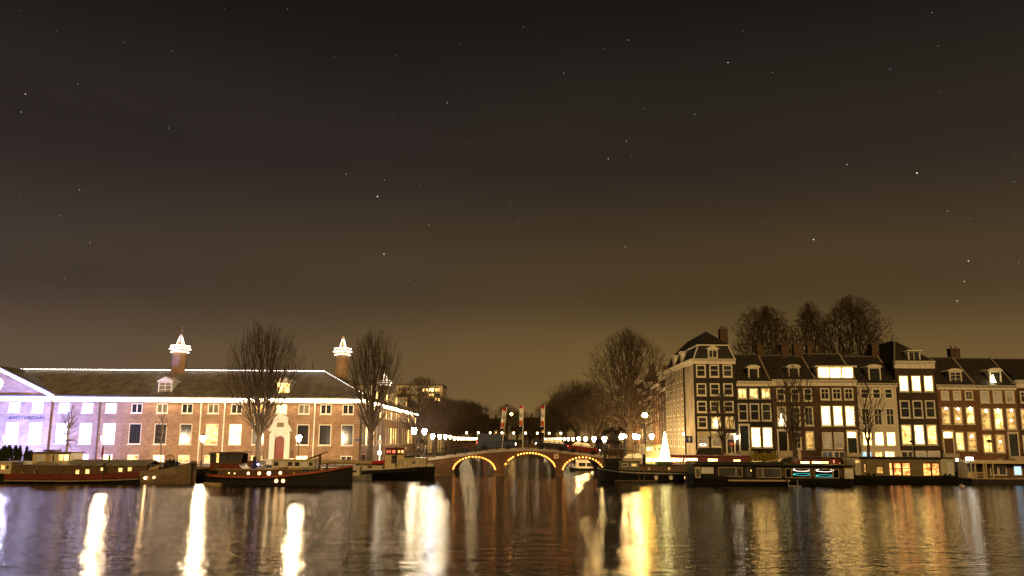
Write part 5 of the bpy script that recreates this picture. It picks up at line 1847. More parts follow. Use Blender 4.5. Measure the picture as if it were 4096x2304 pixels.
# conifers in tubs on a pontoon at the left edge
pont = thing('pontoon', 'low timber pontoon carrying potted conifers behind the barge', 'pontoon', (at(ZA, 100, 400, 97)[0], 97, 0))
xp0, xp1 = at(ZA, -150, 400, 97)[0], at(ZA, 430, 400, 97)[0]
MB().box(xp0, xp1, 95.5, 99, -.3, .9).build('float', WOOD, pont)
MB().box(xp0, xp1, 95.4, 99.1, .9, 1.0).build('deck', PALEWOOD, pont)
CON = mat('conifer_green', (.035, .05, .03), .9, var=.5, scale=6)
rr = random.Random(17)
for i, (x, yt, w) in enumerate(((60, 150, 1.5), (125, 138, 1.3), (205, 142, 1.2), (262, 150, .75), (350, 158, .75), (400, 210, 1.0), (20, 190, 1.3), (-60, 160, 1.3))):
    X, Zt = at(ZA, x, yt, 97)
    c_ = thing('potted_conifer', 'columnar dark conifer in a tub on the pontoon, lit violet from behind', 'plant', (X, 97, 1.0), 'conifers on the pontoon')
    MB().lathe((X, 97, 1.0), [(.24, 0), (.32, .45)], 8).build('tub', WOOD, c_)
    MB().tube((X, 97, 1.4), (X, 97, Zt - .3), .05, .02).build('trunk', BARK, c_)
    m_ = MB()
    hgt = Zt - 1.45
    for k in range(1500):
        u = rr.random() ** .9
        rad = w * .5 * (min(1, u * 5 + .25)) * (1 - u) ** .55 * (.35 + .65 * math.sqrt(rr.random())) * (1 + .25 * math.sin(9 * u + i))
        g = rr.uniform(0, 6.283)
        p = Vector((X + rad * math.cos(g), 97 + rad * math.sin(g), 1.45 + hgt * u))
        d = Vector((math.cos(g) * .6, math.sin(g) * .6, 1)).normalized() * rr.uniform(.1, .22)
        s = Vector((-math.sin(g), math.cos(g), rr.uniform(-.3, .3))) * .045
        m_.quad(p - s, p + s, p + d)
    m_.build('foliage', CON, c_)

# --- dark ship behind, only its bow and stern show
Yk = 92.5
sh = thing('moored_ship', 'dark moored ship whose pale rail shows between the barge and the red wheelhouse', 'boat', (at(ZB, -60, 400, Yk)[0], Yk + 2.3, 0))
kX = lambda x: at(ZB, x, 400, Yk)[0]
ks = [(kX(-520), .3, 1.9), (kX(-430), 1.5, 1.55), (kX(-300), 2.1, 1.35), (kX(60), 2.3, 1.35), (kX(300), 2.3, 1.5), (kX(900), 2.3, 1.5)]
hull(sh, ks, Yk + 2.3, BLACKP, deckm=GREYP)
band(sh, 'rail', ks, Yk + 2.3, -.12, .05, TANP, .05)
MB().box(kX(350), kX(850), Yk + .8, Yk + 3.6, 1.4, 2.1).build('deckhouse', WOOD, sh)

# --- B: converted sailing tug with the red wheelhouse
Yn = 83.5; yc = Yn + 2.3
BX = lambda x, y=520: at(ZB, x, y, Yn)[0]
BZ = lambda y, x=1100: at(ZB, x, y, Yn)[1]
tg = thing('sailing_tug', 'dark grey converted tug with red wheelhouse, orange strake and glowing portholes', 'boat', (BX(1000), yc, 0))
zA, zM, zB = BZ(505, 200), BZ(525, 900), BZ(392, 2035)
def sheer(x):
    u = (x - 900) / 1135
    return zM + (zB - zM) * max(0, u) ** 1.6 if x > 900 else zM + (zA - zM) * ((900 - x) / 780) ** 2
secs = [(BX(120), .5, sheer(120))] + [(BX(x), hb, sheer(x)) for x, hb in ((200, 1.3), (320, 1.9), (520, 2.2), (800, 2.3), (1100, 2.3), (1400, 2.3), (1650, 2.15), (1820, 1.75), (1940, 1.1), (2010, .5))] + [(BX(2038), .06, sheer(2038))]
hull(tg, secs, yc, GREYP, deckm=WOOD, flare=.9)
band(tg, 'strake', secs, yc, -.22, -.02, ORANGEP, .05)
band(tg, 'rubbing_strake', secs, yc, -.34, -.25, BLACKP, .07)
cy = Yn + .45
cZ1 = BZ(452)
cabin(tg, cy, BX(330), BX(1430), sheer(900) - .15, cZ1, 3.6, [], mat('brown_boat_paint', (.12, .07, .04), .5), PALEWOOD, .08, 'coaming', rt=.06)
for x, y, r_, m_ in ((735, 495, .16, None), (875, 495, .18, None), (1000, 495, .2, glow('porthole_hot', (1.0, .66, .32), 16)), (1150, 490, .18, None), (1340, 482, .12, DARKGLASS), (485, 492, .1, None), (557, 497, .09, None)):
    porthole(tg, BX(x, y), cy, BZ(y, x), r_, m_)
for x, y in ((1113, 590), (1200, 590)):
    porthole(tg, BX(x, y), Yn + .02, BZ(y, x), .2, None)
# wheelhouse with raked windows
wy = Yn + .9
X0, X1 = BX(218, 400), BX(600, 400)
zb0, zb1, zt = BZ(460, 400), BZ(365, 400), BZ(240, 400)
f = front(wy)
wh = MB()
wh.box(X0, BX(450, 400), wy, wy + 2.6, zb0, zb1)
wh.build('wheelhouse', REDP, tg)
MB().hexa([(X0 - .15, wy - .2, zt), (BX(660, 230), wy - .2, zt + .06), (BX(660, 230), wy + 2.8, zt + .06), (X0 - .15, wy + 2.8, zt), (X0 - .15, wy - .2, zt + .1), (BX(660, 230), wy - .2, zt + .18), (BX(660, 230), wy + 2.8, zt + .18), (X0 - .15, wy + 2.8, zt + .1)]).build('wheelhouse_roof', WOOD, tg)
cols_ = [(218, 218), (290, 293), (335, 340), (405, 412), (480, 505), (560, 590), (600, 640)]
fz = MB()
for i, (xb0, xt0) in enumerate(cols_):
    a, c_ = BX(xb0, 400), BX(xt0, 250)
    fz.hexa([(a - .05, wy - .03, zb1), (a + .05, wy - .03, zb1), (a + .05, wy + .05, zb1), (a - .05, wy + .05, zb1), (c_ - .05, wy - .03, zt), (c_ + .05, wy - .03, zt), (c_ + .05, wy + .05, zt), (c_ - .05, wy + .05, zt)])
fz.box(X0, BX(600, 400), wy - .04, wy + .05, zb1 - .06, zb1 + .05)
fz.box(X0, BX(600, 400), wy + 2.5, wy + 2.6, zb1, zt)
fz.build('window_posts', WOOD, tg)
for i, ((a0, t0), (a1, t1)) in enumerate(zip(cols_, cols_[1:])):
    MB().quad((BX(a0, 400) + .05, wy, zb1 + .05), (BX(a1, 400) - .05, wy, zb1 + .05), (BX(t1, 250) - .05, wy, zt), (BX(t0, 250) + .05, wy, zt)).build('wheelhouse_window', W_DIM if i != 1 else W_WARM, tg)
MB().box(BX(275, 400), BX(340, 400), wy - .04, wy - .003, zb0, zb1 - .02).build('wheelhouse_door', WOOD, tg)
MB().prism([(BX(450, 400), zb0), (BX(640, 400), zb0), (BX(640, 440), zb0 + .1), (BX(590, 400), zb0 + .55), (BX(450, 400), zb1)], wy, wy + 2.4).build('companionway', REDP, tg)
# funnel, tarp, deckhouse, mast
post(tg, 'funnel', BX(735, 350), yc, zM, BZ(285), .17, IRON)
X, Z = BX(790, 350), BZ(352)
m_ = MB()
for i in range(6):
    a0, a1 = math.pi * i / 6, math.pi * (i + 1) / 6
    m_.quad((X - .55 * math.cos(a0), yc - .6, zM + .1 + 1.2 * math.sin(a0)), (X - .55 * math.cos(a1), yc - .6, zM + .1 + 1.2 * math.sin(a1)), (X - .45 * math.cos(a1), yc + .8, zM + .1 + .9 * math.sin(a1)), (X - .45 * math.cos(a0), yc + .8, zM + .1 + .9 * math.sin(a0)))
m_.build('tarpaulin', mat('blue_tarpaulin', (.06, .05, .16), .5), tg)
MB().ball((X + .2, yc - .75, Z - .25), .1).build('deck_lamp', glow('violet_lamp', (.55, .5, 1), 16), tg)
dy = Yn + 1.0
f = front(dy)
dX = lambda x: at(ZB, x, 370, dy)[0]
dZ = lambda y: at(ZB, 1300, y, dy)[1]
cabin(tg, dy, dX(1055), dX(1600), dZ(432), dZ(328), 2.6, [(dX(1070 + 90 * i), dX(1148 + 90 * i), dZ(408), dZ(340), 'dcdkcd'[i], 'none') for i in range(5)] + [(dX(1522), dX(1590), dZ(408), dZ(340), 'd', 'none')], CREAM, CREAM, .1, 'deckhouse')
X = BX(1615, 350)
post(tg, 'mast', X, yc - .4, zM, BZ(238), .15, WOOD, .12)
x0_, z0_ = BX(1240, 400), BZ(405); x1_, z1_ = BX(1725, 215), BZ(215)
MB().tube((x0_, yc - .7, z0_), (x1_, yc - .7, z1_), .07, .1).build('boom', WOOD, tg)
for a, c_ in ((810, 935), (1090, 1220)):
    MB().hexa([(BX(a), cy + .1, cZ1 + .07), (BX(c_), cy + .1, cZ1 + .2), (BX(c_), cy + .9, cZ1 + .3), (BX(a), cy + .9, cZ1 + .17), (BX(a), cy + .08, cZ1 + .12), (BX(c_), cy + .08, cZ1 + .26), (BX(c_), cy + .9, cZ1 + .36), (BX(a), cy + .9, cZ1 + .23)]).build('skylight', PALEWOOD, tg)
cv = MB()
for i, x in enumerate((1440, 1500, 1560)):
    cv.ball((BX(x), Yn + .9, cZ1 + .1), .32, 8, 5, .6)
cv.build('sail_bundle', TARP, tg)

# tender under the stern
dn = thing('dinghy', 'small pale dinghy afloat under the stern of the red tug', 'dinghy', (BX(320, 640), Yn - .9, 0))
ds = [(BX(225), .1, .42), (BX(245), .45, .36), (BX(330), .62, .3), (BX(420), .55, .3), (BX(462), .42, .32)]
hull(dn, ds, Yn - .9, PALEWOOD, deckm=WOOD, zb=-.12, deck_drop=.16)

# --- C: small grey motor boat
Yc_ = 95.0
CXf = lambda x, y=560: at(ZB, x, y, Yc_)[0]
CZf = lambda y: at(ZB, 2150, y, Yc_)[1]
mb_ = thing('motor_boat', 'small grey motor boat with a white cabin tucked behind the tug bow', 'boat', (CXf(2120), Yc_ + 1, 0))
hs_ = [(CXf(1850), .9, CZf(535)), (CXf(2000), 1.0, CZf(530)), (CXf(2160), 1.0, CZf(522)), (CXf(2260), .75, CZf(508)), (CXf(2322), .1, CZf(500))]
hull(mb_, hs_, Yc_ + 1, STEEL, deckm=GREYP)
cabin(mb_, Yc_ + .3, CXf(1980), CXf(2175), CZf(525), CZf(418), 1.5, [(CXf(2075), CXf(2145), CZf(495), CZf(448), 'd', 'none')], WALLSTEEL, WALLSTEEL, .05)

# --- D: black motor barge with the red-lit wheelhouse
Yn = 99.0; yc = Yn + 2.2
DX = lambda x, y=700: at(ZC, x, y, Yn)[0]
DZ = lambda y, x=700: at(ZC, x, y, Yn)[1]
db = thing('motor_barge', 'black motor barge with cream cabin and a red-lit wheelhouse by the bridge', 'barge', (DX(500), yc, 0))
secs = [(DX(-560), 1.4, DZ(850)), (DX(-450), 2.1, DZ(862)), (DX(100), 2.2, DZ(865)), (DX(600), 2.2, DZ(842)), (DX(900), 2.1, DZ(818)), (DX(1150), 1.6, DZ(796)), (DX(1330), .8, DZ(780)), (DX(1428), .1, DZ(768))]
hull(db, secs, yc, BLACKP, deckm=GREYP, flare=.72)
band(db, 'white_rail', secs, yc, -.07, .03, WALLSTEEL, .05)
MB().prism([(DX(1225), DZ(808)), (DX(1425), DZ(800)), (DX(1345), DZ(742)), (DX(1290), DZ(760))], yc - .9, yc + .9).build('bow_bulwark', WALLSTEEL, db)
cabin(db, Yn + .5, DX(130), DX(545), DZ(850), DZ(772), 3.2, [(DX(293), DX(378), DZ(830), DZ(792), 'd', 'none')], WALLSTEEL, WALLSTEEL, .05, 'fore_cabin', frame=WOOD)
cabin(db, Yn + .5, DX(820), DX(1285), DZ(805), DZ(665), 3.0, [(DX(915), DX(975), DZ(775), DZ(712), 'c', 'none'), (DX(1053), DX(1112), DZ(765), DZ(700), 'd', 'none'), (DX(1130), DX(1190), DZ(760), DZ(700), 'c', 'none')], CREAM, WALLSTEEL, .05, 'aft_cabin')
cabin(db, Yn + .4, DX(595), DX(918), DZ(840), DZ(602), 2.8, [(DX(700), DX(790), DZ(750), DZ(605) - .02, 'd', 'none')], CREAM, name='wheelhouse_base', roof=False, frame=WOOD)
cabin(db, Yn + .4, DX(595), DX(918), DZ(602) + .004, DZ(492), 2.8, [(DX(605), DX(690), DZ(575), DZ(510), 'r', 'two'), (DX(705), DX(775), DZ(575), DZ(510), 'r', 'none'), (DX(800), DX(858), DZ(575), DZ(510), 'w', 'none'), (DX(865), DX(910), DZ(575), DZ(510), 'w', 'none')], REDP, REDP, .14, 'wheelhouse', frame=REDP)
post(db, 'pole', DX(792, 600), Yn + .1, DZ(800), DZ(462), .08, IRON)
MB().box(DX(925), DX(1085), Yn + .9, Yn + 2.5, DZ(665), DZ(608)).build('deck_box', GREYP, db)
rl = MB()
for k in range(7):
    x = DX(830 + k * 72)
    z = DZ(818 - k * 6)
    rl.tube((x, Yn + .12, z - .1), (x, Yn + .12, z + .85), .022, n=5)
for hh in (.85, .45):
    rl.tube((DX(830), Yn + .12, DZ(818) + hh), (DX(830 + 6 * 72), Yn + .12, DZ(782) + hh), .022, n=5)
rl.build('railing', STEEL, db)
# long spar resting on trestles
x0_, z0_ = at(ZB, 1640, 348, Yn); x1_, z1_ = at(ZB, 2500, 358, Yn)
MB().tube((x0_, Yn + .3, z0_), (x1_ - 1.4, Yn + .3, z1_), .2, .2, 8).build('spar', PALEWOOD, db)
MB().tube((x1_ - 1.4, Yn + .3, z1_), (x1_, Yn + .3, z1_ + .05), .2, .24, 8).build('spar_cover', mat('red_cloth', (.4, .02, .03), .8), db)
for x in (1760, 2150):
    X = at(ZB, x, 380, Yn)[0]
    MB().box(X - .08, X + .08, Yn + .15, Yn + .5, DZ(870), z0_ - .18).build('trestle', IRON, db)

DSTEEL = mat('dull_grey_steel', (.13, .12, .10), .55, .2, var=.3, scale=2)
# --- E: black harbour tug on the right
Yn = 96.5; yc = Yn + 2.0
EX = lambda x, y=750: at(ZE, x, y, Yn)[0]
EZ = lambda y, x=800: at(ZE, x, y, Yn)[1]
et = thing('harbour_tug', 'black tug with an open-posted wheelhouse, grey cabin and round portholes beside the bridge', 'boat', (EX(800), yc, 0))
secs = [(EX(65), .1, EZ(690)), (EX(110), .75, EZ(705)), (EX(200), 1.3, EZ(722)), (EX(400), 1.85, EZ(745)), (EX(700), 2.0, EZ(762)), (EX(1100), 2.0, EZ(770)), (EX(1500), 2.0, EZ(772)), (EX(1680), 1.5, EZ(772))]
hull(et, secs, yc, BLACKP, deckm=GREYP, flare=.9)
band(et, 'rubbing_strake', secs, yc, -.28, -.16, STEEL, .06)
for x, m_ in ((1015, W_DIM), (1262, W_DIM), (1515, L_PORT)):
    porthole(et, EX(x, 870), Yn + .02, EZ(870), .23, W_CURT if m_ is W_DIM else m_)
cabin(et, Yn + .4, EX(405), EX(755), EZ(760), EZ(612), 2.6, [(EX(455), EX(560), EZ(695), EZ(640), 'd', 'none'), (EX(612), EX(715), EZ(695), EZ(640), 'a', 'none')], DSTEEL, DSTEEL, .05, 'fore_cabin')
cabin(et, Yn + .5, EX(755), EX(1690), EZ(780), EZ(672), 2.6, [], mat('brown_boat_paint', (.12, .07, .04), .5), GREYP, .05, 'long_cabin')
for x, m_ in ((910, W_CURT), (1245, W_AMBER)):
    porthole(et, EX(x, 720), Yn + .5, EZ(722), .16, m_)
wy = Yn + .9
wb = MB().box(EX(190), EX(480), wy, wy + 2.2, EZ(740), EZ(565))
wb.build('wheelhouse_base', BLACKP, et)
ps = MB()
for k in range(7):
    x = EX(190 + k * 47)
    for yy in (wy, wy + 2.1):
        ps.box(x, x + .1, yy, yy + .1, EZ(565), EZ(425))
for k in range(1, 5):
    for x in (EX(190), EX(472)):
        ps.box(x, x + .1, wy + .42 * k, wy + .42 * k + .1, EZ(565), EZ(425))
ps.build('wheelhouse_posts', WOOD, et)
MB().box(EX(170), EX(495), wy - .15, wy + 2.35, EZ(425), EZ(403)).build('wheelhouse_roof', WOOD, et)
post(et, 'samson_post', EX(835, 570), Yn + .7, EZ(680), EZ(490), .16, BLACKP)
MB().torus((EX(775, 820), Yn - .06, EZ(830)), .62, .03, 'y', 22, 5, sx=.55, sz=1.1).build('mooring_rope', PALEWOOD, et)
MB().box(EX(1070), EX(1310), Yn + .8, Yn + 2.6, EZ(690), EZ(612)).build('green_canopy', mat('green_canvas', (.07, .11, .03), .7), et)
for k in range(4):
    x = EX(1390 + 45 * k)
    MB().box(x, x + .05, Yn + .8, Yn + 1.6, EZ(672), EZ(605)).build('deck_rack', CREAM, et)
rf = thing('raft', 'flat grey work raft floating alongside the black tug', 'raft', (EX(660, 930), Yn - .7, 0))
MB().box(EX(310), EX(1005), Yn - 1.2, Yn - .25, -.15, .2).build('float', GREYP, rf)
MB().box(EX(305), EX(1010), Yn - 1.25, Yn - 1.2, .14, .24).build('edge', WOOD, rf)

# christmas tree of lights on the deck behind
X, Zb = at(ZE, 1170, 590, 99.5); Zt = at(ZE, 1165, 95, 99.5)[1]
ct = thing('light_tree', 'christmas tree made of white fairy lights on the deck behind the black tug', 'christmas tree', (X, 99.5, Zb))
post(ct, 'pole', X, 99.5, Zb - .1, Zt, .04, IRON)
m_ = MB()
rr = random.Random(4)
hgt = Zt - Zb
for k in range(420):
    u = k / 420
    rad = .50 * (1 - u) ** .9 + .03
    g = u * 2 * math.pi * 16
    m_.ball((X + rad * math.cos(g), 99.5 + rad * math.sin(g), Zb + .1 + hgt * .93 * u), .055, 5, 4)
FT = glow('light_tree_bulb', (1.0, .80, .28), 14)
m_.build('fairy_lights', FT, ct, kind='stuff')
m_ = MB()
for k in range(90):
    u = rr.random()
    m_.ball((X - 2.1 + 4.4 * u, 99.3 + rr.uniform(-.4, .6), Zb - .1 + rr.uniform(0, .35)), .06, 5, 4)
m_.build('deck_lights', FT, ct, kind='stuff')
sp_ = MB()
for k in range(64):
    u0, u1 = k / 64, (k + 1) / 64
    a, c_ = u0 * 50, u1 * 50
    sp_.tube((X + .48 * (1 - u0) * math.cos(a), 99.5 + .48 * (1 - u0) * math.sin(a), Zb + hgt * .93 * u0), (X + .48 * (1 - u1) * math.cos(c_), 99.5 + .48 * (1 - u1) * math.sin(c_), Zb + hgt * .93 * u1), .015, n=3)
sp_.build('wire_frame', IRON, ct)

# --- E2: long red-brown barge moored at the quay behind
Yn = 99.0
QX = lambda x, y=560: at(ZE, x, y, Yn)[0]
QZ = lambda y, x=1700: at(ZE, x, y, Yn)[1]
rb2 = thing('residential_barge', 'long red-brown barge with a row of blazing windows moored at the quay', 'barge', (QX(1900), Yn + 2.2, 0))
ks = [(QX(840), .9, 1.3), (QX(960), 1.8, 1.1), (QX(1300), 2.2, 1.0), (QX(2600), 2.2, 1.0), (QX(3300), 2.2, 1.0), (QX(4300), 2.1, 1.05), (QX(4450), 1.0, 1.3)]
hull(rb2, ks, Yn + 2.3, BLACKP, deckm=GREYP)
lw = [(QX(1270), QX(1440), QZ(600), QZ(545), 'W', 'none'), (QX(1535), QX(1725), QZ(603), QZ(548), 'W', 'none'), (QX(1885), QX(2060), QZ(610), QZ(555), 'W', 'none'), (QX(2310), QX(2440), QZ(606), QZ(570), 'W', 'none')]
cabin(rb2, Yn + .4, QX(1255), QX(2600), .9, QZ(522), 3.6, lw, REDP, REDP, .1, 'long_cabin', frame=REDP)
g2 = lambda x, y: at(ZG, x, y, Yn)
lw = [(g2(1640, 400)[0], g2(1780, 400)[0], g2(1700, 425)[1], g2(1700, 385)[1], 'W', 'none'), (g2(1810, 400)[0], g2(2065, 400)[0], g2(1900, 425)[1], g2(1900, 385)[1], 'W', 'none'), (g2(2120, 400)[0], g2(2160, 400)[0], g2(2100, 425)[1], g2(2100, 360)[1], 'r', 'none'), (g2(2205, 400)[0], g2(2245, 400)[0], g2(2200, 428)[1], g2(2200, 405)[1], 'o', 'none')]
cabin(rb2, Yn + .42, g2(1600, 400)[0], g2(2430, 400)[0], .9, g2(2000, 345)[1], 3.2, lw, REDP, BLACKP, .1, 'stern_cabin', frame=REDP)
cabin(rb2, Yn + 1.0, QX(855, 450), QX(1130, 450), 1.0, QZ(345, 1000), 2.4, [(QX(880, 450), QX(940, 450), QZ(440, 900), QZ(365, 900), 'W', 'none'), (QX(950, 450), QX(985, 450), QZ(440, 960), QZ(360, 960), 'W', 'none'), (QX(1010, 450), QX(1050, 450), QZ(435, 1030), QZ(365, 1030), 'c', 'none'), (QX(1070, 450), QX(1118, 450), QZ(435, 1090), QZ(365, 1090), 'd', 'none')], CREAM, CREAM, .1, 'wheelhouse')

# --- F: modern black houseboat with long windows
Yn = 89.5
FX = lambda x, y=560: at(ZG, x, y, Yn)[0]
FZ = lambda y, x=1250: at(ZG, x, y, Yn)[1]
fb = thing('houseboat', 'long black houseboat with pale-framed windows and ring lamps glowing inside', 'houseboat', (FX(1250), Yn + 2.4, 0))
secs = [(FX(15, 620), .7, FZ(575)), (FX(70), 1.7, FZ(590)), (FX(200), 2.3, FZ(602)), (FX(900), 2.4, FZ(628)), (FX(1600), 2.4, FZ(640)), (FX(2200), 2.3, FZ(636)), (FX(2400), 1.7, FZ(618)), (FX(2480), .7, FZ(605))]
hull(fb, secs, Yn + 2.4, BLACKP, deckm=GREYP, flare=.9)
fy = Yn + .35
CG = clear_glass()
PFR = mat('pale_window_frame', (.50, .40, .24), .5)
zc0 = FZ(640) - .02
zc1_ = FZ(455)
wl2 = [(175, 362, 480, 578), (428, 690, 478, 622), (698, 786, 480, 624), (995, 1082, 486, 630), (1088, 1356, 488, 632), (1420, 1510, 492, 632), (1514, 1786, 492, 634), (1850, 2118, 495, 634), (2122, 2214, 496, 634)]
wl3 = [(FX(a), FX(b), FZ(d), FZ(c), k, 'none') for (a, b, c, d), k in zip(wl2, 'cdkddkkkk')]
f = front(fy)
w = wall_mesh(f, FX(85), FX(2420), zc0, zc1_, [p[:4] for p in wl3] + [(FX(832), FX(922), zc0 + .01, FZ(442) - .04)], .1)
xa_, xb_ = FX(85), FX(2420)
for x in (xa_, xb_):
    w.quad((x, fy, zc0), (x, fy + 4, zc0), (x, fy + 4, zc1_), (x, fy, zc1_))
w.quad((xa_, fy + 4, zc0), (xb_, fy + 4, zc0), (xb_, fy + 4, zc1_), (xa_, fy + 4, zc1_))
w.build('cabin', BLACKP, fb)
for i, p in enumerate(wl3):
    window(fb, f, *p, frame=PFR, fw=.05, n=.02, sill=False, pane=CG if i >= 5 else None)
MB().box(FX(832), FX(922), fy + .02, fy + .06, zc0, zc1_ - .05).build('door', mat('slate_paint', (.03, .035, .035), .4), fb)
MB().box(FX(912, 520) - .03, FX(912, 520) + .03, fy - .03, fy + .02, FZ(540), FZ(515)).build('door_lamp', W_WARM, fb)
MB().box(xa_ - .2, FX(925), fy - .25, fy + 4.2, zc1_, zc1_ + .1).build('roof', BLACKP, fb)
MB().box(FX(928), xb_ + .2, fy - .25, fy + 4.2, zc1_ + .003, zc1_ + .1).build('roof', BLACKP, fb)
MB().box(FX(110), FX(1440), fy + .6, fy + 3.6, zc1_ + .1, FZ(405)).build('raised_roof', GREYP, fb)
MB().box(FX(990), FX(1115), fy + .5, fy + 1.8, FZ(405) + .004, FZ(405) + .08).build('green_roof_light', mat('green_glass', (.18, .32, .16), .25), fb)
# end bays with glass
for a, b in ((85, 160), (2285, 2420)):
    q = MB().box(FX(a), FX(b), fy - .12, fy - .004, FZ(640), FZ(478))
    q.build('end_bay', PFR, fb)
    MB().box(FX(a + 14), FX(b - 14), fy - .14, fy - .12, FZ(625), FZ(505)).build('pane', W_DIM if a < 1000 else W_CURT, fb)
# interior back wall so the rooms read as rooms
for a, c_, z, rx, m_ in ((1650, 1650, 512, .95, 'w'), (1650, 1650, 580, .95, 't'), (1985, 1985, 520, .98, 'w'), (1985, 1985, 600, .95, 't')):
    X = at(ZG, a, z, fy + .8)[0]; Zz = at(ZG, a, z, fy + .8)[1]
    rl = thing('ring_lamp', {('w', 1650): 'white glowing ring lamp upper in the left ring window', ('t', 1650): 'teal glowing ring lamp lower in the left ring window', ('w', 1985): 'white glowing ring lamp upper in the right ring window', ('t', 1985): 'teal glowing ring lamp lower in the right ring window'}[(m_, a)].replace('left', 'wider-set').replace('right', 'end'), 'lamp', (X, fy + .8, Zz), 'ring lamps in the houseboat')
    MB().torus((X, fy + .8, Zz), .88, .045, 'y', 28, 5, sx=1.0, sz=.17 if m_ == 'w' else .13).build('ring', glow('ring_white', (1.0, .72, .6), 9) if m_ == 'w' else glow('ring_teal', (.08, .75, .62), 3.0), rl)
    MB().tube((X, fy + .8, Zz + .12), (X, fy + .8, zc1_), .012, n=4).build('cord', IRON, rl)
MB().box(FX(555, 668), FX(1470, 668), Yn - .12, Yn - .02, FZ(684), FZ(660)).build('fender_beam', PALEWOOD, fb)
pl_ = MB().box(FX(1405), FX(1600), Yn - .75, Yn - .1, FZ(752) + .02, FZ(738)).box(FX(1405), FX(1412), Yn - .7, Yn - .1, FZ(738), FZ(660)).box(FX(1540), FX(1550), Yn - .7, Yn - .1, FZ(738), FZ(660))
pl_.build('boarding_step', STEEL, fb)
for k in range(5):
    MB().box(FX(1366 + 0), FX(1410), fy - .03, fy - .006, FZ(505 + k * 26), FZ(490 + k * 26)).build('louvre_slat', WOOD, fb)
    MB().box(FX(1792), FX(1842), fy - .03, fy - .006, FZ(508 + k * 26), FZ(493 + k * 26)).build('louvre_slat', WOOD, fb)
    MB().box(FX(2222), FX(2278), fy - .03, fy - .006, FZ(512 + k * 26), FZ(497 + k * 26)).build('louvre_slat', WOOD, fb)
# things on its roof
zr_ = FZ(405)
X = at(ZG, 1615, 330, Yn + 2)[0]
um = thing('furled_parasol', 'furled cream parasol standing on the houseboat roof terrace', 'parasol', (X, Yn + 2, zc1_ + .1))
post(um, 'pole', X, Yn + 2, zc1_ + .1, at(ZG, 1615, 280, Yn + 2)[1], .03, WOOD)
MB().lathe((X, Yn + 2, zc1_ + .5), [(.06, 0), (.2, .15), (.17, .7), (.05, 1.35)], 8).build('canopy', CREAM, um)
x0_, z0_ = at(ZG, 1110, 398, Yn + 1.2); x1_, z1_ = at(ZG, 1420, 325, Yn + 1.2)
pk = thing('gangplank', 'pale wooden plank propped at a slant on the black houseboat roof', 'plank', (x0_, Yn + 1.2, z0_))
MB().hexa([(x0_, Yn + 1.1, z0_ - .05), (x1_, Yn + 1.1, z1_ - .05), (x1_, Yn + 1.4, z1_ - .05), (x0_, Yn + 1.4, z0_ - .05), (x0_, Yn + 1.1, z0_ + .05), (x1_, Yn + 1.1, z1_ + .05), (x1_, Yn + 1.4, z1_ + .05), (x0_, Yn + 1.4, z0_ + .05)]).build('plank', PALEWOOD, pk)
MB().tube((x1_ - .3, Yn + 1.25, z1_ - .05), (x1_ - .3, Yn + 1.25, zc1_ + .1), .03).build('prop', WOOD, pk)

# --- G: wooden houseboat with orange windows
Yn = 95.0
GX = lambda x, y=500: at(ZH, x, y, Yn)[0]
GZ = lambda y, x=800: at(ZH, x, y, Yn)[1]
gb = thing('houseboat', 'wooden clapboard houseboat with glowing orange windows on a black hull', 'houseboat', (GX(900), Yn + 2.4, 0))
secs = [(GX(40, 620), .9, GZ(590)), (GX(110), 1.8, GZ(598)), (GX(260), 2.3, GZ(602)), (GX(900), 2.4, GZ(612)), (GX(1350), 2.3, GZ(605)), (GX(1560), 1.7, GZ(588)), (GX(1690), .9, GZ(568)), (GX(1755), .1, GZ(552))]
hull(gb, secs, Yn + 2.4, BLACKP, deckm=GREYP, flare=.9)
gy = Yn + .4
f = front(gy)
gw = [(GX(228), GX(262), GZ(560), GZ(430), 'a', 'none'), (GX(410), GX(520), GZ(578), GZ(472), 'a', 'none'), (GX(606), GX(655), GZ(603), GZ(412), 'o', S), (GX(670), GX(785), GZ(603), GZ(412), 'o', S), (GX(800), GX(922), GZ(603), GZ(412), 'o', S), (GX(1108), GX(1226), GZ(605), GZ(415), 'o', S), (GX(1238), GX(1352), GZ(605), GZ(415), 'o', S)]
CLAP = mat('olive_clapboard', (.16, .12, .06), .6, var=.25, scale=2)
cabin(gb, gy, GX(190), GX(1365), GZ(612), GZ(352), 3.8, gw, CLAP, BLACKP, .2, 'cabin', frame=WOOD, rt=.16)
bd = 0
zlo, zhi = GZ(604), GZ(356)
nbd = 15
for k in range(nbd):       # lapped boards, cut where the windows are
    z0_, z1_ = zlo + (zhi - zlo) * k / nbd, zlo + (zhi - zlo) * (k + 1) / nbd
    cuts = sorted([(p[0] - .03, p[1] + .03) for p in gw if p[2] - .03 < z1_ and p[3] + .03 > z0_])
    a = GX(195)
    for c0, c1 in cuts + [(GX(1362), None)]:
        if c0 - a > .1:
            MB().hexa([(a, gy - .05, z0_), (c0, gy - .05, z0_), (c0, gy - .004, z0_), (a, gy - .004, z0_), (a, gy - .012, z1_ - .01), (c0, gy - .012, z1_ - .01), (c0, gy - .004, z1_ - .01), (a, gy - .004, z1_ - .01)]).build('clapboard', CLAP, gb)
        a = c1
PG = mat('pale_green_board', (.42, .43, .32), .6, var=.1)
cabin(gb, gy + .02, GX(98), GX(188), GZ(600), GZ(350), 3.4, [(GX(108), GX(178), GZ(425), GZ(372), 'w', 'none')], PG, name='porch', roof=False)
cabin(gb, gy + .02, GX(1368), GX(1572), GZ(600), GZ(345), 3.2, [(GX(1478), GX(1560), GZ(590), GZ(400), 'c', 'none')], PG, BLACKP, .1, 'bow_cabin')
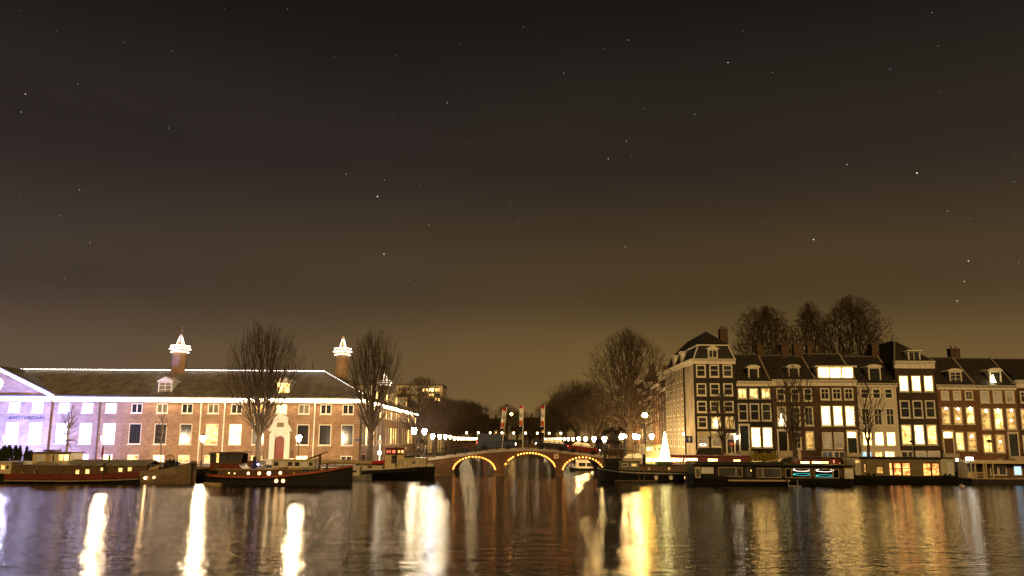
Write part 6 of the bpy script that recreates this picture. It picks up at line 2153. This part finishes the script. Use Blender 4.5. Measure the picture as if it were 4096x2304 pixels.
for k in range(9):
    zz = GZ(595) + (GZ(350) - GZ(595)) * k / 9
    MB().hexa([(GX(1370), gy - .03, zz), (GX(1470), gy - .03, zz), (GX(1470), gy + .015, zz), (GX(1370), gy + .015, zz), (GX(1370), gy + .005, zz + .24), (GX(1470), gy + .005, zz + .24), (GX(1470), gy + .015, zz + .24), (GX(1370), gy + .015, zz + .24)]).build('clapboard', PG, gb)
for x, y0, y1, r_ in ((280, 10, 330, .0), (960, 215, 320, .1), (1370, 240, 320, .1)):
    X, Z0 = at(ZH, x, y1, gy + 1.5); Z1 = at(ZH, x, y0, gy + 1.5)[1]
    if r_:
        MB().tube((X, gy + 1.5, GZ(352)), (X, gy + 1.5, Z1), .09).lathe((X, gy + 1.5, Z1), [(.2, 0), (.22, .05), (.05, .18)], 8).build('stove_pipe', IRON, gb)
for x in (285, 370, 1425, 1490):
    MB().lathe((GX(x), Yn + .15, GZ(608)), [(.12, 0), (.09, .25), (.13, .3)], 8).build('bollard', IRON, gb)
X = GX(1680, 370)
bl2 = MB().lathe((X, Yn + 1.4, GZ(366)), [(.1, -.12), (.16, .05), (.08, .14)], 8)
bl2.build('deck_lamp', glow('deck_lamp_white', (1, .92, .75), 24), gb)
post(gb, 'lamp_post', X, Yn + 1.4, GZ(600), GZ(378), .04, IRON)
post(gb, 'mast', GX(1740, 470), Yn + 2.4, GZ(560), GZ(410), .12, IRON)

# --- H: flat-roofed houseboat at the right edge
Yn = 95.5
HXf = lambda x, y=500: at(ZH, x, y, Yn)[0]
HZf = lambda y, x=2200: at(ZH, x, y, Yn)[1]
hb = thing('houseboat', 'flat-roofed houseboat with a cream fascia and white double window past the wooden one', 'houseboat', (HXf(2300), Yn + 2.5, 0))
MB().box(HXf(1790), HXf(2900), Yn, Yn + 5.5, -.4, HZf(655)).build('hull', GREYP, hb)
MB().box(HXf(1780), HXf(2910), Yn - .1, Yn + 5.6, HZf(655), HZf(640)).build('deck', PALEWOOD, hb)
cabin(hb, Yn + .9, HXf(2010), HXf(2880), HZf(640), HZf(425), 4.2, [(HXf(2142), HXf(2262), HZf(604), HZf(452), 'd', 'none'), (HXf(2266), HXf(2390), HZf(604), HZf(452), 'd', 'none'), (HXf(2490), HXf(2620), HZf(604), HZf(455), 'b', 'none')], WOOD, name='cabin', roof=False, fw=.1)
MB().box(HXf(1790), HXf(2900), Yn - .1, Yn + 5.5, HZf(424), HZf(386)).build('flat_roof', CREAM, hb)
for x in (1790, 1850, 1975, 2010, 2110):
    MB().box(HXf(x), HXf(x) + .12, Yn, Yn + .12, HZf(640), HZf(424)).build('veranda_post', CREAM, hb)
for y in (572, 612):
    MB().box(HXf(1795), HXf(2010), Yn + .02, Yn + .08, HZf(y), HZf(y - 20)).build('veranda_rail', PALEWOOD, hb)
cabin(hb, Yn + 1.8, HXf(1860), HXf(2005), HZf(640), HZf(425), 3.0, [(HXf(1885), HXf(1965), HZf(570), HZf(425) - .05, 'k', 'none')], CREAM, name='porch', roof=False)
bl2 = MB().box(HXf(1775), HXf(1880), Yn + .6, Yn + .7, HZf(373), HZf(335))
bl2.build('roof_lamp', glow('deck_lamp_white', (1, .92, .75), 24), hb)
post(hb, 'roof_lamp_post', HXf(1825), Yn + .65, HZf(386), HZf(373), .04, IRON)
X, Z = at(ZH, 1545, 800, 90)
fb_ = thing('mooring_buoy', 'small white mooring buoy floating before the wooden houseboat', 'buoy', (X, 88.5, 0))
MB().ball((X, 88.5, .12), .3, 10, 6, .7).build('float', WALLSTEEL, fb_)
MB().torus((X, 88.5, .38), .1, .02, 'y', 10, 4).build('ring', STEEL, fb_)

# ---------------------------------------------------------------- parked cars and traffic
def car_template(paint, name):
    parts = []
    b = MB()
    prof = [(-2.05, .32), (-2.1, .62), (-1.98, .82), (-1.1, .93), (1.45, .95), (1.98, .88), (2.06, .6), (2.0, .32)]
    n = len(prof)
    k = len(b.v)
    for s, w in ((-1, .80), (-1, .86), (1, .86), (1, .80)):
        pass
    for yy, ins in ((-.82, .06), (-.86, 0), (.86, 0), (.82, .06)):
        for x, z in prof:
            b.v.append((x * (1 - ins * .3), yy, z if z < .5 else z))
    for r_ in range(3):
        for i in range(n):
            j = (i + 1) % n
            b.f.append((k + r_ * n + i, k + r_ * n + j, k + (r_ + 1) * n + j, k + (r_ + 1) * n + i))
    b.f.append(tuple(range(k, k + n))[::-1]); b.f.append(tuple(range(k + 3 * n, k + 4 * n)))
    parts.append(('body', b, paint))
    g = MB().hexa([(-1.25, -.74, .93), (1.65, -.74, .94), (1.65, .74, .94), (-1.25, .74, .93), (-.55, -.6, 1.42), (1.05, -.6, 1.44), (1.05, .6, 1.44), (-.55, .6, 1.42)])
    parts.append(('windows', g, DARKGLASS))
    parts.append(('roof', MB().hexa([(-.62, -.63, 1.40), (1.12, -.63, 1.42), (1.12, .63, 1.42), (-.62, .63, 1.40), (-.5, -.56, 1.47), (1.0, -.56, 1.49), (1.0, .56, 1.49), (-.5, .56, 1.47)]), paint))
    pil = MB()
    for s in (-1, 1):
        for (xa, xb) in ((-1.27, -.6), (.25, .25), (1.67, 1.1)):
            pil.tube((xa, s * .745, .93), (xb, s * .615, 1.42), .04, n=4)
    parts.append(('pillars', pil, paint))
    for x in (-1.3, 1.3):
        for s in (-1, 1):
            parts.append(('wheel', MB().lathe((x, s * .78 - .1, .31), [(.31, 0), (.31, .2)], 14, axis='y'), RUBBER))
    for s in (-1, 1):
        parts.append(('headlight', MB().box(-2.12, -2.02, s * .6 - .17, s * .6 + .17, .6, .74), None))
        parts.append(('taillight', MB().box(2.0, 2.09, s * .62 - .15, s * .62 + .15, .66, .8), None))
    return parts
HL_OFF = mat('lamp_glass', (.5, .5, .48), .15)
TL_OFF = mat('red_lens', (.25, .02, .015), .2)
HL_ON = glow('headlight_on', (1.0, .95, .85), 25)
TL_ON = glow('taillight_on', (1.0, .06, .02), 14)
def car(label, x, y, z, paint, rz=0.0, on=False, group=None, name='parked_car'):
    t_ = thing(name, label, 'car', (0, 0, 0), group)
    for nm, mb, m_ in car_template(paint, name):
        if m_ is None:
            m_ = (HL_ON if on else HL_OFF) if nm == 'headlight' else (TL_ON if on else TL_OFF)
        mb.build(nm, m_, t_, bevel=.05 if nm in ('body', 'roof') else 0)
    t_.location = (x, y, z); t_.rotation_euler.z = rz
    return t_
def carp(name, c): return mat(name, c, .3, .2, var=.05, coat=.5)
g_ = 'cars parked along the right quay'
for i, (zf, px, lab, c_) in enumerate(((ZE, 1400, 'dark hatchback parked on the quay below the blue arrow sign', (.02, .02, .022)), (ZE, 1720, 'black car parked on the quay below the black corner house', (.012, .012, .013)), (ZG, 690, 'tan car parked on the quay before the dark three-storey house', (.34, .27, .17)), (ZG, 850, 'white car parked on the quay beside the yellow-green hedge', (.6, .58, .54)), (ZG, 1480, 'grey car parked on the quay behind the dark bare tree', (.12, .12, .12)), (ZG, 2150, 'dark red car parked before the house with the wide lit dormer', (.15, .02, .02)), (ZH, 420, 'silver car parked before the white plastered house', (.3, .3, .3)), (ZH, 1250, 'dark blue car parked before the tall dark house', (.02, .03, .07)), (ZH, 2350, 'brown car parked before the house with stars in its windows', (.1, .06, .03)))):
    X = at(zf, px, 300, 106.5)[0]
    car(lab, X, 106.6, ST + .01, carp('car_paint_%d' % i, c_), 0.0 if i % 2 else math.pi, False, g_)
X = at(ZE, 660, 430, 113)[0]
car('pale car standing at the bridge end with its lights on', X, 112.5, ST + .3, carp('car_paint_pale', (.5, .42, .28)), math.pi, True, name='car')
for i, (px, lab, c_) in enumerate(((2205, 'dark car crossing the bridge below the upright banners', (.03, .03, .035)), (2330, 'red car crossing the bridge toward the corner house', (.25, .02, .015)))):
    X, _ = P(px, 1795, 113)
    c = car(lab, X, 112.8, deck_z(X) + .04, carp('car_paint_b%d' % i, c_), math.pi if i else 0, True, name='car')
    sl_ = (deck_z(X + 1.5) - deck_z(X - 1.5)) / 3
    c.rotation_euler.y = -math.atan(sl_) * (1 if not i else -1)
# white delivery van on the bridge
X, _ = P(1985, 1790, 113)
vz = deck_z(X) + .04
vn = thing('delivery_van', 'pale blue-white van crossing the crown of the bridge', 'van', (X, 112.8, vz))
VP = carp('van_paint', (.06, .075, .12))
MB().prism([(X - 2.5, vz + .35), (X + 1.5, vz + .35), (X + 2.45, vz + .35), (X + 2.5, vz + .95), (X + 1.85, vz + 1.15), (X + 1.35, vz + 1.95), (X + .9, vz + 2.1), (X - 2.45, vz + 2.12)], 111.95, 113.7).build('body', VP, vn, bevel=.08)
MB().prism([(X + .75, vz + 1.2), (X + 1.62, vz + 1.2), (X + 1.25, vz + 1.85), (X + .75, vz + 1.85)], 111.93, 113.72).build('side_window', DARKGLASS, vn)
for a in (-1.6, 1.55):
    for yy in (111.93, 113.52):
        MB().lathe((X + a, yy, vz + .35), [(.35, 0), (.35, .2)], 14, axis='y').build('wheel', RUBBER, vn)
for yy in (112.15, 113.25):
    MB().box(X + 2.46, X + 2.54, yy, yy + .3, vz + .7, vz + .95).build('headlight', HL_ON, vn)
    MB().box(X - 2.53, X - 2.48, yy, yy + .2, vz + .8, vz + 1.1).build('taillight', TL_ON, vn)

# ---------------------------------------------------------------- hedge, signs, bicycles, people
x0_, x1_ = at(ZG, 890, 300, 105.3)[0], at(ZG, 1295, 300, 105.3)[0]
HZT = at(ZG, 1090, 245, 105.3)[1]
HEDGE = mat('yellow_green_leaf', (.34, .28, .03), .8, var=.4, scale=5)
for i in range(3):
    cx = x0_ + (x1_ - x0_) * (i + .5) / 3
    hd = thing('hedge_bush', ('round yellow-green bush in the hedge next to the white car', 'middle yellow-green bush of the quay hedge', 'yellow-green bush at the hedge end near the dark bare tree')[i], 'bush', (cx, 105.3, ST), 'bushes of the quay hedge')
    MB().tube((cx, 105.3, ST), (cx, 105.3, HZT - .5), .08, .05).tube((cx, 105.3, ST + .4), (cx + .4, 105.2, ST + 1.1), .04, .02).tube((cx, 105.3, ST + .4), (cx - .4, 105.4, ST + 1.1), .04, .02).build('stem', BARK, hd)
    m_ = MB()
    rr = random.Random(90 + i)
    for k in range(2200):
        d = Vector((rr.gauss(0, 1), rr.gauss(0, 1), rr.gauss(0, 1))).normalized()
        q = (.55 + .45 * rr.random()) * (1 + .18 * math.sin(7 * d.x + i) * math.cos(6 * d.z))
        p = Vector((cx + d.x * .85 * q, 105.3 + d.y * .6 * q, (HZT + ST + .3) / 2 + d.z * (HZT - ST - .3) / 2 * q))
        s = Vector((rr.gauss(0, 1), rr.gauss(0, 1), rr.gauss(0, 1))).normalized() * .055
        t_ = Vector((rr.gauss(0, 1), rr.gauss(0, 1), rr.gauss(0, 1))).normalized() * .08
        m_.quad(p - s, p + s, p + t_)
    m_.build('foliage', HEDGE, hd)
# blue one-way sign by the corner house
X, Z = at(ZE, 1566, 240, 112)
sg = thing('arrow_sign', 'square blue sign with a white upward arrow on a post by the corner house', 'sign', (X, 112, ST))
post(sg, 'post', X, 112, ST, Z + .38, .04, STEEL)
MB().box(X - .42, X + .42, 111.92, 111.96, Z - .42, Z + .42).build('panel', mat('blue_sign', (.015, .025, .16), .35), sg)
MB().prism([(X - .08, Z - .3), (X + .08, Z - .3), (X + .08, Z + .02), (X + .24, Z + .02), (X, Z + .32), (X - .24, Z + .02), (X - .08, Z + .02)], 111.90, 111.92).build('arrow', WHITE, sg)
X, Z = at(ZE, 2268, 315, 108)
sg = thing('no_entry_sign', 'narrow red and white no-entry sign on a striped post before the dark three-storey house', 'sign', (X, 108, ST))
post(sg, 'post', X, 108, ST, Z + .3, .035, WHITE)
MB().lathe((X, 107.93, Z), [(.3, 0), (.3, .03)], 20, axis='y').build('disc', mat('red_enamel', (.5, .05, .02), .4), sg)
MB().box(X - .21, X + .21, 107.91, 107.93, Z - .05, Z + .05).build('bar', WHITE, sg)
# curved arm lamp over the quay
X, Z = at(ZE, 1795, 330, 106)
al = thing('arm_lamp', 'curved-arm lamp with a glowing oval ring head over the parked cars', 'street lamp', (at(ZE, 1675, 500, 106)[0], 106, ST))
xb2 = at(ZE, 1675, 500, 106)[0]
MB().path([(xb2, 106, ST), (xb2, 106, ST + 1.9), (xb2 + .25, 106, Z - .5), (xb2 + .9, 106, Z - .1), (X, 106, Z)], .045, 6).build('arm', PALEWOOD, al)
MB().torus((X, 106, Z), .42, .05, 'y', 20, 5, sx=1.0, sz=.3).build('lamp_ring', glow('ring_white', (1.0, .72, .6), 9), al)
# lit sign post before the museum corner
X, Z = at(ZC, 515, 380, 110.5)
ls = thing('lit_sign_post', 'slim glowing post with a small white sign by the museum corner', 'sign', (X, 110.5, ST))
post(ls, 'post', X, 110.5, ST, at(ZC, 520, 265, 110.5)[1], .06, glow('lit_post', (1.0, .82, .55), 3))
MB().box(X - .22, X + .22, 110.4, 110.44, Z - .28, Z + .28).build('panel', WHITE, ls)
MB().ball((X, 110.38, at(ZC, 512, 565, 110.5)[1]), .24).build('globe', glow('low_globe', (1.0, .86, .6), 30), ls)


def bicycle(label, x, y, rz, group):
    t_ = thing('bicycle', label, 'bicycle', (0, 0, 0), group)
    for a in (-.52, .52):
        MB().torus((a, 0, .34), .32, .022, 'y', 18, 4).build('wheel', RUBBER, t_)
    MB().tube((-.52, 0, .34), (-.1, 0, .34), .018).tube((-.1, 0, .34), (-.28, 0, .85), .018).tube((-.1, 0, .34), (.34, 0, .82), .018).tube((-.26, 0, .78), (.34, 0, .82), .018).tube((.34, 0, .95), (.52, 0, .34), .018).tube((-.52, 0, .34), (-.26, 0, .78), .014).build('frame', IRON, t_)
    MB().tube((.34, 0, .95), (.32, 0, 1.02), .016).tube((.30, -.28, 1.0), (.30, .28, 1.0), .016).build('handlebar', STEEL, t_)
    MB().hexa([(-.42, -.08, .86), (-.16, -.04, .86), (-.16, .04, .86), (-.42, .08, .86), (-.42, -.09, .92), (-.14, -.03, .9), (-.14, .03, .9), (-.42, .09, .92)]).build('saddle', BLACKP, t_)
    t_.location = (x, y, ST + .01); t_.rotation_euler.z = rz
for i, (px, dy_) in enumerate(((1690, 0), (1790, .3), (1890, -.1), (1960, .2), (2060, 0))):
    X = at(ZB, px, 290, 108)[0]
    bicycle('dark bicycle parked on the museum quay near the corner', X, 108 + dy_, .3 * (i % 3) - .2, 'bicycles on the museum quay')
for px in (1870, 1965, 2060, 2150):
    X = at(ZB, px, 300, 106.5)[0]
    hp = thing('hoop_rack', 'pale steel hoop rack on the museum quay beside the bicycles', 'bike rack', (X, 106.5, ST), 'hoop racks on the quay')
    MB().path([(X - .35, 106.5, ST)] + [(X - .35 + .7 * k / 6, 106.5, ST + .75 + .22 * math.sin(math.pi * k / 6)) for k in range(7)] + [(X + .35, 106.5, ST)], .03, 6).build('hoop', STEEL, hp)


def person(label, x, y, z, rz, coat, trousers, stride=.12, seed=0):
    t_ = thing('person', label, 'person', (0, 0, 0))
    def skin(name, verts, edges, rad, m_, sub=1):
        me = bpy.data.meshes.new(name)
        me.from_pydata(verts, edges, [])
        o = bpy.data.objects.new(name, me)
        col.objects.link(o)
        o.parent = t_
        me.materials.append(m_)
        sm = o.modifiers.new('skin', 'SKIN'); sm.use_smooth_shade = True
        for i, r_ in enumerate(rad):
            me.skin_vertices[0].data[i].radius = (r_, r_ * .8)
            me.skin_vertices[0].data[i].use_root = (i == 0)
        sb = o.modifiers.new('sub', 'SUBSURF'); sb.levels = sub; sb.render_levels = sub
        return o
    s = stride
    V = [(0, 0, .95), (0, 0, 1.2), (0, 0, 1.42), (0, 0, 1.52), (0, -.02, 1.62), (0, -.02, 1.74),
         (-.19, 0, 1.40), (-.24, .03, 1.12), (-.23, -.08, .88), (-.23, -.1, .78), (.19, 0, 1.40), (.24, .03, 1.12), (.23, -.08, .88), (.23, -.1, .78),
         (-.1, 0, .88), (-.11, -s, .5), (-.11, -s * .6, .09), (-.11, -s * .6 - .16, .04), (.1, 0, .88), (.11, s * .6, .5), (.11, s, .09), (.11, s - .16, .04)]
    E = [(0, 1), (1, 2), (2, 3), (3, 4), (4, 5), (2, 6), (6, 7), (7, 8), (8, 9), (2, 10), (10, 11), (11, 12), (12, 13), (0, 14), (14, 15), (15, 16), (16, 17), (0, 18), (18, 19), (19, 20), (20, 21)]
    RAD = [.15, .16, .15, .06, .09, .085, .075, .055, .045, .035, .075, .055, .045, .035, .10, .075, .05, .04, .10, .075, .05, .04]
    skin('body', V, E, RAD, mat('skin', (.42, .26, .18), .6))
    skin('coat', [(0, 0, .80), (0, 0, 1.0), (0, 0, 1.2), (0, 0, 1.43), (-.2, 0, 1.40), (-.25, .03, 1.12), (-.235, -.075, .9), (.2, 0, 1.40), (.25, .03, 1.12), (.235, -.075, .9)], [(0, 1), (1, 2), (2, 3), (3, 4), (4, 5), (5, 6), (3, 7), (7, 8), (8, 9)], [.20, .19, .19, .12, .10, .075, .062, .10, .075, .062], coat)
    skin('trousers', [(0, 0, .95), (-.1, 0, .86), (-.11, -s, .5), (-.11, -s * .6, .1), (.1, 0, .86), (.11, s * .6, .5), (.11, s, .1)], [(0, 1), (1, 2), (2, 3), (0, 4), (4, 5), (5, 6)], [.16, .12, .095, .08, .12, .095, .08], trousers)
    MB().ball((0, .015, 1.76), .115, 8, 6, 1.0).build('hair', mat('dark_hair', (.02, .014, .01), .7), t_)
    t_.location = (x, y, z); t_.rotation_euler.z = rz
DC = mat('dark_coat', (.015, .015, .02), .8)
DT = mat('dark_trousers', (.02, .02, .025), .8)
X = at(ZC, 230, 600, 109.0)[0]
person('person in dark clothes standing beside the corner tree trunk', X, 109.0, ST + .01, .6, DC, DT, .04)
for i, (px, lab, c_) in enumerate(((1165, 'person in a dark coat walking below the first canal lanterns', DC), (1300, 'person in a grey coat walking toward the bridge railing', mat('grey_coat', (.08, .08, .1), .8)))):
    X = at(ZC, px, 560, 107.5)[0]
    person(lab, X, 107.5, max(ST, deck_z(X)) + .01, 1.4 + i * 3, c_, DT, .2)

# hooded lamp posts on the right quay, dark from this side
for i, (px, py) in enumerate(((3957, 1766), (3648, 1768))):
    X, Z = P(px, py, 105.2)
    hl = thing('hooded_lamp_post', ('slim grey lamp post with a dark hood before the house with stars in its windows', 'slim grey lamp post with a dark hood before the tall dark house')[i], 'street lamp', (X, 105.2, ST), 'hooded lamp posts on the right quay')
    MB().lathe((X, 105.2, ST), [(.1, 0), (.09, .5), (.05, .6), (.04, Z - ST)], 8).build('pole', STEEL, hl)
    MB().lathe((X, 105.2, Z), [(.08, -.1), (.34, -.02), (.30, .1), (.08, .24)], 10).build('hood', IRON, hl)
# small pale boat seen through the right-hand arch
Yn = 130.0
SX = lambda x: at(ZD, x, 1180, Yn)[0]
SZ = lambda y: at(ZD, 1450, y, Yn)[1]
sb_ = thing('canal_boat', 'low pale-edged boat moored in the canal, seen through the right-hand arch', 'boat', (SX(1450), Yn + 1, 0))
ss = [(SX(1210), .3, SZ(1150)), (SX(1270), .9, SZ(1165)), (SX(1340), 1.0, SZ(1172)), (SX(1700), 1.0, SZ(1172)), (SX(1760), .5, SZ(1165))]
hull(sb_, ss, Yn + 1, BLACKP, deckm=GREYP)
band(sb_, 'rail', ss, Yn + 1, -.08, .06, WALLSTEEL, .04)
cabin(sb_, Yn + .4, SX(1310), SX(1640), SZ(1175), SZ(1060), 1.2, [(SX(1345), SX(1600), SZ(1160), SZ(1085), 'd', 'two')], WALLSTEEL, WALLSTEEL, .05)
